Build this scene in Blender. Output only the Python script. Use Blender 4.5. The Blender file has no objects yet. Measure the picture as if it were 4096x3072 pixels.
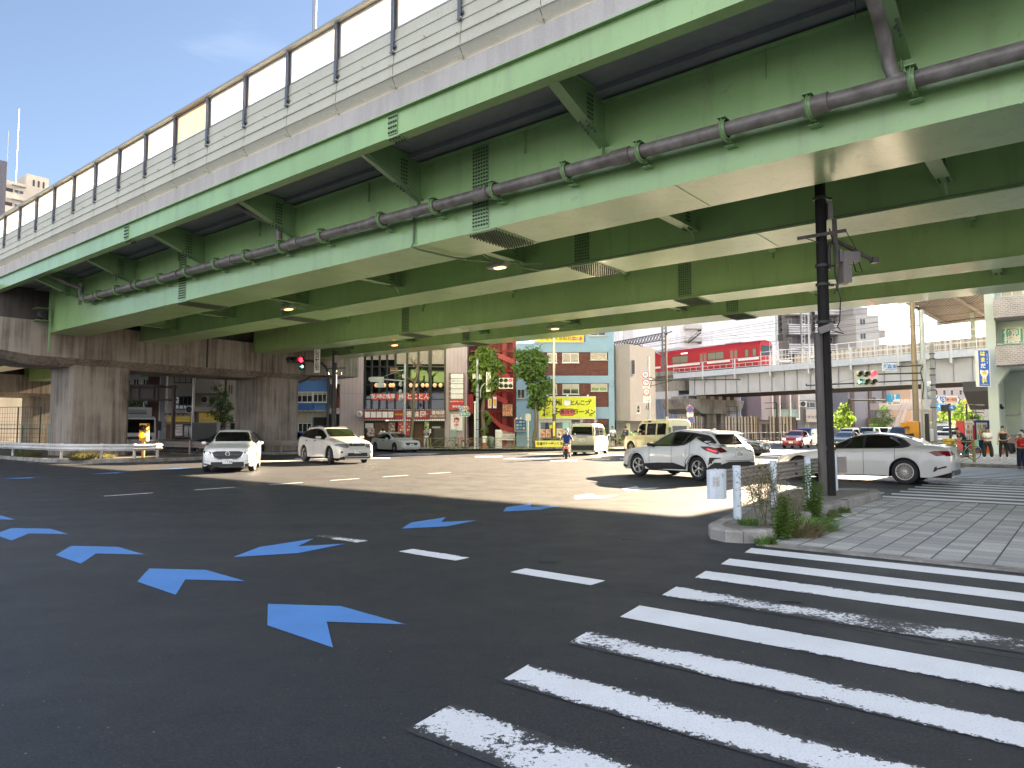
import bpy, bmesh, math, random
from mathutils import Vector, Matrix
from mathutils.bvhtree import BVHTree
R = math.radians
SC = bpy.context.scene
COL = SC.collection
RND = random.Random(7)
# ------------------------------------------------------------- camera
cam = bpy.data.cameras.new('camera'); camo = bpy.data.objects.new('camera', cam); COL.objects.link(camo)
camo.location = (0, 0, 1.5); camo.rotation_euler = (R(90 + 3.747), 0, 0)
cam.sensor_width = 36; cam.lens = 24.96; cam.clip_start = .05; cam.clip_end = 4000
SC.camera = camo
# ------------------------------------------------------------- sky, sun, exposure
SUN_AZ, SUN_EL = 40.5, 18.5
w = bpy.data.worlds.new('World'); SC.world = w; w.use_nodes = True
nt = w.node_tree; bg = nt.nodes['Background']
sky = nt.nodes.new('ShaderNodeTexSky'); sky.sky_type = 'NISHITA'; sky.sun_disc = False
sky.sun_elevation = R(SUN_EL); sky.sun_rotation = R(SUN_AZ); sky.dust_density = .7; sky.air_density = 1.0; sky.ozone_density = 4.0
tc = nt.nodes.new('ShaderNodeTexCoord'); mp = nt.nodes.new('ShaderNodeMapping'); mp.inputs['Scale'].default_value = (2.6, 2.6, 9)
cn = nt.nodes.new('ShaderNodeTexNoise'); cn.inputs['Scale'].default_value = 1.7; cn.inputs['Detail'].default_value = 7; cn.inputs['Distortion'].default_value = .5
cr = nt.nodes.new('ShaderNodeValToRGB'); cr.color_ramp.elements[0].position = .6; cr.color_ramp.elements[1].position = .85
cr.color_ramp.elements[1].color = (.10, .10, .10, 1)
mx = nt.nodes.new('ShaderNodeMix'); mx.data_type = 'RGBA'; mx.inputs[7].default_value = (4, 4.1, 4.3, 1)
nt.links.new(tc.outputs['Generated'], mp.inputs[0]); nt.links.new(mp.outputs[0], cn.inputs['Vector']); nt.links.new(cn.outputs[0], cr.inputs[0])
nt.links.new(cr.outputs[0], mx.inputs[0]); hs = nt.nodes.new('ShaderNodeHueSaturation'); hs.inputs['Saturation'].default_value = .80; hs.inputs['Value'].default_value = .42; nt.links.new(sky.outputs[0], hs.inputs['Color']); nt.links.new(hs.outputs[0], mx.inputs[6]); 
# broken cloud added behind the camera, out of view, to brighten surfaces facing it
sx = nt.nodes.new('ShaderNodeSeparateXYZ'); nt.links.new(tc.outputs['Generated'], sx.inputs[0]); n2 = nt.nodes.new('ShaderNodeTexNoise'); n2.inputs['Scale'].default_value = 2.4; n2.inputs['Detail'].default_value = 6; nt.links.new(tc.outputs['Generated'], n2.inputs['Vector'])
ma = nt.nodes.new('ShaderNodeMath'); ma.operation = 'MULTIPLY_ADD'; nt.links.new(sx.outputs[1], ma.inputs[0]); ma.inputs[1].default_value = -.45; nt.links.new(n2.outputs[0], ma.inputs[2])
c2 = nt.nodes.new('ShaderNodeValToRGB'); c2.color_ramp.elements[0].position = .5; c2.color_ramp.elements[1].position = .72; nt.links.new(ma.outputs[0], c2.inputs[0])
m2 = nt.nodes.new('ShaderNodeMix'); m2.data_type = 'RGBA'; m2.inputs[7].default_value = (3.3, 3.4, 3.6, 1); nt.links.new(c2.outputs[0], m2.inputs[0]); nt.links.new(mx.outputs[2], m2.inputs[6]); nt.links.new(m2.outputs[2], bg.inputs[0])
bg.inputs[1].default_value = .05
sd = bpy.data.lights.new('sun', 'SUN'); so = bpy.data.objects.new('sun', sd); COL.objects.link(so)
sd.energy = 5.0; sd.angle = R(.5); sd.color = (1, .78, .52)
_d = Vector((math.sin(R(SUN_AZ)) * math.cos(R(SUN_EL)), math.cos(R(SUN_AZ)) * math.cos(R(SUN_EL)), math.sin(R(SUN_EL))))
so.rotation_euler = _d.to_track_quat('Z', 'Y').to_euler(); so.location = (0, 0, 60)
SC.view_settings.view_transform = 'Standard'; SC.view_settings.look = 'None'; SC.view_settings.gamma = 1
SC.view_settings.use_curve_mapping = False; SC.view_settings.exposure = 3.7
SC.cycles.max_bounces = 8; SC.cycles.diffuse_bounces = 4; SC.cycles.glossy_bounces = 4; SC.cycles.transmission_bounces = 6
SC.cycles.sample_clamp_indirect = 6; SC.cycles.use_denoising = True
# ------------------------------------------------------------- layout helpers (metres; X right, Y ahead; the viaduct runs at 39.1 deg)
FL = 2840.; TH = math.atan(186 / FL); CT, ST = math.cos(TH), math.sin(TH)
CA, SA = math.cos(R(39.1)), math.sin(R(39.1))
def W(bx, by): return (bx * CA + by * SA, -bx * SA + by * CA)
def ray(u, v):
    x = (u - 2048) / FL; y = (1536 - v) / FL
    return (x, CT - y * ST, ST + y * CT)
def G(u, v, z=0):
    r = ray(u, v); t = (z - 1.5) / r[2]; return (r[0] * t, r[1] * t)
def D(u, v, d):
    r = ray(u, v); t = d / r[1]; return (r[0] * t, 1.5 + r[2] * t)
# ------------------------------------------------------------- objects
def setp(o, label=None, cat=None, group=None, kind=None):
    if label: o['label'] = label
    if cat: o['category'] = cat
    if group: o['group'] = group
    if kind: o['kind'] = kind
    return o
def thing(name, label, cat, loc=(0, 0, 0), rz=0, group=None):
    o = bpy.data.objects.new(name, None); COL.objects.link(o)
    o.location = loc if len(loc) == 3 else (loc[0], loc[1], 0); o.rotation_euler = (0, 0, rz); o.empty_display_size = .3
    return setp(o, label, cat, group)
def dup(root, loc, rz, label=None, group=None):
    r = root.copy(); COL.objects.link(r)
    r.location = loc if len(loc) == 3 else (loc[0], loc[1], 0); r.rotation_euler = (0, 0, rz)
    if label: r['label'] = label
    if group: r['group'] = group
    for ch in list(root.children):
        c = ch.copy(); COL.objects.link(c); c.parent = r
        for g in ch.children:
            d = g.copy(); COL.objects.link(d); d.parent = c
    return r
class MB:
    def __init__(s, M=None): s.v = []; s.f = []; s.m = []; s.s = []; s.M = M or Matrix(); s.k = 0; s.uvs = None
    def add(s, vs, fs, sm=False):
        b = len(s.v); s.v += [s.M @ Vector(p) for p in vs]
        for f in fs: s.f.append([i + b for i in f]); s.m.append(s.k); s.s.append(sm)
    def box(s, x0, y0, z0, x1, y1, z1):
        if x0 > x1: x0, x1 = x1, x0
        if y0 > y1: y0, y1 = y1, y0
        if z0 > z1: z0, z1 = z1, z0
        s.add([(x0, y0, z0), (x1, y0, z0), (x1, y1, z0), (x0, y1, z0), (x0, y0, z1), (x1, y0, z1), (x1, y1, z1), (x0, y1, z1)],
              [(0, 3, 2, 1), (4, 5, 6, 7), (0, 1, 5, 4), (1, 2, 6, 5), (2, 3, 7, 6), (3, 0, 4, 7)])
    def quad(s, *p): s.add(list(p), [tuple(range(len(p)))])
    def bar(s, a, b, w, h=None, up=(0, 0, 1)):
        a, b = Vector(a), Vector(b); h = h or w; t = (b - a).normalized(); u = Vector(up)
        if abs(t.dot(u)) > .98: u = Vector((0, 1, 0))
        x = t.cross(u).normalized() * w / 2; y = x.cross(t).normalized() * h / 2
        s.add([a - x - y, a + x - y, a + x + y, a - x + y, b - x - y, b + x - y, b + x + y, b - x + y],
              [(0, 1, 2, 3)[::-1], (4, 5, 6, 7), (0, 4, 5, 1)[::-1], (1, 5, 6, 2)[::-1], (2, 6, 7, 3)[::-1], (3, 7, 4, 0)[::-1]][0:0] or
              [(3, 2, 1, 0), (4, 5, 6, 7), (0, 1, 5, 4), (1, 2, 6, 5), (2, 3, 7, 6), (3, 0, 4, 7)])
    def tube(s, pts, r, n=8, caps=True, sm=True):
        pts = [Vector(p) for p in pts]; rs = r if isinstance(r, (list, tuple)) else [r] * len(pts); vs = []; fs = []; pu = None
        for i, p in enumerate(pts):
            t = (pts[min(i + 1, len(pts) - 1)] - pts[max(i - 1, 0)])
            if t.length < 1e-6: t = pts[-1] - pts[0]
            t.normalize()
            if pu is None:
                pu = t.orthogonal().normalized() if abs(t.z) < .9 else Vector((1, 0, 0))
            pu = (pu - t * pu.dot(t)).normalized(); q = t.cross(pu)
            for k in range(n):
                a = 2 * math.pi * k / n; vs.append(p + (pu * math.cos(a) + q * math.sin(a)) * rs[i])
        for i in range(len(pts) - 1):
            for k in range(n): fs.append((i * n + k, i * n + (k + 1) % n, (i + 1) * n + (k + 1) % n, (i + 1) * n + k))
        s.add(vs, fs, sm)
        if caps: s.add(vs[:n], [tuple(range(n))[::-1]]); s.add(vs[-n:], [tuple(range(n))])
    def cyl(s, a, b, r, r2=None, n=12): s.tube([a, b], [r, r if r2 is None else r2], n)
    def prism(s, poly, z0, z1):
        n = len(poly); ar = sum(poly[i][0] * poly[(i + 1) % n][1] - poly[(i + 1) % n][0] * poly[i][1] for i in range(n))
        if ar < 0: poly = poly[::-1]
        s.add([(x, y, z0) for x, y in poly] + [(x, y, z1) for x, y in poly],
              [tuple(range(n))[::-1], tuple(range(n, 2 * n))] + [(i, (i + 1) % n, n + (i + 1) % n, n + i) for i in range(n)])
    def ext(s, poly, a0, a1, ax=0):
        """polygon extruded along axis ax; poly is in the other two axes (y,z) or (x,z)"""
        n = len(poly); ar = sum(poly[i][0] * poly[(i + 1) % n][1] - poly[(i + 1) % n][0] * poly[i][1] for i in range(n))
        if (ar < 0) != (ax == 1): poly = poly[::-1]
        if a0 > a1: a0, a1 = a1, a0
        P = (lambda p, a: (a, p[0], p[1])) if ax == 0 else (lambda p, a: (p[0], a, p[1]))
        s.add([P(p, a0) for p in poly] + [P(p, a1) for p in poly],
              [tuple(range(n))[::-1], tuple(range(n, 2 * n))] + [(i, (i + 1) % n, n + (i + 1) % n, n + i) for i in range(n)])
    def lathe(s, prof, n=24, M=None, sm=True):
        """prof: (radius, height) about local Z"""
        M = M or Matrix(); vs = []; fs = []
        for r, z in prof:
            for k in range(n):
                a = 2 * math.pi * k / n; vs.append(M @ Vector((r * math.cos(a), r * math.sin(a), z)))
        for i in range(len(prof) - 1):
            for k in range(n): fs.append((i * n + k, i * n + (k + 1) % n, (i + 1) * n + (k + 1) % n, (i + 1) * n + k))
        s.add(vs, fs, sm)
    def ball(s, c, r, n=10, sc=(1, 1, 1)):
        pr = [(math.sin(math.pi * i / (n // 2)) * r, -math.cos(math.pi * i / (n // 2)) * r) for i in range(n // 2 + 1)]
        pr = [(max(a, r * .02), b) for a, b in pr]
        s.lathe(pr, n, Matrix.Translation(c) @ Matrix.Diagonal((sc[0], sc[1], sc[2], 1)))
    def build(s, name, mats, parent=None, auto=None):
        me = bpy.data.meshes.new(name); me.from_pydata([tuple(p) for p in s.v], [], s.f)
        if not isinstance(mats, (list, tuple)): mats = [mats]
        if s.m and max(s.m) >= len(mats): mats = list(mats) + [BOLT]
        for m in mats: me.materials.append(m)
        me.polygons.foreach_set('material_index', s.m); me.polygons.foreach_set('use_smooth', s.s); me.update()
        o = bpy.data.objects.new(name, me); COL.objects.link(o)
        if parent: o.parent = parent
        return o
def bld(name, mat, parent, fn, M=None):
    b = MB(M); fn(b); return b.build(name, mat, parent)
def bevel(o, w=.01, seg=2):
    m = o.modifiers.new('bevel', 'BEVEL'); m.width = w; m.segments = seg; m.limit_method = 'ANGLE'; m.angle_limit = R(40); return o
def struct(o): o['kind'] = 'structure'; return o
# ------------------------------------------------------------- materials
def lin(c):
    if isinstance(c, str): c = tuple(int(c[i:i + 2], 16) / 255 for i in (0, 2, 4)); return tuple((x / 12.92 if x < .04 else ((x + .055) / 1.055) ** 2.4) for x in c)
    return c
class NT:
    def __init__(s, name):
        s.m = bpy.data.materials.new(name); s.m.use_nodes = True; s.t = s.m.node_tree; s.b = s.t.nodes['Principled BSDF']; s._c = None
    def n(s, ty, **kw):
        n = s.t.nodes.new('ShaderNode' + ty)
        for k, v in kw.items():
            if k[0] == 'i': n.inputs[int(k[1:])].default_value = v
            elif hasattr(n, k): setattr(n, k, v)
            else: n.inputs[k.replace('_', ' ')].default_value = v
        return n
    def l(s, a, b): s.t.links.new(a, b); return a
    def co(s, sc=None, which='Object'):
        c = s.n('TexCoord').outputs[which]
        if sc:
            m = s.n('Mapping'); m.inputs['Scale'].default_value = sc; s.l(c, m.inputs[0]); c = m.outputs[0]
        return c
    def noise(s, scale, detail=4, sc=None, rough=.55, co=None):
        n = s.n('TexNoise', Scale=scale, Detail=detail, Roughness=rough); s.l(co or s.co(sc), n.inputs['Vector']); return n.outputs[0]
    def ramp(s, x, *st):
        r = s.n('ValToRGB'); e = r.color_ramp.elements
        while len(e) < len(st): e.new(.5)
        for i, (p, c) in enumerate(st):
            e[i].position = p; e[i].color = (c, c, c, 1) if isinstance(c, (int, float)) else (*lin(c), 1)
        s.l(x, r.inputs[0]); return r.outputs[0]
    def mix(s, f, a, b, mode='MIX'):
        m = s.n('Mix', data_type='RGBA', blend_type=mode)
        for i, x in ((0, f), (6, a), (7, b)):
            if isinstance(x, (int, float)) and i == 0: m.inputs[0].default_value = x
            elif isinstance(x, (tuple, list, str)): m.inputs[i].default_value = (*lin(x), 1)
            elif isinstance(x, (int, float)): m.inputs[i].default_value = (x, x, x, 1)
            else: s.l(x, m.inputs[i])
        return m.outputs[2]
    def math(s, op, a, b=0, c=0):
        m = s.n('Math', operation=op)
        for i, x in enumerate((a, b, c)):
            if isinstance(x, (int, float)): m.inputs[i].default_value = x
            else: s.l(x, m.inputs[i])
        return m.outputs[0]
    def bump(s, h, st=.3, dist=.01):
        b = s.n('Bump', Strength=st, Distance=dist); s.l(h, b.inputs['Height']); s.l(b.outputs[0], s.b.inputs['Normal'])
    def set(s, rough=None, metal=None, **kw):
        if rough is not None:
            if isinstance(rough, (int, float)): s.b.inputs['Roughness'].default_value = rough
            else: s.l(rough, s.b.inputs['Roughness'])
        if metal is not None: s.b.inputs['Metallic'].default_value = metal
        for k, v in kw.items(): s.b.inputs[k.replace('_', ' ')].default_value = v
    def col(s, c):
        if isinstance(c, (tuple, list, str)): s.b.inputs[0].default_value = (*lin(c), 1)
        else: s.l(c, s.b.inputs[0])
_MC = {}
def paint(c, rough=.5, metal=0, var=.18, scale=2.5, bump=0, spec=.5, coat=0):
    """one colour with uneven wear"""
    key = (str(c), rough, metal, var, scale, bump, coat)
    if key in _MC: return _MC[key]
    t = NT('paint'); c = lin(c)
    n1 = t.noise(scale, 5); n2 = t.noise(scale * 9, 3, (1, 1, .35))
    f = t.ramp(t.math('ADD', t.math('MULTIPLY', n1, .6), t.math('MULTIPLY', n2, .4)), (.3, 0.), (.7, 1.))
    t.col(t.mix(f, tuple(x * (1 - var) for x in c), tuple(min(1, x * (1 + var * .6)) for x in c)))
    t.set(rough, metal)
    t.b.inputs['Specular IOR Level'].default_value = spec
    if coat: t.b.inputs['Coat Weight'].default_value = coat; t.b.inputs['Coat Roughness'].default_value = .04
    if bump: t.bump(n2, bump, .01)
    _MC[key] = t.m; return t.m
def streak(c, dirt, amt=.5, rough=.8, sc=(5, 5, .35), bump=.15):
    """weathered surface with rain streaks and blotches"""
    key = ('st', str(c), str(dirt), amt, rough, sc)
    if key in _MC: return _MC[key]
    t = NT('weathered'); c = lin(c)
    a = t.noise(1.0, 6, sc, .65); b = t.noise(.6, 5); g = t.noise(38, 3)
    f = t.ramp(t.math('ADD', t.math('MULTIPLY', a, .6), t.math('MULTIPLY', b, .4)), (.44, 0.), (.66, amt))
    base = t.mix(t.ramp(g, (.3, 0.), (.7, 1.)), tuple(x * .88 for x in c), tuple(min(1, x * 1.08) for x in c))
    t.col(t.mix(f, base, dirt)); t.set(rough); t.bump(g, bump, .008)
    _MC[key] = t.m; return t.m
def emit(c, st, base=None):
    t = NT('lit'); t.col(base or c); t.b.inputs['Emission Color'].default_value = (*lin(c), 1); t.b.inputs['Emission Strength'].default_value = st * .1; t.set(.3); return t.m
def siding(c, line, pitch, wid=.08, horiz=False, rough=.5, bump=.6, var=.1, corr=False, pz=None):
    """panels with joints every pitch metres (corr: rounded corrugation)"""
    t = NT('siding'); c = lin(c); sp = t.n('SeparateXYZ'); t.l(t.co(), sp.inputs[0])
    x = sp.outputs[2] if horiz else t.math('ADD', sp.outputs[0], sp.outputs[1])
    fr = t.math('FRACT', t.math('DIVIDE', x, pitch))
    n1 = t.noise(.8, 5, (1, 1, .6))
    base = t.mix(t.ramp(n1, (.35, 0.), (.65, 1.)), tuple(q * (1 - var) for q in c), tuple(min(1, q * (1 + var * .5)) for q in c))
    if corr:
        h = t.math('SINE', t.math('MULTIPLY', fr, 6.2832)); t.col(base); t.bump(h, bump, pitch * .2)
    else:
        k = t.math('LESS_THAN', fr, wid)
        if pz:
            k2 = t.math('LESS_THAN', t.math('FRACT', t.math('DIVIDE', sp.outputs[2], pz)), wid * pitch / pz); k = t.math('MAXIMUM', k, k2)
        t.col(t.mix(k, base, line)); t.bump(t.math('SUBTRACT', 1, k), bump, .01)
    t.set(rough); return t.m
def brick(c1, c2, mort, w=.22, h=.07, ms=.012, rough=.85, bump=.5, off=.5):
    t = NT('brick'); sp = t.n('SeparateXYZ'); t.l(t.co(), sp.inputs[0]); cb = t.n('CombineXYZ')
    t.l(t.math('ADD', sp.outputs[0], sp.outputs[1]), cb.inputs[0]); t.l(sp.outputs[2], cb.inputs[1])
    b = t.n('TexBrick', Scale=1, Mortar_Size=ms, Brick_Width=w, Row_Height=h); b.offset = off; t.l(cb.outputs[0], b.inputs['Vector'])
    b.inputs['Color1'].default_value = (*lin(c1), 1); b.inputs['Color2'].default_value = (*lin(c2), 1); b.inputs['Mortar'].default_value = (*lin(mort), 1)
    n = t.noise(1.2, 5); t.col(t.mix(t.ramp(n, (.3, .0), (.8, .45)), b.outputs[0], tuple(x * .4 for x in lin(c1)))); t.set(rough)
    t.bump(t.math('SUBTRACT', 1, b.outputs[1]), bump, .01); return t.m
def glass(c='12181c', rough=.06, var=.3):
    t = NT('glass'); c = lin(c); n = t.noise(.7, 2)
    t.col(t.mix(t.ramp(n, (.3, 0.), (.7, 1.)), tuple(x * (1 - var) for x in c), tuple(x * (1 + var) for x in c))); t.set(rough)
    t.b.inputs['Specular IOR Level'].default_value = .9; t.bump(t.noise(.9, 2), .04, .05); return t.m
def clear(c=(.8, .9, .9), rough=.02, tr=.9):
    t = NT('clear_glass'); t.col(c); t.set(rough); t.b.inputs['Transmission Weight'].default_value = tr; t.b.inputs['IOR'].default_value = 1.1; return t.m
BOLT = paint((.05, .075, .035), .5); MW = paint('e8e8e4', .4); MBK = paint((.012, .012, .013), .4); MDK = paint((.03, .028, .028), .5); MST = paint((.42, .44, .45), .45, .6)  # BOLT: shade on the bolt heads is put into a darker green
MGAL = paint((.36, .40, .44), .5, .3); MRUB = paint((.02, .02, .021), .85)
# lettering: Japanese and Latin, turned into mesh
_TC = {}
def text(s, name, size, loc, mat, parent, rot=(math.pi / 2, 0, 0), ex=.004, vert=False, sx=1, sp=1.0, bold=0, ax='CENTER'):
    if vert: s = '\n'.join(s)
    k = (s, size, ex, sp, bold, ax)
    if k not in _TC:
        c = bpy.data.curves.new('lettering', 'FONT'); c.body = s; c.size = size; c.extrude = ex; c.align_x = ax; c.align_y = 'CENTER'
        c.resolution_u = 2; c.space_line = sp if vert else 1; c.space_character = 1 if vert else sp; c.offset = bold
        o = bpy.data.objects.new('t', c); COL.objects.link(o); dg = bpy.context.evaluated_depsgraph_get(); dg.update()
        me = bpy.data.meshes.new_from_object(o.evaluated_get(dg)); bpy.data.objects.remove(o); _TC[k] = me
    me = _TC[k].copy(); me.materials.clear(); me.materials.append(mat)
    o = bpy.data.objects.new(name, me); COL.objects.link(o); o.location = loc; o.rotation_euler = rot; o.scale = (sx, 1, 1)
    if parent: o.parent = parent
    return o
# ============================================================= GROUND
def m_asphalt(light=.5, name='asphalt'):
    t = NT(name); co = t.co()
    big = t.noise(.12, 6, None, .6, co); med = t.noise(1.3, 5, None, .6, co); fine = t.noise(55, 3, None, .7, co)
    v = t.n('TexVoronoi', Scale=62.); t.l(co, v.inputs['Vector'])
    v2 = t.n('TexVoronoi', Scale=17.); t.l(co, v2.inputs['Vector'])
    base = t.mix(t.ramp(big, (.35, 0.), (.68, 1.)), tuple(light * x for x in (.045, .054, .076)), tuple(light * x for x in (.070, .076, .092)))
    base = t.mix(t.ramp(med, (.4, 0.), (.75, .45)), base, tuple(light * x for x in (.032, .038, .054)))
    mpw = t.n('Mapping'); mpw.inputs['Rotation'].default_value = (0, 0, R(39.1)); mpw.inputs['Scale'].default_value = (.06, .8, 1); t.l(co, mpw.inputs[0]); wt = t.noise(1.0, 4, None, .5, mpw.outputs[0])
    base = t.mix(t.ramp(wt, (.45, 0.), (.62, .4)), base, tuple(light * x for x in (.11, .115, .13)))
    sp = t.math('LESS_THAN', v.outputs['Distance'], .36); rnd = t.n('SeparateColor'); t.l(v.outputs['Color'], rnd.inputs[0])
    sp = t.math('MULTIPLY', sp, t.math('GREATER_THAN', rnd.outputs[0], .4))
    base = t.mix(t.math('MULTIPLY', sp, .75), base, tuple(light * x for x in (.105, .107, .115)))
    sp2 = t.math('LESS_THAN', v2.outputs['Distance'], .10); rn2 = t.n('SeparateColor'); t.l(v2.outputs['Color'], rn2.inputs[0])
    sp2 = t.math('MULTIPLY', sp2, t.math('GREATER_THAN', rn2.outputs[1], .8)); base = t.mix(sp2, base, (.26, .26, .27))
    base = t.mix(t.ramp(fine, (.44, .8), (.55, 0.)), base, (.010, .011, .014))
    # long cracks and seams
    vc = t.n('TexVoronoi', feature='DISTANCE_TO_EDGE', Scale=.11); dn = t.n('TexNoise', Scale=.7, Detail=6.); t.l(co, dn.inputs['Vector'])
    va = t.n('VectorMath', operation='MULTIPLY_ADD'); t.l(dn.outputs['Color'], va.inputs[0]); va.inputs[1].default_value = (1.6,) * 3; t.l(co, va.inputs[2]); t.l(va.outputs[0], vc.inputs['Vector'])
    ck = t.math('LESS_THAN', vc.outputs['Distance'], .0009); base = t.mix(t.math('MULTIPLY', ck, .6), base, (.012, .012, .013))
    t.col(base); t.set(t.ramp(med, (.3, .50), (.7, .64))); t.b.inputs['Specular IOR Level'].default_value = .5
    t.bump(t.noise(130, 3, None, .75, co), .6, .0035); return t
def m_marking(c, lo, hi, edge=.0):
    """road paint that has flaked off down to the asphalt; edge: extra wear along the long sides (uses the stripe's own UV)"""
    t = NT('road_paint'); co = t.co()
    nb = t.noise(1.1, 4, None, .6, co); nf = t.noise(26, 5, None, .75, co); n3 = t.noise(80, 3, None, .7, co)
    uv = t.n('UVMap'); sp = t.n('SeparateXYZ'); t.l(uv.outputs[0], sp.inputs[0])
    e = t.math('MULTIPLY', t.math('POWER', t.math('ABSOLUTE', t.math('SUBTRACT', t.math('MULTIPLY', sp.outputs[1], 2), 1)), 3), edge)
    s = t.math('MULTIPLY', t.math('ADD', t.math('ADD', t.math('MULTIPLY', nb, 1.1), t.math('MULTIPLY', nf, .9)), e), .5)
    f = t.ramp(s, (lo / 2, 1.), (hi / 2, 0.))
    f = t.math('GREATER_THAN', t.math('ADD', f, t.math('MULTIPLY', t.math('SUBTRACT', n3, .5), .5)), .5)
    pc = t.mix(t.ramp(t.noise(2.2, 5, None, .6, co), (.3, 0.), (.7, 1.)), tuple(x * .86 for x in lin(c)), lin(c))
    pc = t.mix(t.ramp(n3, (.36, .45), (.5, 0.)), pc, tuple(x * .5 for x in lin(c)))
    asp = t.mix(t.ramp(nf, (.4, 0.), (.6, 1.)), (.022, .024, .03), (.05, .052, .058))
    t.col(t.mix(f, asp, pc)); t.set(.6); t.bump(f, .25, .004); return t.m
ASP = m_asphalt(.5).m
b = MB()
nx = 24
for i in range(nx):
    for j in range(nx):
        x0 = -900 + 1800 * i / nx; y0 = -300 + 1800 * j / nx; dx = 1800 / nx
        b.add([(x0, y0, 0), (x0 + dx, y0, 0), (x0 + dx, y0 + dx, 0), (x0, y0 + dx, 0)], [(0, 1, 2, 3)])
struct(b.build('road', ASP))
def sheet(name, pts, mat, z=.004, uv=None):
    me = bpy.data.meshes.new(name); me.from_pydata([(x, y, 0) for x, y in pts], [], [list(range(len(pts)))])
    if me.polygons[0].normal.z < 0: me.flip_normals()
    if uv:
        l = me.uv_layers.new(name='UVMap')
        for i, lp in enumerate(me.loops): l.data[i].uv = uv[lp.vertex_index]
    me.materials.append(mat); o = bpy.data.objects.new(name, me); COL.objects.link(o); o.location.z = z; return struct(o)
ZP = [m_marking('dfe2e8', lo, hi, e) for lo, hi, e in ((1.3, 1.5, .12), (1.16, 1.34, .25), (.92, 1.15, .2), (1.22, 1.42, .3), (1.08, 1.3, .4), (1.0, 1.22, .3))]
def stripe(bx0, bx1, by0, by1, m, name='crosswalk', sk=.06):
    p = [W(bx0, by0), W(bx1, by0), W(bx1, by1), W(bx0 - sk, by1)]
    return sheet(name, p, m, .004, [(0, 0), (1, 0), (1, 1), (0, 1)])
for bx, y0, y1, k in ((-3.36, 8.67, 9.06, 0), (-3.28, 7.75, 8.15, 0), (-3.19, 6.88, 7.29, 3), (-3.09, 5.96, 6.39, 2), (-3.0, 5.07, 5.50, 3),
                      (-2.92, 4.21, 4.6, 4), (-2.8, 3.33, 3.7, 4), (-2.72, 2.5, 2.9, 5), (-2.6, 1.65, 2.05, 3), (-2.5, .8, 1.2, 3)):
    stripe(bx, 4.5, y0, y1, ZP[k])
# zebra on the far side of the paved island, and the one beyond it
for k in range(7): stripe(-3.7 + .012 * k, 6, 17.75 + .9 * k, 18.15 + .9 * k, ZP[0])
for k in range(9): stripe(-4.3 + .04 * k, 8, 26.75 + .88 * k, 27.15 + .88 * k, ZP[0])
# rear crossing on the side street and its lane marks
for k in range(7):
    x, y = 24.3 - 1.15 * k, 48.2 + .35 * k
    sheet('crosswalk', [(x, y), (x + .5, y - .05), (x + 3.0, y + 4.6), (x + 2.5, y + 4.65)], ZP[0])
BLUE = m_marking((.085, .25, .62), 1.2, 1.4, .0); WHT = m_marking('dfe2e8', 1.4, 1.7, 0)
A1 = [(0, 0), (.55, .35), (1.41, .31), (.87, -.03), (1.46, -.41), (.60, -.38)]
for bx, by in ((-5.58, 3.52), (-8.0, 3.59), (-10.34, 3.64), (-12.93, 3.71), (-15.5, 3.78)):
    sheet('blue_arrow', [W(bx + x, by + y) for x, y in A1], BLUE)
A2 = [(0, 0), (-.42, .6), (-.48, 1.47), (-.09, .95), (.22, 1.48), (.36, .65)]
for k, (bx, by) in enumerate(((-7.94, 4.53), (-8.23, 7.44), (-8.5, 10.2), (-8.8, 13.0), (-9.07, 15.6))):
    sheet('direction_arrow', [W(bx + x, by + y) for x, y in A2], BLUE if k < 3 else WHT)
for x_, y_ in ((50, 1914), (400, 1894), (640, 1878)):
    sheet('blue_arrow', [G(x_ - 50, y_ + 2), G(x_ + 60, y_ - 4), G(x_ + 140, y_ - 8), G(x_ + 70, y_ - 3), G(x_ + 90, y_ - 1), G(x_ + 20, y_ + 1)], BLUE)
for x0, x1, y0, m in ((-6.72, -5.74, 6.02, 3), (-8.64, -7.68, 6.12, 2), (-4.83, -3.82, 5.91, 0), (-4.9, -3.9, 18.8, 0), (-6.9, -5.9, 17.2, 0)):
    stripe(x0, x1, y0, y0 + .27, ZP[m], 'lane_marking', 0)
for y0 in (6.82, 8.97, 11.1, 13.2, 15.3, 17.4): sheet('lane_marking', [W(-17.6 - (y0 - 6.8) * .03 + a, y0 + q) for a, q in ((0, 0), (.1, 0), (.08, 1.1), (-.02, 1.1))], ZP[0])
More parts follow.
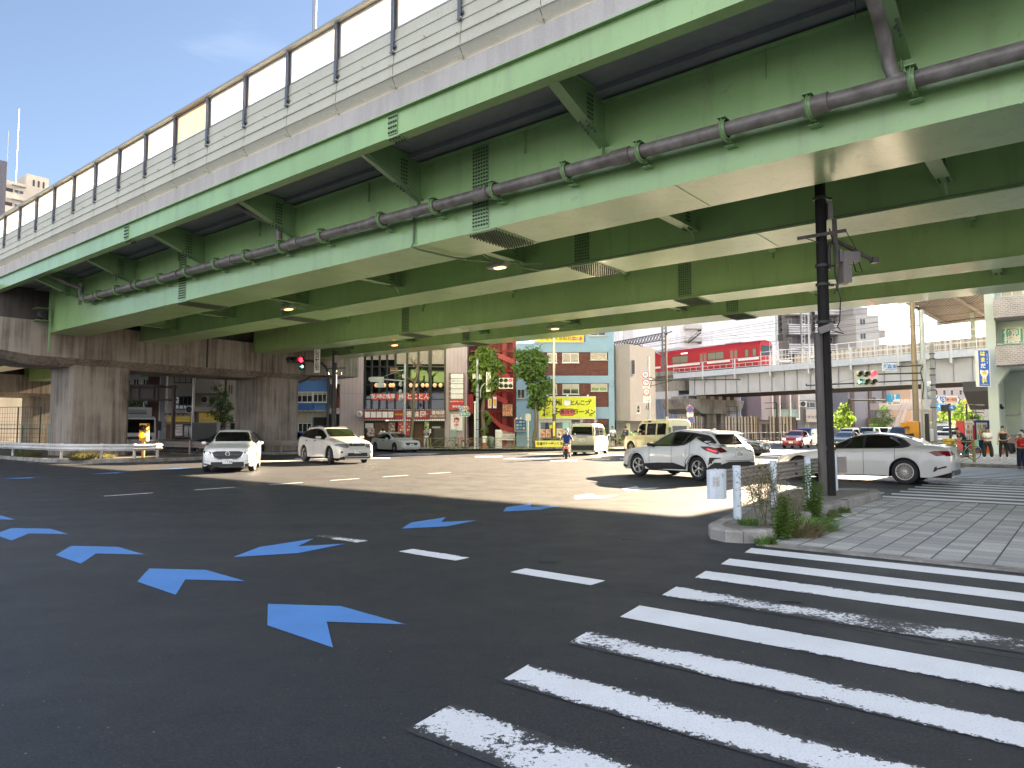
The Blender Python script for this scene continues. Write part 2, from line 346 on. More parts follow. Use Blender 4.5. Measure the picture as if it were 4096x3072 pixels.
# stop lines and arrows in the sunlit middle
for u0, u1, v in ((1180, 1560, 1836), (960, 1290, 1848), (1900, 2010, 1829), (2200, 2310, 1845), (2370, 2440, 1841), (2480, 2600, 1838), (2560, 2700, 1856), (2900, 3120, 1830), (2940, 3180, 1842)):
    p = [G(u0, v), G(u1, v - 1), G(u1, v - 1 - 4), G(u0, v - 4)]; sheet('lane_marking', p, ZP[0])
for u0, u1, v in ((1560, 1740, 1817), (1500, 1720, 1822), (2010, 2180, 1836), (2100, 2350, 1817), (2350, 2560, 1822)):
    sheet('lane_marking', [G(u0, v), G(u1, v - 1), G(u1 + 25, v - 4), G(u0 + 25, v - 3)], ZP[0])
def ribbon(pts, w_, mat, name, z, jit=.02, n=14):
    b = MB(); P = []
    for i in range(len(pts) - 1):
        a, c = Vector(pts[i]), Vector(pts[i + 1]); P += [a.lerp(c, k / n) + Vector((RND.uniform(-jit, jit), RND.uniform(-jit, jit))) for k in range(n)]
    for p, q in zip(P, P[1:]): t = (q - p).normalized(); nn = Vector((-t.y, t.x)) * w_ * RND.uniform(.3, 1); b.add([(*(p - nn), z), (*(p + nn), z), (*(q + nn), z), (*(q - nn), z)], [(3, 2, 1, 0)])
    return struct(b.build(name, mat))
SEAM = paint((.012, .012, .013), .9)
ribbon([G(u, v) for u, v in ((2380, 2338), (2650, 2386), (3000, 2446), (3300, 2500), (3700, 2575), (4200, 2660))], .007, SEAM, 'road_seam', .0075, .012)
ribbon([G(u, v) for u, v in ((1700, 1880), (1900, 1889), (2150, 1897), (2300, 1906))], .02, SEAM, 'road_seam', .0075, .05)
ribbon([G(u, v) for u, v in ((20, 2060), (600, 2080), (1100, 2050), (1500, 2020))], .008, SEAM, 'road_seam', .0075, .03)
for u, v in ((2150, 2250), (2060, 1931), (1480, 2005), (1620, 2145), (2480, 2160), (3120, 2410)): ribbon([G(u, v), G(u + 45, v + 1), G(u + 95, v + 5)], .02, SEAM, 'tyre_scuff', .0078, .02, 8)
# ---- kerbs and pavements
KERB = streak((.30, .285, .27), (.06, .055, .05), .8, .9, (3, 3, 2), .4)
SOIL = paint((.075, .062, .048), .95, 0, .6, 3, .6)
def m_tile():
    t = NT('paving'); sp = t.n('SeparateXYZ'); t.l(t.co(), sp.inputs[0]); cb = t.n('CombineXYZ')
    t.l(sp.outputs[0], cb.inputs[0]); t.l(sp.outputs[1], cb.inputs[1]); mp = t.n('Mapping'); mp.inputs['Rotation'].default_value = (0, 0, R(39.1)); t.l(cb.outputs[0], mp.inputs[0])
    b = t.n('TexBrick', Scale=1, Mortar_Size=.0045, Brick_Width=.30, Row_Height=.30, Bias=-.2); b.offset = 0
    b.squash = 1; t.l(mp.outputs[0], b.inputs['Vector'])
    b.inputs['Color1'].default_value = (.34, .345, .36, 1); b.inputs['Color2'].default_value = (.62, .615, .60, 1); b.inputs['Mortar'].default_value = (.05, .05, .05, 1)
    s2 = t.n('SeparateXYZ'); t.l(mp.outputs[0], s2.inputs[0]); w1 = t.math('LESS_THAN', t.math('FRACT', t.math('DIVIDE', s2.outputs[0], .30)), .05)
    sub = t.math('LESS_THAN', t.math('FRACT', t.math('DIVIDE', s2.outputs[1], .30)), .03)
    g = t.noise(70, 3); st = t.noise(.7, 6); c = t.mix(t.ramp(g, (.35, .5), (.6, 0.)), b.outputs[0], (.14, .14, .145))
    c = t.mix(t.math('MULTIPLY', sub, .55), c, (.08, .08, .08)); c = t.mix(w1, c, (.035, .035, .035))
    c = t.mix(t.ramp(st, (.45, 0.), (.75, .45)), c, (.20, .195, .18)); t.col(c); t.set(.75); t.bump(t.math('SUBTRACT', g, w1), .4, .006); return t.m
TILE = m_tile()
PAVE = paint((.20, .195, .185), .9, 0, .3, 1.5, .3)
def slab(name, poly, z1, mat, z0=-.05): return struct(bld(name, mat, None, lambda q: q.prism(poly, z0, z1)))
slab('paved_island', [W(-3.45, 9.52), W(12, 9.52), W(12, 17.3), W(-3.9, 17.3)], .018, TILE)
slab('kerb_strip', [W(-3.45, 9.3), W(12, 9.3), W(12, 9.515), W(-3.45, 9.515)], .022, KERB)
sheet('road_line', [W(-3.65, 17.42), W(-1.85, 17.42), W(-1.85, 17.52), W(-3.65, 17.52)], ZP[3], .006)
slab('paved_island', [W(-4.0, 24.1), W(12, 24.1), W(12, 26.2), W(-4.1, 26.2)], .018, TILE)
slab('pavement', [W(-4.4, 35.6), W(-3.6, 34.9), W(30, 34.9), W(30, 110), W(-6.2, 110), W(-5.2, 50)], .11, TILE)
slab('kerb_strip', [W(-4.62, 35.6), W(-3.7, 34.72), W(30, 34.72), W(30, 34.895), W(-3.63, 34.895), W(-4.41, 35.59), W(-5.21, 50), W(-5.4, 50)], .13, KERB)
FARP = [(-12, 53), (12.4, 53), (14.2, 53.6), (15.8, 55.2), W(-24.5, 58), W(-26, 100), W(-28, 300), (-200, 330), (-200, 110), (-45, 64)]
slab('pavement', FARP, .13, PAVE)
def kerbline(pts, w=.16, h=.15, seg=.6, name='kerb', closed=False):
    """a row of kerb stones: small gaps, each stone a little different"""
    b = MB(); P = [Vector((x, y)) for x, y in pts]
    if closed: P.append(P[0])
    for i in range(len(P) - 1):
        a, c = P[i], P[i + 1]; L = (c - a).length; n = max(1, round(L / seg)); t = (c - a) / L; nn = Vector((-t.y, t.x)) * w
        for k in range(n):
            p = a + t * (L * k / n + .006); q = a + t * (L * (k + 1) / n - .006); hh = h + RND.uniform(-.006, .006); j = nn * (1 + RND.uniform(-.04, .04)); iv = nn * .14
            vs = [(p.x, p.y, -.02), (q.x, q.y, -.02), (q.x + j.x, q.y + j.y, -.02), (p.x + j.x, p.y + j.y, -.02)]
            tp = [(p.x, p.y, hh * .8), (q.x, q.y, hh * .8), (q.x + j.x, q.y + j.y, hh * .97), (p.x + j.x, p.y + j.y, hh * .97)]
            t2 = [(p.x + iv.x, p.y + iv.y, hh), (q.x + iv.x, q.y + iv.y, hh)]
            b.add(vs + tp + t2, [(0, 1, 5, 4), (1, 2, 6, 5), (2, 3, 7, 6), (3, 0, 4, 7), (4, 5, 9, 8), (8, 9, 6, 7)])
    return struct(b.build(name, KERB))
kerbline([(-45, 64), (-12, 53), (12.4, 53), (14.2, 53.6), (15.8, 55.2), W(-24.5, 58), W(-25.2, 80)], .18, .15, 1.0)
# island with the guardrail, right of centre
ISL = [(2.83, 10.36), (2.75, 9.97), (2.86, 9.68), (3.08, 9.56), (3.42, 9.60), (3.60, 9.80), (5.27, 12.33), (8.12, 15.75), (8.30, 16.2), (8.02, 16.62), (6.5, 16.62), (4.4, 13.2)]
CI = Vector((5.2, 12.9))
def shrink(poly, d):
    out = []; n = len(poly)
    for i in range(n):
        a, p, c = Vector(poly[i - 1]), Vector(poly[i]), Vector(poly[(i + 1) % n]); t1 = (p - a).normalized(); t2 = (c - p).normalized()
        nn = (Vector((-t1.y, t1.x)) + Vector((-t2.y, t2.x))).normalized(); out.append(tuple(p + nn * d))
    return out
slab('traffic_island', shrink(ISL, .19), .145, paint((.20, .19, .175), .95, 0, .35, 2, .5))
kerbline(ISL, .2, .17, .62, 'kerb', True)
# islands round the viaduct piers
def cap(bx, y0, y1, r, n=8): return [W(bx - r + r * math.sin(a), (y0 + y1) / 2 - (y1 - y0) / 2 * math.cos(a)) for a in [math.pi * k / n for k in range(n + 1)]]
for bx, y0, y1 in ((-35.0, 12.2, 20.5), (-38.6, 24.3, 31.5)):
    pl = [W(-120, y0)] + cap(bx, y0, y1, 3.2) + [W(-120, y1)]
    slab('traffic_island', shrink(pl, .19), .14, SOIL); kerbline(pl, .2, .17, .62)
# ============================================================= VIADUCT (local frame of the viaduct: x along it, y across, z up)
def m_green(c=(.29, .47, .185), rough=.32):
    t = NT('green_steel'); c = lin(c)
    a = t.noise(.35, 6, (1, 1, 1), .6); s = t.noise(1.0, 5, (2.5, 2.5, .3), .65); f = t.noise(12, 4)
    x = t.mix(t.ramp(a, (.35, 0.), (.7, 1.)), tuple(q * .86 for q in c), tuple(q * 1.14 for q in c))
    x = t.mix(t.ramp(s, (.52, 0.), (.75, .42)), x, (.16, .20, .10))
    x = t.mix(t.ramp(t.noise(3, 5), (.66, 0.), (.74, .3)), x, (.10, .12, .06))
    t.b.inputs['Coat Weight'].default_value = .6; t.b.inputs['Coat Roughness'].default_value = .16; t.col(x); t.set(t.ramp(f, (.3, rough - .06), (.7, rough + .12))); t.bump(f, .06, .01); return t.m
GRN = m_green(); GRN2 = m_green((.20, .34, .14), .4)
CONC = streak((.33, .285, .24), (.06, .05, .04), .9, .88, (5, 5, .2), .3)
CONW = streak((.50, .475, .455), (.25, .22, .20), .45, .85, (3.5, 3.5, .25), .15)
PANEL = streak((.56, .55, .46), (.40, .385, .31), .35, .55, (1.5, 1.5, .3), .05)
POSTM = paint((.13, .145, .18), .45, .3); COPE = paint((.34, .335, .30), .5)
ex = thing('elevated_expressway', 'green steel expressway viaduct with grey sound barrier crossing over the whole intersection', 'viaduct', (*W(-20, 22), 0), -R(39.1))
def XB(): return MB(Matrix.Translation((20, -22, 0)))
SP = [(-110, -84.5), (-83.2, -45.2), (-41.62, 24)]      # spans between piers
GY = [(13.15, 14.85), (17.76, 19.40), (24.8, 26.3), (29.4, 31.0)]
ZB, ZT = 6.5, 8.89
for (s0, s1) in SP:
    for (y0, y1) in GY:
        b = XB(); b.box(s0, y0, ZB + .03, s1, y1, ZT); b.box(s0, y0 - .05, ZB, s1, y1 + .05, ZB + .028)
        b.box(s0, y0 - .16, ZT - .19, s1, y0 - .002, ZT - .165)
        if s0 > -45:
            x = s0 + .6
            while x < 8:      # weld lines and small stiffeners on the underside
                b.box(x, y0 - .045, ZB - .012, x + .03, y1 + .045, ZB - .001); b.box(x + 1.9, y0 - .075, ZT - .75, x + 1.92, y0 - .002, ZT - .19); x += 5.77
        b.build('girder', GRN, ex)
def boltgrid(b, c, u, v, n, nu, nv, du, dv, r=.028, h=.035):
    c, u, v, n = map(Vector, (c, u, v, n)); b.k = 1
    for i in range(nu):
        for j in range(nv):
            p = c + u * (i - (nu - 1) / 2) * du + v * (j - (nv - 1) / 2) * dv; b.tube([p, p + n * h * .65, p + n * h], [r, r * .9, r * .3], 6)
    b.k = 0
SPLX = (-27.25, -11.7, 3.6)
for x in SPLX:
    for gi, (y0, y1) in enumerate(GY):
        if x > 0 and gi > 0: continue
        b = XB(); b.box(x - .27, y0 - .02, ZB + .06, x + .27, y0 - .004, ZT - .2); boltgrid(b, (x, y0 - .02, (ZB + ZT) / 2 - .06), (1, 0, 0), (0, 0, 1), (0, -1, 0), 6, 22, .09, .093)
        b.box(x - .5, y0 - .05, ZB - .02, x + .5, y1 + .05, ZB - .002); boltgrid(b, (x, (y0 + y1) / 2, ZB - .02), (1, 0, 0), (0, 1, 0), (0, 0, -1), 12, 13, .078, .125, .026, .055)
        b.build('splice_plate', GRN2, ex)
# deck slab and soffit
SOF = paint((.27, .27, .28), .8, 0, .25, .5)
for y0, y1 in ((11.21, 21.9), (22.3, 33.0)):
    b = XB(); b.box(-110, y0, ZT + .012, 24, y1, ZT + .35); b.build('deck', SOF, ex)
b = XB()
for (y0, y1) in GY: b.box(-110, y0 - .45, ZT - .10, 24, y1 + .45, ZT + .008)
b.build('haunch', SOF, ex)
# edge beam, its splices
FZ0, FZ1 = 8.43, 9.02
def edge_beam(y, s, name='edge_beam'):
    b = XB(); b.box(-110, y, FZ0 + .02, 24, y + s * .03, FZ1 - .02); b.box(-110, y - s * .01, FZ0, 24, y + s * .30, FZ0 + .019); b.box(-110, y - s * .10, FZ1 - .018, 24, y + s * .30, FZ1); b.build(name, GRN, ex)
edge_beam(10.93, 1); edge_beam(33.27, -1)
for x in (-27, -12.5, 2.5):
    b = XB(); b.box(x - .16, 10.905, FZ0 + .05, x + .16, 10.928, FZ1 - .06); boltgrid(b, (x, 10.905, 8.72), (1, 0, 0), (0, 0, 1), (0, -1, 0), 4, 4, .08, .12, .03)
    b.box(x - .22, 10.92, FZ0 - .02, x + .22, 11.22, FZ0 - .002); boltgrid(b, (x, 11.07, FZ0 - .02), (1, 0, 0), (0, 1, 0), (0, 0, -1), 4, 2, .1, .2, .03, .05); b.build('splice_plate', GRN2, ex)
# brackets on the outer webs and cross beams inside each pair
def bracket(x, yw, yt, zt, name='bracket'):
    s = 1 if yt > yw else -1; b = XB(); b.ext([(yw, ZT - .02), (yw, 7.74), (yt, zt), (yt, ZT - .02)], x - .012, x + .012)
    d = Vector((0, yt - yw, zt - 7.74)).normalized()
    p = Vector((x, yw, 7.73)); q = Vector((x, yt, zt - .01)); b.bar(p, q, .26, .022, (0, 0, 1))
    b.bar((x, yw + s * .02, 8.86), (x, yt, 8.86), .2, .02)
    boltgrid(b, (x + .014, yw + s * .62, 8.33 if abs(yt - yw) < 2.2 else 8.3), (0, 1, 0), (0, 0, 1), (1, 0, 0), 3, 8, .085, .1, .03)
    boltgrid(b, tuple(p + d * .75 - Vector((0, 0, .02))), (1, 0, 0), tuple(d), (0, 0, -1), 2, 4, .17, .11, .028, .05)
    b.bar((x, yw + s * .06, 7.7), (x, yw + s * .06, 7.5), .02, .14); b.build(name, GRN2, ex)
BXS = [-37.3 + 5.85 * k for k in range(8)]
for x in BXS: bracket(x, 13.15, 11.2, 8.45)
for x in BXS: bracket(x, 19.4, 21.8, 8.6); bracket(x - .3, 24.8, 22.4, 8.6)
for x in BXS[:7]:
    for ya, yb in ((14.85, 17.76), (26.3, 29.4)):
        b = XB(); b.box(x - .012, ya, 6.86, x + .012, yb, ZT); b.box(x - .14, ya, 6.83, x + .14, yb, 6.858)
        boltgrid(b, (x, yb - .5, 6.83), (0, 1, 0), (1, 0, 0), (0, 0, -1), 3, 2, .1, .16, .028, .05); b.bar((x, yb - .3, 6.83), (x, yb - .1, 6.6), .05, .02)
        boltgrid(b, (x + .014, yb - .5, 7.8), (0, 1, 0), (0, 0, 1), (1, 0, 0), 3, 16, .09, .1, .028); b.build('cross_beam', GRN2, ex)
for x in BXS: bracket(x, 31.0, 33.1, 8.45)
# parapet, sound barrier
b = XB(); b.box(-110, 10.90, 9.022, 24, 11.2, 9.52); b.box(-110, 10.86, 9.022, 24, 10.899, 9.10); b.build('parapet', CONW, ex)
b = XB(); b.box(-110, 33.0, 9.022, 24, 33.3, 9.52); b.build('parapet', CONW, ex)
PST = [-105.9 + 2.177 * k for k in range(46)] + [-5.76 + 2.177 * k for k in range(1, 6)]
PST = [-40.73 + 2.177 * k for k in range(-24, 21)]
prof = [(10.97, 9.54), (10.80, 9.80), (10.775, 9.80), (10.775, 9.84), (10.83, 9.845), (10.83, 10.10), (10.80, 10.105), (10.80, 10.14), (10.85, 10.145), (10.865, 10.40), (10.845, 10.405), (10.845, 10.44),
        (10.88, 10.445), (10.88, 10.70), (10.86, 10.705), (10.86, 10.74), (10.885, 10.745), (10.885, 11.0), (11.0, 11.0), (11.0, 9.54)]
FROST = NT('frosted_panel'); FROST.col((.80, .80, .78)); FROST.set(.5); FROST.b.inputs['Transmission Weight'].default_value = .0
def m_frost(c):
    t = NT('frosted_panel'); nd = t.t.nodes; tr = t.n('BsdfTranslucent'); tp = t.n('BsdfTransparent'); ad = t.n('MixShader'); m2 = t.n('MixShader'); gl = t.n('BsdfGlossy', Roughness=.2)
    n = t.noise(1.3, 5); cc = t.mix(t.ramp(n, (.35, 0.), (.7, 1.)), tuple(x * .93 for x in c), c); t.l(cc, tr.inputs[0]); df = t.n('BsdfDiffuse'); t.l(cc, df.inputs[0])
    ad.inputs[0].default_value = .3; t.l(tr.outputs[0], ad.inputs[1]); t.l(df.outputs[0], ad.inputs[2]); m2.inputs[0].default_value = .06; t.l(ad.outputs[0], m2.inputs[1]); t.l(tp.outputs[0], m2.inputs[2])
    m3 = t.n('MixShader'); m3.inputs[0].default_value = .05; t.l(m2.outputs[0], m3.inputs[1]); t.l(gl.outputs[0], m3.inputs[2]); t.l(m3.outputs[0], nd['Material Output'].inputs[0]); return t.m
FR1 = m_frost((.60, .60, .58)); FR2 = m_frost((.46, .385, .31)); FRM = paint((.50, .50, .50), .4, .5)
for k in range(len(PST) - 1):
    x0, x1 = PST[k] + .012, PST[k + 1] - .012
    b = XB(); b.ext(prof, x0, x1)
    for xx in (x0 + .05, (x0 + x1) / 2, x1 - .05):
        for zz in (9.60, 9.82, 10.12, 10.42): b.cyl((xx, 10.90, zz), (xx, 10.765, zz), .014, n=6)
    b.build('sound_panel', PANEL, ex)
    b = XB(); b.box(x0 + .11, 10.90, 11.045, x1 - .02, 10.915, 11.90); b.build('frosted_panel', FR2 if k == 32 else FR1, ex)
    b = XB(); b.box(x0 + .05, 10.88, 11.0, x0 + .108, 10.96, 11.96); b.box(x1 - .018, 10.88, 11.0, x1 - .002, 10.96, 11.96); b.box(x0 + .109, 10.87, 11.002, x1 - .019, 10.965, 11.042); b.box(x0 + .109, 10.88, 11.903, x1 - .019, 10.965, 11.96)
    b.build('panel_frame', FRM, ex)
for x in PST:
    b = XB(); b.box(x - .01, 10.80, 10.38, x + .01, 10.96, 11.95); b.box(x - .045, 10.785, 10.38, x + .045, 10.80, 11.95); b.box(x - .055, 10.965, 9.5, x + .055, 10.98, 11.95)
    b.cyl((x + .02, 10.84, 10.55), (x + .09, 10.84, 10.55), .03, n=6); b.build('post', POSTM, ex)
b = XB(); b.ext([(10.74, 11.97), (10.74, 12.05), (10.79, 12.10), (11.02, 12.10), (11.02, 11.97)], -93, 3); b.build('top_rail', COPE, ex)
b = XB(); b.ext([(y * -1 + 44.2, z) for y, z in prof], -110, 24); b.box(-110, 33.28, 11.0, 24, 33.3, 12.05); b.build('sound_panel', PANEL, ex)
# drain pipe with clamps and branches
PIPE = NT('pipe'); _n = PIPE.noise(3, 5, (1, 1, 1)); PIPE.col(PIPE.mix(PIPE.ramp(_n, (.35, 0.), (.7, 1.)), (.12, .102, .092), (.25, .228, .212))); PIPE.set(.33); PIPE = PIPE.m
def pz(x): return 7.57 - (x + 36) * .0118
b = XB(); b.cyl((-36.3, 12.74, pz(-36.3)), (8, 12.74, pz(8)), .138, n=18)
x = -34.9
while x < 7: b.cyl((x, 12.74, pz(x)), (x + .42, 12.74, pz(x)), .168, n=18); x += 3.9
dp = b.build('drain_pipe', PIPE, ex)
for x in [-35.6, -34.1, -32.2, -30.2, -28.2, -26, -23.9, -21.9, -19.85, -17.7, -15.0, -12.93, -10.9, -8.8, -6.95, -5.15, -3.6, -2.0, 0]:
    b = XB(); z = pz(x); M = b.M
    b.lathe([(.17, -.05), (.19, -.05), (.19, .05), (.17, .05)], 16, Matrix.Translation((x, 12.74, z)) @ Matrix.Rotation(R(90), 4, 'Y'))
    b.lathe([(.19, -.006), (.235, -.006), (.235, .006), (.19, .006)], 16, Matrix.Translation((x, 12.74, z)) @ Matrix.Rotation(R(90), 4, 'Y'))
    b.box(x - .08, 12.55, z + .17, x + .08, 13.14, z + .185); b.box(x - .1, 12.95, z - .25, x + .1, 13.14, z - .235); b.bar((x, 12.9, z - .16), (x, 13.13, z - .24), .1, .02)
    b.build('pipe_clamp', GRN2, dp)
for x, yy in ((-36.2, 11.6), (-20.0, 11.6), (-2.35, 11.3)):
    b = XB(); z = pz(x); dx = -.55 if x > -30 else -.4
    if x > -5: b.tube([(x, 11.3, 8.95), (x, 11.35, 8.6), (x, 11.6, 8.35), (x, 12.2, 8.1), (x, 12.5, 7.95), (x, 12.72, 7.75), (x + .03, 12.74, 7.5), (x + .1, 12.74, z + .1), (x + .3, 12.74, z)], .115, 14)
    else: b.tube([(x + dx, 11.35, 8.95), (x + dx, 11.4, 8.72), (x + dx, 11.6, 8.55), (x + dx * .6, 12.2, 8.3), (x, 12.62, 8.12), (x, 12.70, 8.1)], .09, 12); b.tube([(x, 12.72, 8.35), (x, 12.72, 7.85), (x + .03, 12.72, z + .25), (x + .12, 12.74, z + .05), (x + .3, 12.74, z)], .1, 12)
    for q in (0, .5): b.bar((x + dx * .7, 11.9 + q, 9), (x + dx * .7, 11.9 + q, 8.3), .015)
    b.build('drain_pipe', PIPE, ex)
CND = paint((.13, .20, .11), .5)
b = XB(); b.tube([(-13.85, 11.2, 8.4), (-13.8, 11.6, 8.25), (-13.75, 12.4, 7.93), (-13.72, 12.95, 7.62), (-14.05, 13.08, 7.45), (-14.1, 13.1, 7.3), (-14.1, 13.1, 6.62), (-14.1, 13.02, 6.48), (-14.0, 13.2, 6.42), (-13.9, 14.4, 6.42), (-13.7, 15.0, 6.42), (-13.6, 15.7, 6.5)], .028, 8)
b.tube([(-14.0, 17.65, 6.54), (2, 17.65, 6.56)], .018, 6); b.build('conduit', CND, ex)
# piers
def pier(bx, lab):
    o = thing('bridge_pier', lab, 'pier', (*W(bx, 21.5), 0), -R(39.1), 'concrete piers of the expressway viaduct'); M = Matrix.Translation((0, -21.5, 0))
    def column(y0, y1):
        c = .16; b = MB(M); b.prism([(-1.5, y0 + c), (-1.5 + c, y0), (1.5 - c, y0), (1.5, y0 + c), (1.5, y1 - c), (1.5 - c, y1), (-1.5 + c, y1), (-1.5, y1 - c)], -.05, 5.0); b.build('column', CONC, o)
    column(14.45, 17.5); column(25.5, 28.6)
    b = MB(M); y0, y1 = 7.5, 33.2; sec = []
    for y, zb in ((y0, 5.9), (12.5, 5.32), (14.3, 5.32), (17.6, 5.32), (25.4, 5.32), (28.7, 5.32), (y1, 5.42)):
        dz = -.42 if y not in (y0, y1) else -.05
        sec.append([(-2.05, y, zb), (-1.35, y, zb + dz), (1.35, y, zb + dz), (2.05, y, zb), (2.05, y, 7.12), (-2.05, y, 7.12)])
    vs = [p for s_ in sec for p in s_]; fs = [tuple(range(6)), tuple(range(36, 42))[::-1]]
    for i in range(6):
        for k in range(6): fs.append((i * 6 + k, (i + 1) * 6 + k, (i + 1) * 6 + (k + 1) % 6, i * 6 + (k + 1) % 6))
    b.add(vs, fs); b.build('cap_beam', CONC, o)
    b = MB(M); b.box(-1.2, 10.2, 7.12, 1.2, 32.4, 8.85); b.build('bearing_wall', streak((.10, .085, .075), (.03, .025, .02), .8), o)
    for yj in (21.6, ): b = MB(M); b.box(2.052, yj, 5.33, 2.06, yj + .12, 7.12); b.build('joint', MDK, o)
    return o
pier(-43.55, 'nearer concrete pier with two square columns carrying the ends of the green girders')
pier(-86, 'farther concrete pier with ochre stained column, behind the dark mesh fence at the left edge')
# lamp post on the deck
o = thing('expressway_lamp_post', 'tall slim lamp post rising from the expressway deck behind the sound barrier into the sky', 'lamp post', (*W(-31.8, 22.1), 9.2))
bld('pole', paint((.24, .26, .30), .4, .5), o, lambda b: b.cyl((0, 0, 0), (0, 0, 16), .15, .11, 14))
bld('base_plate', MST, o, lambda b: b.box(-.25, -.25, -.02, .25, .25, .03))
# luminaires slung under the girders
LMP = emit((1.0, .48, .16), 5.5, (.8, .5, .3)); LH = paint((.30, .29, .27), .45)
def underlight(bx, by, lab):
    o = thing('under_bridge_light', lab, 'light', (*W(bx, by), 6.42), -R(39.1), 'sodium lights slung under the viaduct')
    h = bld('housing', LH, o, lambda b: (b.ext([(-.16, 0), (-.12, .09), (.12, .09), (.16, 0), (.13, -.05), (-.13, -.05)], -.33, .33), b.box(-.36, -.1, .01, .36, .1, .05)))
    bld('lens', LMP, o, lambda b: b.ext([(-.10, -.052), (.10, -.052), (.07, -.085), (-.07, -.085)], -.08, .24))
    bld('hanger', GRN2, o, lambda b: (b.bar((-.1, -1.25, .45), (-.1, .1, .12), .05), b.bar((.15, .15, .1), (.5, 1.6, .3), .035), b.tube([(.3, .1, .05), (.55, .4, -.05), (.7, 1.2, -.02), (.9, 1.7, .1)], .016, 6)))
for bx, by, l in ((-13.6, 16.06, 'lit orange light nearest the camera, hanging behind the front girder'), (-24.9, 16.3, 'lit orange light behind the front girder, above the gap between the two pier columns'),
                  (-30.75, 27.1, 'lit orange light low over the dark restaurant facade'), (-19.8, 27.55, 'lit orange light over the yellow rooftop signboard')):
    underlight(bx, by, l)
o = thing('viaduct_floodlight', 'dark round lamp in a green bracket at the left end of the front girder', 'floodlight', (*W(-41.2, 12.75), 7.05), -R(39.1))
bld('bracket', GRN2, o, lambda b: (b.box(-.35, -.35, .0, .35, .3, .03), b.box(-.35, -.35, .62, .35, .3, .65), b.box(.3, .2, -1.6, .38, .28, 1.1), b.box(-.35, .2, 0, -.3, .25, .65)))
bld('lamp', MDK, o, lambda b: b.lathe([(.02, -.3), (.14, -.28), (.2, -.1), (.22, .2), (.2, .22), (.02, .2)], 14, Matrix.Translation((0, -.02, .32)) @ Matrix.Rotation(R(90), 4, 'Y')))
# ============================================================= BUILDINGS across the street (facades face the camera side)
GLS = glass(); GLS2 = glass('2a3133'); CUR = paint((.42, .38, .30), .8, 0, .3, 6); WFR = paint((.62, .62, .60), .45); ALU = paint((.35, .36, .36), .4, .6); DFR = paint((.03, .03, .035), .4)
class Bd:
    def __init__(s, name, label, u0, d, cat='building', rz=0, group=None):
        s.d = d; s.x0 = D(u0, 1700, d)[0]; s.o = thing(name, label, cat, (s.x0, d, 0), rz, group)
    def X(s, u): return (u - 2048) / 2834. * s.d - s.x0
    def Z(s, v): return D(2048, v, s.d)[1]
    def box(s, name, mat, u0, v0, u1, v1, y0, y1, parent=None):
        return bld(name, mat, parent or s.o, lambda b: b.box(s.X(u0), y0, s.Z(v0), s.X(u1), y1, s.Z(v1)))
    def win(s, u0, v0, u1, v1, fr=None, gl=None, panes=2, y=0, sill=True, t=.06, curtain=None, rows=1):
        fr = fr or ALU; gl = gl or GLS; x0, x1, z1, z0 = s.X(u0), s.X(u1), s.Z(v0), s.Z(v1); b = MB()
        b.box(x0, y - .07, z0, x0 + t, y - .003, z1); b.box(x1 - t, y - .07, z0, x1, y - .003, z1); b.box(x0 + t, y - .07, z1 - t, x1 - t, y - .003, z1); b.box(x0 + t, y - .07, z0, x1 - t, y - .003, z0 + t)
        for k in range(1, panes): xm = x0 + (x1 - x0) * k / panes; b.box(xm - t * .4, y - .065, z0 + t, xm + t * .4, y - .004, z1 - t)
        for k in range(1, rows): zm = z0 + (z1 - z0) * k / rows; b.box(x0 + t, y - .062, zm - t * .3, x1 - t, y - .005, zm + t * .3)
        if sill: b.box(x0 - .06, y - .12, z0 - .05, x1 + .06, y - .002, z0 - .002)
        f = b.build('window', fr, s.o); g = bld('pane', gl, f, lambda b: b.box(x0 + t, y - .03, z0 + t, x1 - t, y - .008, z1 - t))
        if curtain:
            b = MB(); n = max(6, int((x1 - x0) / .09)); zz = z0 + (z1 - z0) * (1 - curtain)
            pts = [(x0 + t + (x1 - x0 - 2 * t) * i / n, y - .036 - (.012 if i % 2 else 0)) for i in range(n + 1)]
            b.add([(x, yy, zz) for x, yy in pts] + [(x, yy, z1 - t) for x, yy in pts], [(i, i + 1, n + 2 + i, n + 1 + i) for i in range(n)]); b.build('curtain', CUR, f)
        return f
def sign(name, label, u0, v0, u1, v1, d, mat, frame=None, th=.12, cat='sign', group=None, t=.05):
    x0, z1 = D(u0, v0, d); x1, z0 = D(u1, v1, d); w, h = x1 - x0, z1 - z0
    o = thing(name, label, cat, ((x0 + x1) / 2, d, (z0 + z1) / 2), 0, group); o['w'] = w; o['h'] = h
    bld('board', mat, o, lambda b: b.box(-w / 2, 0, -h / 2, w / 2, th, h / 2))
    if frame: bld('frame', frame, o, lambda b: (b.box(-w / 2 - t, -.02, -h / 2 - t, w / 2 + t, th, -h / 2), b.box(-w / 2 - t, -.02, h / 2, w / 2 + t, th, h / 2 + t), b.box(-w / 2 - t, -.02, -h / 2, -w / 2, th, h / 2), b.box(w / 2, -.02, -h / 2, w / 2 + t, th, h / 2)))
    return o
KB = paint((.015, .014, .013), .5); KW = paint((.80, .79, .76), .5); KR = paint((.55, .03, .03), .5); KY = paint((.80, .55, .02), .45); KG = paint((.05, .30, .12), .5); KBL = paint((.03, .16, .52), .45)
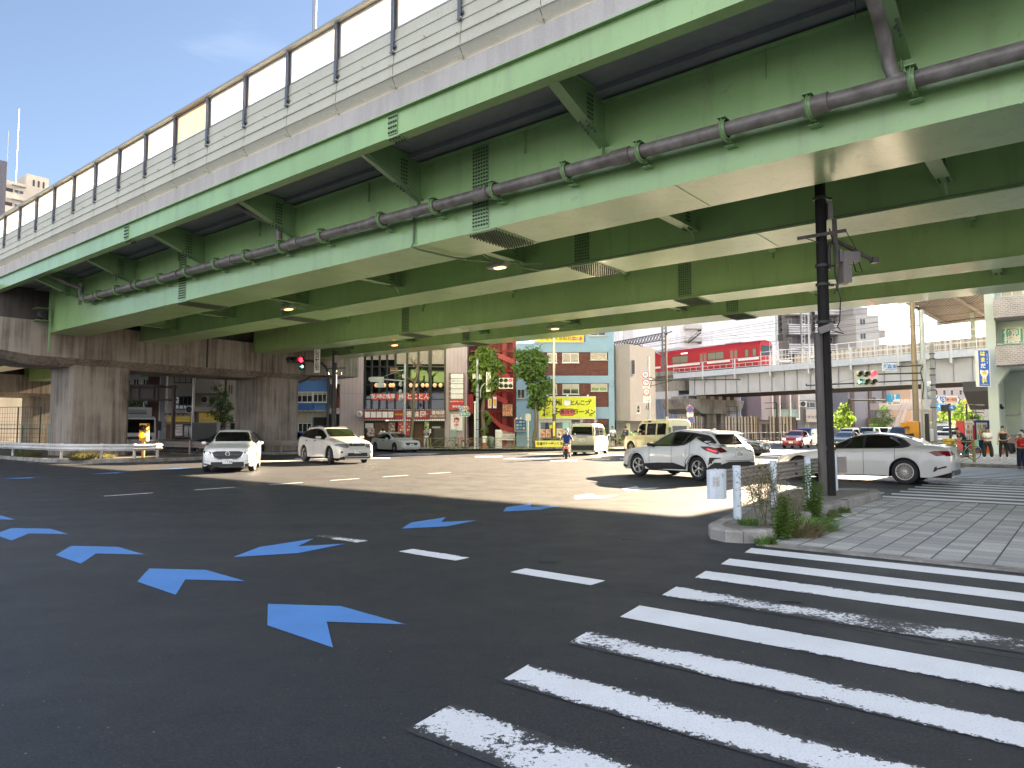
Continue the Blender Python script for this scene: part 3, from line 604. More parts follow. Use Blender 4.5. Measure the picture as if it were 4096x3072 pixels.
def aircon(o, x, y, z, w=.8, h=.6):
    a = bld('air_conditioner', paint((.55, .54, .50), .5), o, lambda b: b.box(x, y - .3, z, x + w, y - .004, z + h))
    bld('fan', MDK, a, lambda b: b.lathe([(.02, 0), (h * .4, 0), (h * .42, .015), (h * .36, .02)], 18, Matrix.Translation((x + w * .42, y - .302, z + h / 2)) @ Matrix.Rotation(R(90), 4, 'X')))
def spot(o, x, y, z, mat=None):
    bld('spotlight', mat or MDK, o, lambda b: (b.tube([(x, y, z), (x - .05, y - .3, z + .12), (x - .12, y - .5, z + .08)], .025, 6), b.cyl((x - .12, y - .5, z + .1), (x - .16, y - .48, z - .06), .05, .08, 8)))
# --- white and brown block far left
B = Bd('apartment_building', 'white apartment block with tall blue windows and a brown tiled right half, behind the truck', 380, 66)
B.box('wall', paint((.58, .58, .60), .7), 380, 1280, 597, 1800, 0, 10)
B.box('brick_wall', brick((.14, .062, .048), (.17, .075, .055), (.09, .06, .05)), 598, 1280, 651, 1800, -.25, 10)
B.box('corner_pillar', paint((.24, .24, .27), .6), 652, 1280, 672, 1800, -.4, 10); B.box('downpipe', paint((.6, .6, .6), .4), 646, 1300, 650, 1800, -.35, -.26)
for v in (1330, 1430, 1515, 1600): [B.win(u, v, u + 24, v + 36, WFR, GLS2, 2, 0) for u in (420, 462, 500, 534, 572)]
# --- beige block with the yellow signs
B = Bd('apartment_building', 'beige apartment block with curved ribbed balconies above two yellow massage signs', 672, 62)
BEI = paint((.40, .36, .325), .8, 0, .14, 1.5, .1); BEI2 = siding((.46, .40, .33), (.30, .26, .21), .12, .14, True)
B.box('wall', BEI, 672, 1300, 776, 1800, 0, 9); B.box('wall', BEI2, 776.3, 1300, 905, 1800, .45, 9); B.box('side_wall', paint((.55, .49, .40), .85, 0, .1, 1.2), 905.3, 1270, 1046, 1800, .1, 9)
def balc(v0, v1):
    x0, x1, z1, z0 = B.X(792), B.X(896), B.Z(v0), B.Z(v1); c = .5
    b = MB(); b.prism([(x0, .44), (x0, -.9), (x1 - c, -.9), (x1 - c * .3, -.75), (x1, -.45), (x1, .44)], z0, z1); b.build('balcony', BEI2, B.o)
balc(1522, 1576); balc(1395, 1450); balc(1628, 1648)
B.win(696, 1504, 766, 1531, DFR, CUR, 3); B.win(703, 1585, 770, 1637, DFR, GLS, 4); B.win(696, 1400, 766, 1440, DFR, GLS2, 3)
B.win(835, 1590, 870, 1625, ALU, CUR, 1, .45); B.win(812, 1490, 890, 1521, ALU, CUR, 3, .45); aircon(B.o, B.X(750), 0, B.Z(1652)); aircon(B.o, B.X(808), .45, B.Z(1612), .45, .6)
B.box('cornice', paint((.30, .17, .10), .7), 672, 1688, 790, 1697, -.35, -.002); B.box('shopfront', paint((.10, .045, .03), .6), 672, 1697, 790, 1800, -.12, -.003); B.box('shopfront', paint((.16, .13, .10), .6), 795, 1697, 905, 1800, .2, .44)
B.win(690, 1700, 735, 1790, paint((.12, .05, .03), .5), GLS, 2, -.12); B.win(740, 1700, 786, 1790, paint((.12, .05, .03), .5), GLS2, 2, -.12)
for u in (915, 925): B.box('slit_window', DFR, u, 1540, u + 3, 1575, .06, .098)
B.win(925, 1692, 945, 1800, DFR, GLS, 1, .1, False)
o = sign('shop_sign', 'long yellow shop sign under the dark ribbon window, left of the bigger yellow sign', 674, 1667, 761, 1686, 61.4, KY, paint((.5, .35, .05), .5))
text('いやしのめぐみ もみほぐし', 'lettering', .26, (0, -.012, 0), paint((.55, .35, .12), .5), o)
o = sign('shop_sign', 'square yellow massage sign partly behind the small street tree', 797, 1651, 878, 1690, 61.4, KY)
text('asian relaxation', 'lettering', .24, (-.25, -.012, .15), paint((.62, .42, .2), .5), o); text('villa', 'lettering', .42, (.62, -.012, .18), KR, o); text('全身もみほぐし', 'lettering', .24, (-.2, -.012, -.22), paint((.45, .25, .1), .5), o)
for k in range(5): spot(B.o, B.X(684 + 17 * k), 0, B.Z(1658), MDK)
for k in range(4): spot(B.o, B.X(806 + 26 * k), .45, B.Z(1640), MDK)
o = sign('price_poster', 'white poster with red prices in the shop window under the beige block', 703, 1698, 729, 1742, 61.7, KW, th=.02)
for s_, z in (('いやしの', .32), ('整体60分', .06), ('2,980円', -.2)): text(s_, 'lettering', .17, (0, -.01, z), KR, o)
# --- blue corrugated shop house
B = Bd('corrugated_house', 'blue corrugated metal house with a row of white framed windows above a cream garage front', 1180, 61)
BLC = siding((.07, .20, .50), (.05, .1, .3), .17, corr=True, rough=.45)
B.box('corrugated_wall', BLC, 1180, 1440, 1311, 1641, -.1, 8); B.box('ground_floor', streak((.45, .42, .35), (.15, .12, .09), .6), 1180, 1646, 1311, 1800, 0, 8); B.box('ledge', streak((.42, .40, .35), (.1, .08, .06), .8), 1180, 1641.2, 1313, 1645.8, -.45, 8)
B.win(1168, 1567, 1254, 1610, WFR, GLS2, 4, -.1, True, .07, .4); B.win(1255, 1567, 1311, 1610, WFR, GLS2, 3, -.1, True, .07, .3)
B.box('window_box', paint((.045, .13, .36), .5), 1192, 1615, 1257, 1637, -.35, -.103); B.win(1196, 1692, 1251, 1745, WFR, GLS2, 3, 0)
B.box('garage_opening', paint((.02, .02, .022), .8), 1257, 1669, 1311, 1790, -.03, -.003); B.box('garage_side', paint((.2, .24, .3), .7), 1252, 1669, 1256.8, 1790, -.05, -.003)
# --- pink panel building with the restaurants
B = Bd('restaurant_building', 'tall pink panelled building with a black glazed front above two red restaurant sign boards', 1313, 60)
PNK = siding((.44, .365, .37), (.22, .17, .18), .33, .05, pz=4.6, rough=.55)
B.box('wall', PNK, 1360, 1000, 1458, 1800, 0, 12); B.box('wall', PNK, 1780, 1000, 1868, 1800, 0, 12); B.box('roof_wall', PNK, 1313, 1000, 1359.6, 1536, .05, 12); B.box('lower_wall', PNK, 1313, 1632, 1359.6, 1655, .05, 3); B.box('recess', paint((.10, .07, .05), .8), 1313, 1537, 1359, 1631, 1.2, 3)
B.box('recess', MBK, 1313, 1656, 1359, 1800, .6, 2); B.box('stair_wall', paint((.5, .34, .2), .8), 1342, 1540, 1359, 1631, .9, 1.19)
b = MB()
for k in range(9): x = B.X(1337 + 2.7 * k); b.box(x, .06, B.Z(1630), x + .025, .09, B.Z(1588))
b.box(B.X(1336), .03, B.Z(1589), B.X(1360), .11, B.Z(1587)); b.build('balcony_rail', paint((.30, .05, .03), .5), B.o)
B.box('side_strip', PNK, 1329, 1537, 1335.5, 1631, .05, .8)
B.box('curtain_wall', glass('07090b', .05), 1458.4, 1000, 1779.6, 1640, .12, 11.9)
us = [1458.5, 1486, 1517, 1547, 1580, 1628, 1673, 1717, 1722, 1780]
b = MB()
for u in us: b.box(B.X(u) - .07, -.06, B.Z(1640), B.X(u) + .07, .118, B.Z(1000))
for v in (1638, 1597, 1538, 1466, 1395, 1325, 1255): b.box(B.X(1458.4), -.02, B.Z(v) - .05, B.X(1780), .117, B.Z(v) + .05)
b.build('mullion', paint((.02, .022, .028), .35), B.o)
CUP = paint((.38, .34, .27), .8, 0, .3, 9)
for i, (u0, u1) in enumerate(zip(us[:-1], us[1:])):
    if u1 - u0 < 10: continue
    for vt, vb in ((1398, 1464), (1330, 1392), (1260, 1322)):
        b = MB(); x0, x1 = B.X(u0) + .09, B.X(u1) - .09; n = 16; zb = B.Z(vb - (25 if i < 4 else 8)); pts = [(x0 + (x1 - x0) * k / n, .09 - (.02 if k % 2 else 0)) for k in range(n + 1)]
        b.add([(x, y, zb) for x, y in pts] + [(x, y, B.Z(vt)) for x, y in pts], [(k, k + 1, n + 2 + k, n + 1 + k) for k in range(n)]); b.build('curtain', CUP, B.o)
for k, (u0, u1, s_) in enumerate(((1487, 1515, '炭火'), (1518, 1545, '串焼'), (1548, 1576, '浅草'), (1586, 1626, '豚'), (1629, 1670, 'とこ'), (1675, 1715, 'とん'))):
    o = sign('window_banner', ['first', 'second', 'third', 'fourth', 'fifth', 'sixth'][k] + ' red lettered banner from the left in the black glass front', u0, 1573, u1, 1601, 59.93, KR, th=.02, cat='banner', group='red banners along the restaurant windows')
    text(s_, 'lettering', .42 if k < 3 else .5, (0, -.01, 0), KW, o, bold=.008)
LAN = emit((1, .55, .25), .6, (.75, .4, .2))
for u in (1505, 1537, 1562, 1573, 1643, 1664, 1691, 1708, 1739, 1762):
    x, z = D(u, 1541, 59.95); o = bld('paper_lantern', LAN, None, lambda b: b.ball((0, 0, 0), .16, 12, (1, 1, 1.15))); o.location = (x, 59.93, z)
    setp(o, 'round orange paper lantern behind the black restaurant glass', 'lantern', 'paper lanterns in the restaurant window')
b = MB()
for u0, u1 in ((1457, 1780),): b.box(B.X(u0), -.5, B.Z(1641), B.X(u1), -.003, B.Z(1637)); b.box(B.X(u0), -.5, B.Z(1682), B.X(u1), -.003, B.Z(1678))
b.build('awning_edge', MDK, B.o)
b = MB()
for k in range(46): b.box(B.X(1459 + 7 * k), -.54, B.Z(1641), B.X(1462 + 7 * k), -.505, B.Z(1638.5)); b.box(B.X(1459 + 7 * k), -.54, B.Z(1681), B.X(1462 + 7 * k), -.505, B.Z(1678.5))
b.build('light_bulbs', paint((.8, .72, .6), .4), B.o)
MAR = paint((.33, .018, .03), .45)
o = sign('restaurant_sign', 'dark red sign board with five pictures of dishes, left end of the restaurant front', 1457, 1642, 1576, 1675, 59.5, MAR, MDK, .1)
for k in range(5):
    x = -.98 + .49 * k; c = [(.35, .10, .03), (.45, .12, .06), (.38, .16, .05), (.22, .28, .05), (.45, .08, .05)][k]
    bld('dish_picture', KW, o, lambda b: b.box(x - .21, -.012, -.24, x + .21, -.002, .24))
    t = NT('food'); v = t.n('TexVoronoi', Scale=13.); t.l(t.co(), v.inputs['Vector']); t.col(t.mix(t.math('MULTIPLY', v.outputs['Distance'], 1.4), c, (.75, .62, .42))); t.set(.4)
    bld('dish_picture', t.m, o, lambda b: b.lathe([(.01, -.012), (.185, -.006), (.19, 0)], 20, Matrix.Translation((x, -.014, 0)) @ Matrix.Rotation(R(90), 4, 'X')))
o = sign('restaurant_sign', 'dark red sign board lettered in white in the middle of the restaurant front', 1578, 1642, 1715, 1675, 59.5, MAR, MDK, .1)
text('香味園', 'lettering', .54, (.38, -.012, 0), KW, o, bold=.008, sp=1.1); text('本格中華料理', 'lettering', .17, (-1.0, -.012, 0), KY, o); text('宴会承ります', 'lettering', .13, (1.15, -.012, .05), KW, o)
o = sign('restaurant_sign', 'brown and white wavy sign board at the right end of the restaurant front', 1718, 1641, 1779, 1674, 59.5, paint((.24, .10, .07), .5), MDK, .1)
text('香味園', 'lettering', .36, (.08, -.012, .12), KW, o, bold=.006); text('お持ち帰りできます', 'lettering', .16, (0, -.012, -.17), KW, o)
x, z = D(1439, 1656, 59.4); o = thing('round_sign', 'round white projecting sign with a red character, left of the restaurant sign', 'sign', (x, 59.4, z))
Mr = Matrix.Rotation(R(90), 4, 'X')
bld('board', KW, o, lambda b: b.lathe([(.01, .1), (.25, .1), (.26, 0), (.25, -.1), (.01, -.1)], 24, Mr)); bld('rim', MST, o, lambda b: b.lathe([(.25, .11), (.28, .11), (.28, -.11), (.25, -.11)], 24, Mr)); text('香', 'lettering', .3, (0, -.115, 0), paint((.2, .02, .02), .5), o)
bld('arm', MDK, o, lambda b: b.box(.26, -.03, -.03, .42, .6, .03))
# ground floor of the restaurant
B.box('shopfront', paint((.045, .03, .022), .6), 1458.5, 1683, 1779.5, 1800, .1, 3)
for u0, v0, u1, v1, m in ((1463, 1693, 1495, 1713, KW), (1500, 1690, 1553, 1740, paint((.16, .09, .05), .6)), (1660, 1685, 1695, 1800, paint((.10, .05, .03), .6))): B.box('shopfront_panel', m, u0, v0, u1, v1, .02, .095)
for u0, v0, u1, v1, c1, c2, l in ((1593, 1687, 1615, 1742, (.62, .5, .3), (.45, .03, .03), 'tall red and cream menu board left of the bare tree'), (1622, 1687, 1643, 1742, (.6, .5, .25), (.45, .03, .03), 'tall red and cream menu board just behind the bare tree'),
                                (1555, 1690, 1580, 1733, (.5, .45, .38), (.2, .12, .08), 'cream menu board with rows of small dishes beside the kitchen window'), (1698, 1687, 1716, 1725, (.6, .55, .2), (.2, .3, .1), 'narrow yellow green menu strip beside the dark entrance'),
                                (1468, 1712, 1498, 1745, (.08, .08, .1), (.5, .4, .35), 'dark portrait poster by the left end of the restaurant')):
    t = NT('menu'); v = t.n('TexVoronoi', Scale=6.); t.l(t.co(), v.inputs['Vector']); t.col(t.mix(t.ramp(v.outputs['Distance'], (.3, 0.), (.45, 1.)), c1, c2)); t.set(.5)
    sign('menu_board', l, u0, v0, u1, v1, 59.6, t.m, MDK, .04, 'menu board', t=.025)
sign('banner', 'small white notice over the dark service door of the restaurant', 1716, 1716, 1724, 1733, 59.7, KW, th=.02)
B.box('service_door', paint((.07, .055, .045), .5), 1735, 1714, 1778, 1790, -.03, .06); B.box('service_door', paint((.4, .38, .36), .5), 1729, 1706, 1762, 1713, -.02, .06)
# tenant directory and mahjong banner on the right pink strip
o = sign('tenant_directory', 'tall lit tenant directory with floor numbers 7F to 2F on the pink wall', 1797, 1494, 1854, 1637, 59.75, paint((.1, .09, .1), .5), paint((.3, .14, .12), .5), .2)
h = o['h']; w_ = o['w']; rh = h / 7
for k in range(7):
    z = h / 2 - rh * (k + .5)
    m = KW if k < 5 else KR
    bld('name_plate', m, o, lambda b: b.box(-w_ / 2 + (.14 if k < 6 else .02), -.03, z - rh * .45, w_ / 2 - .03, -.002, z + rh * .45))
    if k < 6: text('765432'[k] + 'F', 'lettering', .13, (-w_ / 2 + .07, -.008, z), KW, o)
text('日商バスタジオ', 'lettering', .14, (.07, -.04, h / 2 - rh * 1.5), KB, o); text('炭火串焼 豚とことん', 'lettering', .12, (.06, -.04, h / 2 - rh * 5.5), KW, o, bold=.002); text('香味園', 'lettering', .22, (.0, -.04, h / 2 - rh * 6.5), KW, o, bold=.003)
o = sign('cloth_banner', 'white cloth banner with two red mahjong characters on the pink wall', 1803, 1657, 1850, 1722, 59.8, KW, th=.02, cat='banner')
text('当ビル4F', 'lettering', .17, (0, -.012, .53), KBL, o); text('麻', 'lettering', .5, (0, -.012, .17), KR, o, bold=.012); text('雀', 'lettering', .5, (0, -.012, -.36), KR, o, bold=.012)
# --- red spiral stair tower
B = Bd('stair_tower', 'narrow building wrapped in red vertical bars with red zigzag stairs behind them', 1869, 60.4)
RED = paint((.33, .022, .022), .45); RED2 = paint((.16, .015, .015), .6)
B.box('back_wall', paint((.06, .012, .014), .7), 1869, 1100, 2064, 1800, 2.6, 8); B.box('side_wall', siding((.30, .02, .02), (.12, .01, .01), .17, corr=True), 1869, 1577, 1893, 1655, .0, .5); B.box('ground_wall', paint((.38, .27, .27), .7), 2000, 1712, 2060, 1800, .6, 2.5)
b = MB()
for k in range(24): u = 1938 + k * 5.4; b.box(B.X(u), .25, B.Z(1705 if u > 1990 else 1640 + (u - 1938)), B.X(u) + .035, .31, B.Z(1090))
b.build('bar_screen', RED, B.o)
b = MB()
for u in (2010, 2050): b.box(B.X(u), .5, 0, B.X(u) + .3, .8, B.Z(1090))
for j, (v0, v1, u0, u1) in enumerate(((1642, 1700, 1945, 2010), (1700, 1712, 2010, 2062), (1410, 1440, 1990, 2062), (1560, 1600, 1950, 2030), (1465, 1500, 1960, 2040), (1320, 1350, 1960, 2050))):
    y = 1.2; b.ext([(B.X(u0), B.Z(v0)), (B.X(u1), B.Z(v1)), (B.X(u1), B.Z(v1) - .45), (B.X(u0), B.Z(v0) - .45)], .1, .24, 1); b.ext([(B.X(u0), B.Z(v0)), (B.X(u1), B.Z(v1)), (B.X(u1), B.Z(v1) - .2), (B.X(u0), B.Z(v0) - .2)], .5, 2.4, 1)
b.build('stair_flight', RED, B.o)
b = MB()
for v in (1400, 1480, 1560, 1640): b.box(B.X(1880), .4, B.Z(v) - .12, B.X(2062), 2.5, B.Z(v))
b.build('landing', RED2, B.o)
for k, u in enumerate((1952, 1972)):
    o = sign('beer_banner', ('left' if k == 0 else 'right') + ' one of the two small beer glass banners on the red stair tower', u, 1587, u + 14, 1633, 60.0, KW, th=.03, cat='banner', group='beer banners')
    w_, h = o['w'], o['h']; bld('beer_glass', paint((.75, .45, .03), .3), o, lambda b: b.box(-w_ * .34, -.012, -h * .3, w_ * .34, -.002, h * .28)); bld('beer_foam', KW, o, lambda b: b.box(-w_ * .36, -.014, h * .28, w_ * .36, -.002, h * .42))
t = NT('food'); v = t.n('TexVoronoi', Scale=9.); t.l(t.co(), v.inputs['Vector']); t.col(t.mix(t.ramp(v.outputs['Distance'], (.1, 0.), (.6, 1.)), (.05, .02, .02), (.62, .28, .14))); t.set(.4)
o = sign('food_poster', 'dark poster with a plate of grilled meat hung on the red bars', 2010, 1617, 2050, 1664, 60.5, t.m, MDK, .05); text('豚', 'lettering', .3, (.1, -.01, .22), KR, o)
o = sign('mahjong_notice', 'white notice about healthy mahjong under the red stair', 2008, 1723, 2060, 1761, 60.6, KW, th=.03)
text('健康麻雀', 'lettering', .25, (0, -.01, .2), KR, o); text('時間内打ち放題', 'lettering', .13, (0, -.01, -.07), paint((.25, .05, .2), .5), o); text('1500円', 'lettering', .15, (0, -.01, -.25), paint((.25, .05, .2), .5), o)
o = sign('menu_case', 'lit blue menu case with two lamps on top, right of the red stair', 2061, 1678, 2104, 1723, 59.9, paint((.02, .03, .05), .4), WFR, .2, 'menu case')
for i in range(3):
    for j in range(3): x, z = -.27 + .27 * i, .27 - .27 * j; bld('menu_picture', paint([(.1, .25, .55), (.45, .5, .35), (.15, .35, .6)][(i + j) % 3], .4), o, lambda b: b.box(x - .11, -.012, z - .1, x + .11, -.002, z + .1))
for q in (-.2, .15): spot(o, q, 0, .55, MW)
B.box('pipe', MDK, 2062, 1500, 2066, 1790, -.1, 0)
# --- blue building with brick panels and the ramen shop
B = Bd('brick_and_blue_building', 'light blue building with dark brick bands and sliding windows above the yellow ramen sign', 2065, 60)
LBL = paint((.215, .34, .435), .65, 0, .08, .9, .05); BRK = brick((.19, .065, .04), (.10, .035, .028), (.07, .04, .035), .23, .075, .01)
B.box('wall', LBL, 2065, 1372, 2345, 1800, .3, 10); B.box('wall', LBL, 2345.3, 1180, 2459, 1800, .3, 10); B.box('frame_beam', LBL, 2135, 1372, 2456, 1408.5, .0, .298); B.box('frame_beam', LBL, 2150, 1502.5, 2456, 1533, .0, .298)
B.box('frame_pillar', LBL, 2433.4, 1408.7, 2456, 1502.3, .0, .298); B.box('frame_pillar', LBL, 2434.4, 1533.2, 2457, 1790, .0, .298); B.box('frame_beam', LBL, 2382, 1628, 2434, 1675, .0, .298)
B.box('brick_panel', BRK, 2150, 1409, 2433, 1502, .1, .299); B.box('brick_panel', BRK, 2150, 1533.5, 2434, 1627.5, .1, .299); B.box('brick_panel', BRK, 2384, 1676, 2433, 1696, .05, .299); B.box('roof_edge', paint((.3, .36, .4), .5), 2135, 1369, 2345, 1371.8, -.06, .6)
for u0, u1, v0, v1, f in ((2190, 2228, 1411, 1451, WFR), (2250, 2316, 1411, 1451, WFR), (2363, 2429, 1410, 1440, ALU), (2190, 2228, 1537, 1577, ALU), (2250, 2316, 1536, 1577, ALU), (2364, 2430, 1535, 1565, ALU), (2363, 2427, 1290, 1342, ALU)): B.win(u0, v0, u1, v1, f, GLS2, 2, .1 if v0 > 1350 else .3, True, .07, .75 if f is WFR else .5)
B.win(2068, 1555, 2100, 1594, ALU, GLS2, 2, .3, True, .06)
for u, v in ((2437, 1399), (2440, 1524)): bld('vent_frame', paint((.15, .26, .35), .6), B.o, lambda b: (b.bar((B.X(u), -.01, B.Z(v)), (B.X(u + 13), -.01, B.Z(v)), .02, .03), b.bar((B.X(u), -.01, B.Z(v + 22)), (B.X(u + 13), -.01, B.Z(v + 22)), .02, .03), b.bar((B.X(u), -.01, B.Z(v)), (B.X(u), -.01, B.Z(v + 22)), .02, .03), b.bar((B.X(u + 13), -.01, B.Z(v)), (B.X(u + 13), -.01, B.Z(v + 22)), .02, .03)))
b = MB(); [b.bar((B.X(2065 + 12 * k), .4, B.Z(1372)), (B.X(2065 + 12 * k), .4, B.Z(1358)), .03) for k in range(8)]; b.bar((B.X(2065), .4, B.Z(1360)), (B.X(2150), .4, B.Z(1360)), .03); b.build('roof_rail', WFR, B.o)
B.box('garage_opening', MBK, 2384, 1697, 2433, 1790, .1, .298)
# ramen shop
B.box('shopfront', WFR, 2154, 1676, 2382, 1690, -.45, .29); B.box('shop_pillar', WFR, 2154, 1690.2, 2159, 1790, -.45, .0); B.box('shop_pillar', WFR, 2276, 1690.2, 2281, 1790, -.45, .0); B.box('shop_pillar', WFR, 2377, 1690.2, 2382, 1790, -.45, .0); B.box('shop_wall', WFR, 2154, 1690.3, 2382, 1790, .05, .29)
B.win(2159.5, 1682, 2275, 1790, WFR, glass('3c4a48'), 2, -.3, False, .05); B.win(2283, 1684, 2320, 1790, WFR, glass('1c2426'), 2, -.3, False, .06); B.box('awning', MDK, 2283, 1680, 2318, 1689, -.46, -.4501)
YEL = paint((.62, .66, .02), .45)
o = sign('ramen_sign', 'big lime yellow ramen sign board with black brush lettering and a red oval', 2158, 1588, 2381, 1673, 59.3, YEL, WFR, .3, t=.06)
text('九州', 'lettering', .62, (-1.05, -.012, .38), KB, o, bold=.014); text('とんこつ', 'lettering', .46, (1.05, -.012, .38), KB, o, bold=.014, sp=.85); text('博多', 'lettering', .72, (-1.35, -.012, -.38), KB, o, bold=.016); text('ラーメン', 'lettering', .5, (1.42, -.012, -.38), KB, o, bold=.016, sp=.9)
def rrect(w, h, r, n=6):
    return [(cx + r * math.cos(a), cz + r * math.sin(a)) for cx, cz, a0 in ((w / 2 - r, h / 2 - r, 0), (-w / 2 + r, h / 2 - r, 90), (-w / 2 + r, -h / 2 + r, 180), (w / 2 - r, -h / 2 + r, 270)) for a in [R(a0 + 90 * k / n) for k in range(n + 1)]]
bld('oval', paint((.62, .10, .08), .5), o, lambda b: b.ext([(x - .02, z - .38) for x, z in rrect(1.2, .52, .2)], -.012, -.002, 1)); bld('oval_rim', KB, o, lambda b: b.ext([(x - .02, z - .38) for x, z in rrect(1.3, .6, .24)], -.008, -.001, 1))
text('長浜や', 'lettering', .4, (-.02, -.018, -.38), KB, o, bold=.012)
bld('round_spot', paint((.72, .74, .76), .5), o, lambda b: b.lathe([(.01, -.01), (.27, -.005), (.28, 0)], 20, Matrix.Translation((0, -.012, .42)) @ Mr))
for x, z, a in ((-1.95, -.62, 0), (1.95, -.62, 0), (1.9, .6, 180)): text('の', 'lettering', .3, (x, -.012, z), KB, o, rot=(math.pi / 2, R(a), 0), bold=.008)
for k in range(3): spot(o, -1.6 + 1.7 * k, 0, .95, MW)
o = sign('shop_sign', 'small dark maroon sign with pale lettering above the ramen shop door', 2333, 1678, 2377, 1692, 59.4, paint((.08, .02, .03), .5)); text('長浜ラーメン 三代目', 'lettering', .17, (0, -.01, 0), paint((.7, .45, .5), .5), o)
for k, (u0, u1, v0, v1, c1, c2) in enumerate(((2161, 2181, 1717, 1750, (.65, .5, .3), (.6, .08, .08)), (2183, 2203, 1717, 1750, (.6, .45, .3), (.6, .1, .08)), (2226, 2251, 1714, 1750, (.7, .62, .4), (.6, .25, .1)), (2253, 2274, 1714, 1750, (.7, .6, .4), (.55, .2, .1)), (2197, 2222, 1700, 1714, (.7, .6, .03), (.7, .5, .05)), (2250, 2276, 1689, 1713, (.3, .6, .5), (.35, .6, .52)))):
    t = NT('menu'); v = t.n('TexVoronoi', Scale=5.); t.l(t.co(), v.inputs['Vector']); t.col(t.mix(t.ramp(v.outputs['Distance'], (.3, 0.), (.5, 1.)), c2, c1)); t.set(.5)
    sign('ramen_poster', ['ramen bowl poster at the left end of the shop window', 'second ramen bowl poster from the left in the shop window', 'cream menu poster left of the ramen shop door', 'cream menu poster touching the ramen shop door', 'small yellow notice over the ramen posters', 'pale green notice high in the ramen shop window'][k], u0, v0, u1, v1, 59.55, t.m, th=.02, cat='poster')
o = sign('rooftop_sign', 'yellow rooftop signboard with a dark red arrow above the blue building', 2140, 1330, 2336, 1368, 60.6, KY, None, .25)
text('京急平和島駅前店', 'lettering', .38, (-.1, -.012, -.12), KB, o); bld('arrow', paint((.5, .06, .05), .5), o, lambda b: b.ext([(1.05, -.22), (1.05, -.02), (1.75, -.02), (1.75, .12), (2.0, -.12), (1.75, -.35), (1.75, -.22)], -.012, -.002, 1)); text('60m先右側', 'lettering', .15, (1.37, -.018, -.12), KW, o)
# --- grey building with the rounded corner
B = Bd('grey_house', 'windowless grey rendered building with a rounded corner and one narrow window', 2459, 60)
GRY = paint((.27, .255, .245), .9, 0, .07, 1.5, .3)
x0, x1, x2 = 0, B.X(2520), B.X(2651); pl = [(x0, 5), (x0, .9)] + [(x0 + .9 * (1 - math.cos(R(a))), .9 - .9 * math.sin(R(a))) for a in (20, 40, 60, 80)] + [(x1, -.05), (x2 + .1, 3.6), (x2 + .1, 9), (x0, 9)]
bld('wall', GRY, B.o, lambda b: b.prism(pl, B.Z(1683), B.Z(1377))); bld('ground_floor', siding((.26, .27, .26), (.12, .12, .12), .3, .06, pz=.3), B.o, lambda b: b.prism([(.3, 1.3), (x2 - .4, 4.2), (x2 - .4, 9), (.3, 9)], 0, B.Z(1683) - .002))
a_ = Matrix.Translation((x1, -.05, 0)) @ Matrix.Rotation(math.atan2(3.65, x2 + .1 - x1), 4, 'Z')
bld('window', paint((.03, .028, .025), .4), B.o, lambda b: b.box(.35, -.01, B.Z(1495), .82, .02, B.Z(1438)), a_); bld('window_edge', paint((.4, .38, .36), .6), B.o, lambda b: (b.box(.82, -.03, B.Z(1497), .86, .02, B.Z(1436)), b.box(.33, -.03, B.Z(1497), .82, .02, B.Z(1495.5))), a_)
B.box('door', paint((.45, .42, .30), .6), 2507, 1693, 2525, 1790, .8, 1.29)
# ============================================================= RAILWAY VIADUCT, TRAIN, STATION
RA = math.atan2(-.81, .588)      # direction of the railway: right and toward the camera
def rp(t, off=0, z=0): return (25.0 + .588 * t - -.81 * off, 100.0 - .81 * t + .588 * off, z)
rr = thing('railway_bridge', 'pale blue steel railway bridge with handrail crossing the road behind the traffic', 'bridge', rp(0), RA)
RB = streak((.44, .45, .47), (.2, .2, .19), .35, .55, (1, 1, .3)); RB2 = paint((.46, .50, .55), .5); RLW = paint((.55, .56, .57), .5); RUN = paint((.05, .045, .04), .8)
b = MB(); b.box(0, 0, 6.45, 60, .03, 8.85); b.box(0, -.25, 6.4, 60, .3, 6.45); b.build('girder', RB, rr)
b = MB(); [b.box(1 + 1.75 * k, -.16, 6.46, 1.03 + 1.75 * k, -.002, 8.84) for k in range(34)]; b.build('stiffener', paint((.28, .30, .34), .6), rr)
b = MB(); b.box(-2, -1.0, 8.86, 60, -.9, 9.6); b.box(-2, -.9, 8.86, 60, .3, 8.92); b.build('edge_beam', RB2, rr)
b = MB(); [b.ext([(-.9, 8.85), (-.9, 8.5), (-.01, 8.1), (-.01, 8.85)], 3 + 5.2 * k, 3.1 + 5.2 * k) for k in range(11)]; b.build('bracket', RB, rr)
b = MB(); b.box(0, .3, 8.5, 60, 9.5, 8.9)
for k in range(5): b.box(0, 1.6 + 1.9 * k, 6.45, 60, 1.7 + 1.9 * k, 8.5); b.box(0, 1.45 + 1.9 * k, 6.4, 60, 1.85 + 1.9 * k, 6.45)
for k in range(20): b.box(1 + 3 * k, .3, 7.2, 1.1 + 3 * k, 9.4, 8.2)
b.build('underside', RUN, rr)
for k in range(11): bld('rail_post', RLW, rr, lambda b: b.box(3.2 + 5.2 * k, -1.08, 8.3, 3.36 + 5.2 * k, -1.005, 10.85))
b = MB()
for z in (10.82, 10.2, 9.72): b.box(-2, -1.04, z, 60, -1.01, z + .06)
for k in range(62): x = -1.9 + 1.0 * k; b.box(x, -1.035, 9.72, x + .05, -1.015, 10.25 if k % 1 else 10.82 if k % 5 == 0 else 10.25)
b.build('handrail', RLW, rr)
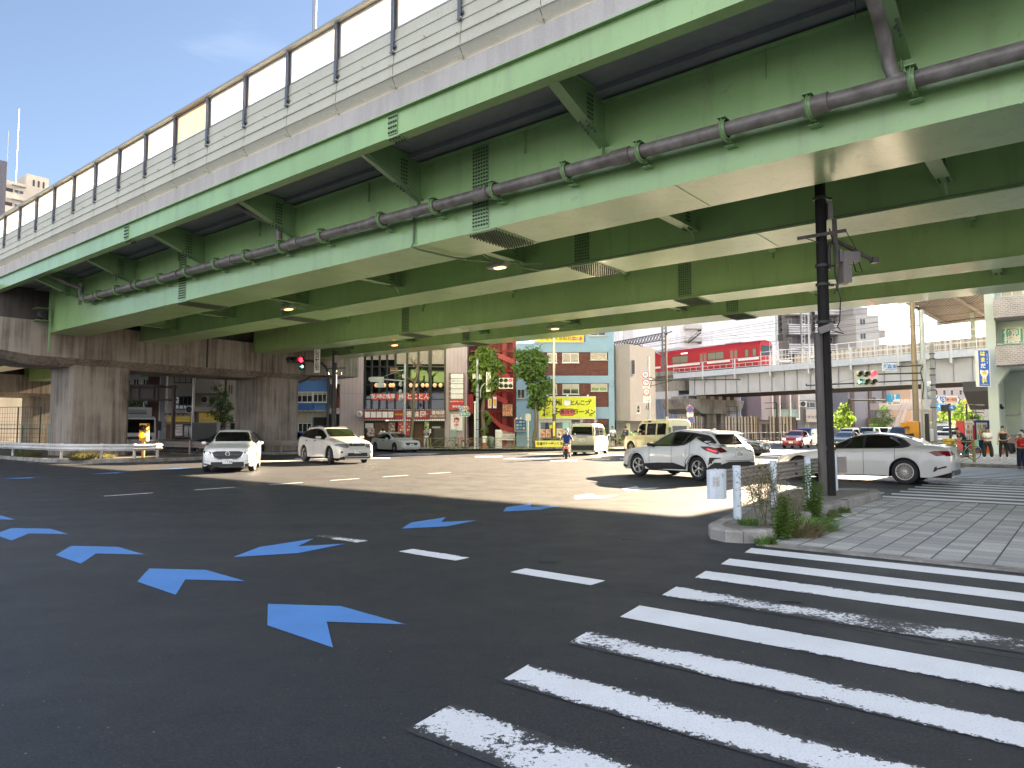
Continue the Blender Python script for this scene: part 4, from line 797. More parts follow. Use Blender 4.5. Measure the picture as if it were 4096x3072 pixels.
# left embankment part on piers
ab = thing('railway_embankment', 'weathered concrete railway viaduct and wide pier head left of the blue railway bridge', 'viaduct', rp(0), RA)
CN2 = streak((.27, .255, .235), (.07, .06, .05), .85, .9, (1.2, 1.2, .25), .3)
b = MB(); b.box(-60, .2, 7.2, -1.0, 9.3, 9.55); b.box(-60, -.6, 9.4, -2.3, .2, 10.1); b.build('deck', CN2, ab)
b = MB(); b.box(-60, -.05, 6.1, -2, .15, 7.2); b.build('girder', RB, ab)
b = MB(); b.ext([(-.8, 5.9), (-.2, 4.6), (1.2, 3.9), (8.8, 3.9), (10.4, 4.8), (10.9, 5.9)], -4.5, 1.2); b.box(-3.2, -.2, 5.91, 0, 1.6, 6.38); b.build('pier_head', CN2, ab)
for y in (.8, 4.2, 7.4): bld('column', CN2, ab, lambda b: b.box(-2.8, y, 0, -.4, y + 2.2, 3.9))
for y in (1, 6): bld('column', CN2, ab, lambda b: b.box(-40, y, 0, -38, y + 2.2, 6.1))
b = MB(); [b.box(.4 + .02 * k, 1.2 + 1.8 * k, 5.92, 1.3, 2.0 + 1.8 * k, 6.38) for k in range(5)]; b.build('bearing', paint((.34, .30, .24), .8), ab)
# right abutment
ra = thing('bridge_abutment', 'dark grey abutment carrying the right end of the railway bridge beside the vending machines', 'abutment', rp(37.2), RA)
b = MB(); b.ext([(-.5, 6.38), (-.5, 5.4), (1.0, 3.6), (10, 3.6), (10, 6.38)], -2, 8); b.build('pier_head', paint((.055, .055, .058), .8), ra); bld('wall', paint((.36, .37, .40), .85, 0, .1), ra, lambda b: b.box(-.6, .7, 0, 8, 9.4, 3.6))
# ---- train
TR = thing('train_car', 'red commuter train car with a white stripe standing on the railway bridge', 'train', rp(-8.4, 2.4, 10.0), RA)
TR.scale.z = 1.08
TRED = paint((.36, .010, .016), .35, 0, .06, .6, 0, .4, .1); TWH = paint((.72, .70, .68), .3)
L0, L1 = -26, 18.2
secT = [(0, .1), (-.02, 1.0), (0, 2.6), (.08, 2.95), (.35, 3.2), (1.4, 3.32), (2.45, 3.2), (2.72, 2.95), (2.8, 2.6), (2.82, 1.0), (2.8, .1)]
bld('body', TRED, TR, lambda b: b.ext(secT, L0, L1)); bld('stripe', TWH, TR, lambda b: b.box(L0 + .02, -.035, .86, L1 - .02, -.022, 1.12)); bld('underframe', MBK, TR, lambda b: b.box(L0, .2, -.6, L1, 2.6, .095))
bld('front', TRED, TR, lambda b: b.ext([(-.01, .15), (-.01, 2.6), (.3, 3.15), (2.5, 3.15), (2.8, 2.6), (2.8, .15)], L1 + .003, L1 + .14)); bld('front_window', GLS, TR, lambda b: b.box(L1 + .142, .3, 1.4, L1 + .16, 2.5, 2.6))
TIN = paint((.20, .20, .14), .3)
def twin(x0, x1, z0=1.32, z1=2.3, n=2):
    f = bld('window', MDK, TR, lambda b: b.box(x0, -.03, z0, x1, -.021, z1))
    for k in range(n): q0 = x0 + .06 + (x1 - x0 - .06) * k / n; bld('pane', TIN, f, lambda b: (b.box(q0, -.04, z0 + .06, q0 + (x1 - x0 - .06) / n - .06, -.031, z1 - .06)))
def tdoor(x0):
    f = bld('door', paint((.44, .025, .04), .3), TR, lambda b: (b.box(x0, -.045, .12, x0 + 1.3, -.036, 2.42), b.box(x0 + .64, -.05, .12, x0 + .66, -.0455, 2.42)))
    for q in (.12, .78): bld('pane', TIN, f, lambda b: b.box(x0 + q, -.056, 1.25, x0 + q + .4, -.0455, 2.2))
for k in range(-3, 2): tdoor(1.2 + 7.4 * k - .2)
tdoor(13.6); twin(3.3, 6.3); twin(-4.2, -1.0); twin(-11.6, -8.4); twin(9.8, 12.6); twin(-19, -15.8)
for x in (16.0, 17.2): twin(x, x + .6, 1.25, 2.25, 1)
text('1036', 'lettering', .34, (-1.4, -.04, .5), TWH, TR); bld('destination_sign', emit((.95, .95, .9), 1.2), TR, lambda b: b.box(5.0, -.036, 2.5, 6.2, -.022, 2.66))
bld('roof_unit', paint((.5, .5, .5), .6), TR, lambda b: (b.ext([(.5, 3.2), (.7, 3.62), (2.1, 3.62), (2.3, 3.2)], -1.5, 4.5), b.ext([(.5, 3.2), (.7, 3.55), (2.1, 3.55), (2.3, 3.2)], -14, -9)))
bld('pantograph', MGAL, TR, lambda b: (b.bar((13, .6, 3.3), (14.4, 1.4, 3.9), .05), b.bar((14.4, 1.4, 3.9), (13.2, 1.4, 4.4), .05), b.bar((13.2, .6, 4.4), (13.2, 2.2, 4.4), .06), b.box(12.4, .5, 3.25, 15, 2.2, 3.36)))
# ---- catenary portal, wires
CATM = paint((.10, .105, .115), .5, .3)
def lattice(b, a, c, w, n, r=.05):
    a, c, w = Vector(a), Vector(c), Vector(w)
    for s_ in (0, 1): b.bar(a + w * s_, c + w * s_, r * 1.6)
    for k in range(n): p, q = a.lerp(c, k / n), a.lerp(c, (k + 1) / n); b.bar(p, q + w, r); b.bar(p + w, q, r)
x, z0 = D(2447, 1352, 112); x1, z1 = D(2650, 1345, 96)
o = thing('catenary_portal', 'grey lattice steel catenary beam over the tracks ending at a lattice mast', 'catenary mast', (x1, 96, 9.5))
bld('lattice_beam', CATM, o, lambda b: (lattice(b, (x - x1 - 3, 19, 14.2 - 9.5), (0, 0, 13.8 - 9.5), (0, 0, .95), 26), lattice(b, (x - x1 - 3, 19.6, 14.2 - 9.5), (0, .6, 13.8 - 9.5), (0, 0, .95), 26), lattice(b, (-2.4, 5.4, 4.3), (-.2, 0, 2.2), (0, .5, .15), 6)))
bld('mast', CATM, o, lambda b: (lattice(b, (0, 0, 0), (0, 0, 9), (.55, 0, 0), 16), lattice(b, (0, .5, 0), (0, .5, 9), (.55, 0, 0), 16)))
bld('insulator', CATM, o, lambda b: [b.tube([(-2 - 2.2 * k, 4 + 2.8 * k, 4.3), (-2 - 2.2 * k, 4 + 2.8 * k, 3.2), (-1.6 - 2.2 * k, 4 + 2.8 * k, 2.9)], .04, 5) for k in range(3)])
for i, (off, z) in enumerate(((1.4, 14.9), (1.6, 14.1), (2.4, 13.2), (5.8, 14.7), (6.0, 13.9), (6.6, 13.3), (3.2, 15.6), (7.4, 15.4))):
    pts = [rp(t, off, z + .35 * math.sin(t * .11 + i) - .004 * t) for t in range(-50, 52, 6)]
    o = bld('overhead_wire', MDK, None, lambda b: b.tube(pts, .02, 4)); setp(o, 'thin dark overhead railway wire above the bridge', 'wire', 'overhead wires along the railway')
def sigmast(u, d, zt, lab, lad):
    x = D(u, 1400, d)[0]; o = thing('railway_signal_mast', lab, 'signal mast', (x, d, 9.4))
    bld('mast', MGAL, o, lambda b: b.cyl((0, 0, 0), (0, 0, zt), .14, .12, 10)); bld('ladder', RLW, o, lambda b: (b.bar((-.6, .1, 0), (-.35, .1, zt), .04), b.bar((-.95, .1, 0), (-.7, .1, zt), .04), [b.bar((-.95 + .25 * k / 16, .1, zt * k / 16), (-.6 + .25 * k / 16, .1, zt * k / 16), .03) for k in range(16)]))
    h = bld('signal_head', MBK, o, lambda b: (b.box(.25, -.25, zt * .55, .65, .1, zt * .95), b.box(.2, -.35, zt * .44, .75, .1, zt * .53)))
    bld('hood', MBK, h, lambda b: [b.lathe([(.15, 0), (.16, .25)], 10, Matrix.Translation((.45, -.22, zt * (.6 + .085 * k))) @ Matrix.Rotation(R(90), 4, 'X')) for k in range(5)])
    bld('platform', RLW, o, lambda b: (b.box(.1, -.5, zt * .12, 1.7, .8, zt * .14), [b.bar((.15 + .4 * k, -.5, zt * .12), (.15 + .4 * k, -.5, zt * .3), .04) for k in range(5)], b.bar((.1, -.5, zt * .3), (1.75, -.5, zt * .3), .05), b.bar((.1, -.5, zt * .21), (1.75, -.5, zt * .21), .04)))
sigmast(3107, 92, 8.6, 'railway signal mast with black lamps and a ladder at the front end of the train', 1); sigmast(3238, 86, 7.4, 'slimmer railway signal mast with a ladder just left of the black roadside pole', 1)
# ---- station platform and canopy
st = thing('station_platform', 'railway platform with an openwork railing and a ribbed canopy at the upper right', 'platform', rp(38, 6, 9.5), RA)
bld('canopy', siding((.19, .155, .125), (.07, .05, .04), .45, corr=True, rough=.7), st, lambda b: b.ext([(-7, 5.6), (-7, 5.75), (1.8, 4.3), (1.8, 4.15)], -8, 22))
bld('canopy_edge', paint((.42, .46, .44), .5), st, lambda b: (b.box(-8.6, -7.15, 5.5, 22, -7.0, 6.0), b.box(-8.5, 1.81, 4.0, 22, 2.0, 4.5)))
bld('canopy_beam', paint((.34, .31, .28), .7), st, lambda b: [b.bar((-7.5 + 4.5 * k, -7, 5.45), (-7.5 + 4.5 * k, 1.8, 4.05), .14, .25) for k in range(7)])
bld('canopy_post', paint((.27, .30, .22), .6), st, lambda b: [b.box(x, -1.0, 0, x + .35, -.7, 5) for x in (-4, 8)])
bld('platform_fence', paint((.40, .37, .32), .7), st, lambda b: (b.box(-26, 1.0, .3, -3, 1.1, 2.1), b.box(-26, -3.8, -.6, 22, 2, .2)))
bld('fence_slats', paint((.26, .24, .21), .7), st, lambda b: [b.box(-25.8 + .6 * k, .95, .3, -25.6 + .6 * k, .999, 2.1) for k in range(38)])
bld('rail', RLW, st, lambda b: (b.bar((-28, -3.6, 2.3), (22, -3.6, 2.6), .07), b.bar((-28, -3.6, 1.2), (22, -3.6, 1.2), .05), [b.bar((-28 + 1.5 * k, -3.6, .2), (-28 + 1.5 * k, -3.6, 2.4), .06) for k in range(34)]))
bld('wire', MDK, st, lambda b: b.tube([(-9, -5.5, 3.2), (22, -5.5, 3.7)], .05, 5))
# ============================================================= BUILDINGS behind the railway and down the side street
def block(name, label, u0, u1, v, d, dep, mat, base=0, **k):
    B = Bd(name, label, u0, d); bld('wall', mat, B.o, lambda b: b.box(0, 0, base, B.X(u1), dep, B.Z(v))); return B
WPN = siding((.76, .75, .78), (.52, .52, .54), 1.1, .03, pz=9, bump=.3)
B = block('warehouse', 'huge pale lilac panelled warehouse filling the background behind the train', 2480, 3118, 1080, 150, 30, WPN)
bld('upper_fin', paint((.6, .58, .6), .6), B.o, lambda b: (b.box(B.X(2495), -1.2, 20, B.X(2530), 0, B.Z(1320)),))
for v, s in ((1320, 0), (1370, 1)):
    bld('balcony', paint((.55, .52, .48), .7), B.o, lambda b: (b.box(B.X(2738), -2.2, B.Z(v), B.X(2800), -.01, B.Z(v) + .9),)); bld('balcony_opening', MDK, B.o, lambda b: b.box(B.X(2795), -.3, B.Z(v + 5), B.X(2808), -.02, B.Z(v - 18)))
bld('stair_rail', MDK, B.o, lambda b: (b.bar((B.X(2745), -2.3, B.Z(1365)), (B.X(2795), -2.3, B.Z(1325)), .08), b.bar((B.X(2745), -2.3, B.Z(1377)), (B.X(2795), -2.3, B.Z(1337)), .25), [b.bar((B.X(2745 + 6 * k), -2.3, B.Z(1377 - 4.8 * k)), (B.X(2745 + 6 * k), -2.3, B.Z(1365 - 4.8 * k)), .05) for k in range(9)]))
B = block('blue_hoarding_building', 'building with blue corrugated cladding seen under the railway pier', 2640, 2960, 1560, 118, 8, siding((.30, .37, .52), (.2, .25, .4), .5, corr=True))
# striped balcony apartments
B = block('apartment_building', 'grey apartment block with white striped louvre balconies behind the black roadside pole', 3118, 3386, 1130, 160, 14, paint((.18, .165, .16), .8))
LV = paint((.72, .72, .74), .5)
for v in range(1145, 1700, 78):
    bld('louvre_balcony', LV, B.o, lambda b: [b.box(B.X(u0), -1.6, B.Z(v + 7 * k + 3.6), B.X(u1), -1.5, B.Z(v + 7 * k)) for k in range(6) for u0, u1 in ((3150, 3196), (3200, 3300), (3303, 3384))])
    for u in (3158, 3212, 3250, 3322, 3350): B.win(u, v + 50, u + 14, v + 72, WFR, GLS2, 1, 0, False)
    bld('balcony_floor', paint((.2, .19, .18), .8), B.o, lambda b: b.box(B.X(3146), -1.5, B.Z(v + 43), B.X(3386), -.01, B.Z(v + 41)))
bld('divider', paint((.22, .22, .24), .6), B.o, lambda b: [b.box(B.X(u), -1.65, 0, B.X(u) + .35, -.01, B.Z(1130)) for u in (3197, 3301, 3384)])
B = block('apartment_building', 'pale grey slab building with a ladder of small windows right of the striped balconies', 3387, 3440, 1175, 158, 14, siding((.30, .31, .35), (.22, .23, .26), 1.5, .02))
B = block('apartment_building', 'stepped grey apartment block whose right side drops in small terraces against the white sky', 3436, 3524, 1262, 150, 16, paint((.45, .44, .42), .8)); bld('upper_storey', paint((.33, .32, .32), .8), B.o, lambda b: (b.box(B.X(3440), 2, B.Z(1262), B.X(3500), 12, B.Z(1222)), b.box(B.X(3524), 1, B.Z(1600), B.X(3560), 12, B.Z(1375)), b.box(B.X(3524), 1, B.Z(1347), B.X(3558), 10, B.Z(1318))))
for v in (1275, 1333, 1391, 1460, 1530): B.win(3446, v, 3470, v + 24, WFR, GLS2, 2, 0); 
B = block('low_house', 'low brown block with a white balcony right of the stepped apartments', 3535, 3640, 1380, 170, 12, paint((.34, .26, .20), .8)); bld('balcony', WFR, B.o, lambda b: b.box(0, -1, B.Z(1412), B.X(3640), -.9, B.Z(1398)))
# white cube house with glass balconies under the bridge
B = Bd('cube_house', 'white and grey cube house with glass fronted balconies under the railway bridge', 3040, 112)
bld('side_wall', paint((.36, .35, .36), .8), B.o, lambda b: b.box(B.X(3043), 0, B.Z(1680), B.X(3084), 10, B.Z(1500))); bld('ground_floor', paint((.38, .35, .32), .8), B.o, lambda b: b.box(B.X(3052), 2, 0, B.X(3192), 10, B.Z(1682)))
bld('frame', WFR, B.o, lambda b: (b.box(B.X(3084), -.3, B.Z(1680), B.X(3194), 2, B.Z(1672)), [b.box(B.X(u), -.3, B.Z(1671.8), B.X(u + 5), 1.5, B.Z(1500)) for u in (3084, 3113, 3155, 3189)])); bld('back_wall', paint((.25, .24, .24), .8), B.o, lambda b: b.box(B.X(3084), 2.01, B.Z(1681), B.X(3194), 10, B.Z(1500)))
bld('balcony_glass', glass('6f8a80', .1), B.o, lambda b: [b.box(B.X(u), -.1, B.Z(1671), B.X(u2), -.05, B.Z(1637)) for u, u2 in ((3090, 3112), (3119, 3154), (3161, 3188))]); bld('door', MDK, B.o, lambda b: (b.box(B.X(3061), 1.9, 0, B.X(3076), 1.99, B.Z(1697)), b.box(B.X(3084), 1.9, 0, B.X(3106), 1.99, B.Z(1697))))
for u in (3092, 3125, 3163): B.win(u, 1608, u + 18, 1636, DFR, GLS, 1, 2)
B = Bd('shop_house', 'beige shop house with katakana lettering right of the cube house', 3190, 118)
bld('wall', paint((.20, .19, .19), .8), B.o, lambda b: b.box(0, 0, 0, B.X(3265), 10, B.Z(1600))); bld('sign_wall', paint((.47, .44, .40), .7), B.o, lambda b: b.box(B.X(3213), -.8, B.Z(1689), B.X(3264), -.01, B.Z(1637))); text('マツダイ', 'lettering', .62, (B.X(3246), -.82, B.Z(1670)), MDK, B.o, bold=.01)
bld('upper_wall', paint((.5, .49, .48), .7), B.o, lambda b: b.box(0, .5, B.Z(1600), B.X(3265), 10, B.Z(1520))); aircon(B.o, B.X(3196), 0, B.Z(1628), 1.1, 1.0); B.win(3212, 1608, 3258, 1632, WFR, GLS, 2, 0)
bld('door', paint((.42, .38, .30), .7), B.o, lambda b: b.box(B.X(3216), -.05, 0, B.X(3232), -.003, B.Z(1692)))
B = block('apartment_building', 'dull grey apartment block with dark pillars right of the pole under the bridge', 3395, 3560, 1520, 141, 12, paint((.25, .25, .28), .8))
for u in (3400, 3470, 3528): bld('pillar', paint((.12, .09, .085), .7), B.o, lambda b: b.box(B.X(u), -.4, 0, B.X(u + 12), -.01, B.Z(1520)))
for v in (1590, 1640): B.win(3484, v, 3500, v + 26, DFR, GLS, 1, 0)
bld('white_box', WFR, B.o, lambda b: b.box(B.X(3455), -6, B.Z(1663), B.X(3494), -5, B.Z(1632))); bld('shed', paint((.20, .13, .11), .8), B.o, lambda b: b.box(B.X(3450), -7, 0, B.X(3510), -1, B.Z(1672)))
# pedestrian footbridge stairs
o = thing('footbridge', 'pedestrian footbridge with a long concrete stair rising behind the traffic', 'footbridge', (D(3560, 1700, 115)[0], 115, 0)); Bx = Bd.__new__(Bd); Bx.d = 115; Bx.x0 = D(3560, 1700, 115)[0]
FBM = paint((.50, .44, .40), .8)
bld('stairs', paint((.42, .38, .34), .85), o, lambda b: [b.box(Bx.X(3570 + 1.9 * k), -1 + .5 * k, Bx.Z(1718 - 5.2 * k) - .3, Bx.X(3605 + 1.2 * k), .0 + .5 * k, Bx.Z(1718 - 5.2 * k)) for k in range(17)])
bld('parapet', FBM, o, lambda b: (b.ext([(Bx.X(3548), Bx.Z(1716)), (Bx.X(3586), Bx.Z(1622)), (Bx.X(3592), Bx.Z(1622)), (Bx.X(3566), Bx.Z(1722))], -1.2, -1.0, 1), b.ext([(Bx.X(3584), Bx.Z(1722)), (Bx.X(3622), Bx.Z(1612)), (Bx.X(3628), Bx.Z(1622)), (Bx.X(3600), Bx.Z(1722))], 0, .2, 1)))
bld('deck', FBM, o, lambda b: (b.box(Bx.X(3590), 6, Bx.Z(1634), Bx.X(4000), 9, Bx.Z(1606)),)); bld('railing', RLW, o, lambda b: [b.box(Bx.X(3640 + 6 * k), 5.8, Bx.Z(1606), Bx.X(3641.5 + 6 * k), 5.9, Bx.Z(1590)) for k in range(28)])
for u in (3640, 3760, 3900): bld('column', FBM, o, lambda b: b.box(Bx.X(u), 6.5, 0, Bx.X(u + 10), 8, Bx.Z(1634)))
B = block('apartment_building', 'pale pink apartment block with small windows closing the street behind the footbridge', 3560, 3905, 1540, 190, 14, paint((.46, .41, .39), .8))
for v in (1560, 1600, 1645, 1680): [B.win(u, v, u + 12, v + 20, WFR, GLS2, 1, 0, False) for u in (3625, 3660, 3690, 3738, 3770, 3800, 3835, 3870)]
B = block('shop_row', 'low row of shops far down the street right of the footbridge stairs', 3800, 3960, 1600, 150, 12, paint((.42, .36, .32), .8))
o = sign('shop_sign', 'orange and yellow sign band seen beside the highway number sign', 3826, 1602, 3902, 1617, 149.5, KY); text('交通事故安全', 'lettering', .7, (-.2, -.02, 0), paint((.75, .15, .02), .5), o)
# ============================================================= right corner building with tiled balconies
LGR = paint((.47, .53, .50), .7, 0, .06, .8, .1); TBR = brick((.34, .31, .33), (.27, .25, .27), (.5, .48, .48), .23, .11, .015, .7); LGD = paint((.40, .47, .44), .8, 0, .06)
c = thing('corner_building', 'pale green corner building with grey tiled balconies and an open arched ground floor, right edge', 'building', (*W(-4.5, 50.2), 0), -R(39.1))
def cx(u, y=0):
    r = ray(u, 1700); bx, by = r[0] * CA - r[1] * SA, r[0] * SA + r[1] * CA; return bx * (50.2 + y) / by + 4.5
def cz(v, u=4000, y=0):
    r = ray(u, v); by = r[0] * SA + r[1] * CA; return 1.5 + r[2] * (50.2 + y) / by
xe = 16
bld('pillar', LGR, c, lambda b: b.box(cx(3958), 0, 0, cx(3999), 1.0, 16.8)); bld('wall', LGR, c, lambda b: b.box(cx(3958) + .3, 1.01, 5.2, xe, 11, 16.8))
bld('arch_beam', LGR, c, lambda b: b.ext([(cx(3999), cz(1450)), (cx(3999), cz(1536)), (cx(4048), cz(1475)), (xe, cz(1475)), (xe, cz(1450))], .01, .99, 1))
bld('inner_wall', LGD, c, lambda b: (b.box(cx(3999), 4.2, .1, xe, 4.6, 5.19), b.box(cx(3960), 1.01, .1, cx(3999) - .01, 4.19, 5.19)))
for v0, v1 in ((1190, 1272), (1378, 1462)):
    bld('balcony', TBR, c, lambda b: b.prism([(cx(3992), .9), (cx(3994, -1), -1.0), (cx(3996, -1), -1.2), (xe, -1.2), (xe, 1.0)], cz(v1, 3994, -1), cz(v0 + 8, 3994, -1)))
    bld('balcony_rail', MGAL, c, lambda b: (b.bar((cx(3998, -1), -1.1, cz(v0, 3994, -1)), (xe, -1.1, cz(v0, 3994, -1)), .05), [b.bar((cx(3998, -1) + 1.2 * k, -1.1, cz(v0 + 10, 3994, -1)), (cx(3998, -1) + 1.2 * k, -1.1, cz(v0, 3994, -1)), .04) for k in range(10)]))
def cwin(u0, v0, u1, v1, gl):
    x0, x1, z1, z0 = cx(u0, 1), cx(u1, 1), cz(v0, u0, 1), cz(v1, u0, 1)
    f = bld('window', WFR, c, lambda b: (b.box(x0, .93, z0, x0 + .07, 1.008, z1), b.box(x1 - .07, .93, z0, x1, 1.008, z1), b.box(x0 + .07, .93, z1 - .07, x1 - .07, 1.008, z1), b.box(x0 + .07, .93, z0, x1 - .07, 1.008, z0 + .07), b.box((x0 + x1) / 2 - .03, .94, z0 + .07, (x0 + x1) / 2 + .03, 1.008, z1 - .07)))
    bld('pane', gl, f, lambda b: b.box(x0 + .07, .97, z0 + .07, x1 - .07, 1.007, z1 - .07)); return x0, x1, z0, z1
x0, x1, z0, z1 = cwin(4031, 1310, 4150, 1378, paint((.60, .66, .64), .3)); cwin(4026, 1158, 4120, 1190, CUR)
TG = paint((.08, .42, .33), .5)
for k, s_ in enumerate('個別指導'):
    u, v = 4052 + 28 * (k % 2), 1332 + 27 * (k // 2); X, Z = cx(u, 1), cz(v, u, 1); bld('letter_square', TG, c, lambda b: b.box(X - .33, .92, Z - .26, X + .33, .94, Z + .26)); text(s_, 'lettering', .46, (X, .915, Z), KW, c, bold=.012, sx=1.15)
bld('handrail', MGAL, c, lambda b: (b.tube([(cx(4006, 3), 4.0, 2.45), (cx(4075, 3), 4.0, 2.5), (cx(4090, 3), 4.0, 2.9)], .035, 6), b.bar((cx(4086, 2), 3, .1), (cx(4086, 2), 3, 3.8), .08), b.bar((cx(4092, 2), 3, .1), (cx(4092, 2), 3, 4.4), .05)))
bld('steps', paint((.27, .25, .24), .85), c, lambda b: [b.box(cx(4012, 1), 1.2 + .4 * k, .11, xe, 1.6 + .4 * k, .3 + .19 * k) for k in range(6)]); bld('security_camera', MBK, c, lambda b: b.cyl((cx(4001), .6, cz(1620)), (cx(4010), .3, cz(1632)), .1, n=8)); bld('kerb', paint((.30, .10, .08), .7), c, lambda b: b.box(cx(3999) + .02, .5, .11, cx(4012) - .1, 1.2, .5))
# projecting dental sign
x, z0 = D(3936, 1473, 40.8); x0, zt = D(3913, 1401, 40.8); x1, zb = D(3962, 1544, 40.8); h = zt - zb; w_ = x1 - x0
o = thing('dental_sign', 'tall blue projecting dental clinic sign with yellow and white characters and a white tooth', 'sign', (x, 40.8, (zt + zb) / 2))
bld('board', paint((.015, .10, .45), .4), o, lambda b: b.box(-w_ / 2, 0, -h / 2, w_ / 2, .25, h / 2)); bld('frame', MW, o, lambda b: (b.box(-w_ / 2 - .03, -.01, -h / 2 - .03, -w_ / 2, .26, h / 2 + .03), b.box(w_ / 2, -.01, -h / 2 - .03, w_ / 2 + .03, .26, h / 2 + .03), b.box(-w_ / 2, -.01, h / 2, w_ / 2, .26, h / 2 + .03), b.box(-w_ / 2, -.01, -h / 2 - .03, w_ / 2, .26, -h / 2)))
YL = paint((.85, .75, .05), .4)
for k, s_ in enumerate('はまだ'): text(s_, 'lettering', .3, (-.05, -.01, h / 2 - .22 - .35 * k), YL if k < 2 else KW, o, bold=.012)
bld('tooth', MW, o, lambda b: b.ext([(-.22, -.1), (-.24, -.28), (-.15, -.45), (-.08, -.62), (-.03, -.62), (0, -.5), (.03, -.62), (.08, -.62), (.15, -.45), (.24, -.28), (.22, -.1), (0, -.16)], -.012, -.001, 1)); text('歯', 'lettering', .27, (0, -.018, -.31), paint((.75, .6, .02), .4), o, bold=.01); text('科', 'lettering', .3, (0, -.01, -.76), YL, o, bold=.012)
text('TEL 3768-0614', 'lettering', .075, (0, -.01, -.95), KW, o); text('医療法人社団 歯科', 'lettering', .06, (.2, -.01, .55), KW, o, vert=True, sp=1.1)
# ============================================================= tall block top left
x, y = W(-112, 40); o = thing('apartment_tower', 'tall beige apartment tower with roof antennas at the upper left', 'apartment building', (x, y, 0), -R(39.1))
TWL = siding((.46, .42, .37), (.36, .33, .29), .5, .06, rough=.8, bump=.2, pz=3)
Mt = Matrix.Translation((112, -40, 0)); yb = 33.3
def tw(u, v, bx=-112):
    r = ray(u, v); bxr = r[0] * CA - r[1] * SA; t = bx / bxr; return (r[0] * SA + r[1] * CA) * t, 1.5 + r[2] * t
y17, z17 = tw(17, 718); y0, _ = tw(0, 703)
bld('wall', TWL, o, lambda b: b.box(-14, y17 - 40, 0, 0, y17 - 40 + 45, z17)); bld('dark_tower', paint((.10, .10, .13), .7), o, lambda b: b.box(-10, y17 - 46, 0, 1, y17 - 40.02, z17 + 2.2))
def twwin(v0, v1, u0=56, u1=95):
    ya, za = tw(u0, v0); yb_, zb_ = tw(u1, v1); ya -= 40; yb_ -= 40
    f = bld('window', ALU, o, lambda b: (b.box(.003, ya, zb_, .06, ya + .08, za), b.box(.003, yb_ - .08, zb_, .06, yb_, za), b.box(.003, ya, za - .08, .06, yb_, za), b.box(.003, (ya + yb_) / 2 - .04, zb_, .06, (ya + yb_) / 2 + .04, za), b.box(.003, ya - .3, za + .45, .5, yb_ + .2, za + .55)))
    bld('pane', glass('24344a'), f, lambda b: b.box(.002, ya + .08, zb_, .03, yb_ - .08, za - .08))
for k in range(6): twwin(756 + 57 * k, 777 + 57 * k); bld('vent_recess', MDK, o, lambda b: b.box(.003, tw(17, 0)[0] - 40 + .5, tw(17, 770 + 57 * k)[1], .03, tw(17, 0)[0] - 40 + 2.0, tw(17, 748 + 57 * k)[1])); bld('vent_panel', paint((.5, .47, .42), .7), o, lambda b: b.box(.03, tw(17, 0)[0] - 40 + .7, tw(17, 790 + 57 * k)[1], .2, tw(17, 0)[0] - 40 + 2.2, tw(17, 764 + 57 * k)[1]))
bld('antenna', MGAL, o, lambda b: (b.cyl((-2, tw(44, 700)[0] - 40, z17), (-2, tw(44, 700)[0] - 40, z17 + 7.5), .08, n=5), b.cyl((-2, tw(82, 700)[0] - 40, z17 - .2), (-2, tw(82, 700)[0] - 40, z17 + 11), .09, n=5)))
bld('roof_house', paint((.45, .43, .39), .8), o, lambda b: b.box(-9, tw(125, 740)[0] - 40, z17 - .1, -2, tw(215, 740)[0] - 40, z17 + 2.2)); bld('roof_window', MDK, o, lambda b: [b.box(-1.99, tw(150 + 20 * k, 740)[0] - 40, z17 + .6, -1.95, tw(158 + 20 * k, 740)[0] - 40, z17 + 1.5) for k in range(3)])
B = block('apartment_building', 'pale office block glimpsed beyond the far pier at the left edge', -200, 260, 1480, 130, 10, paint((.5, .5, .5), .8)) 
for v in (1560, 1600, 1640, 1680): [B.win(u, v, u + 20, v + 14, DFR, GLS, 2, 0, False) for u in (-20, 5, 30, 180, 215)]
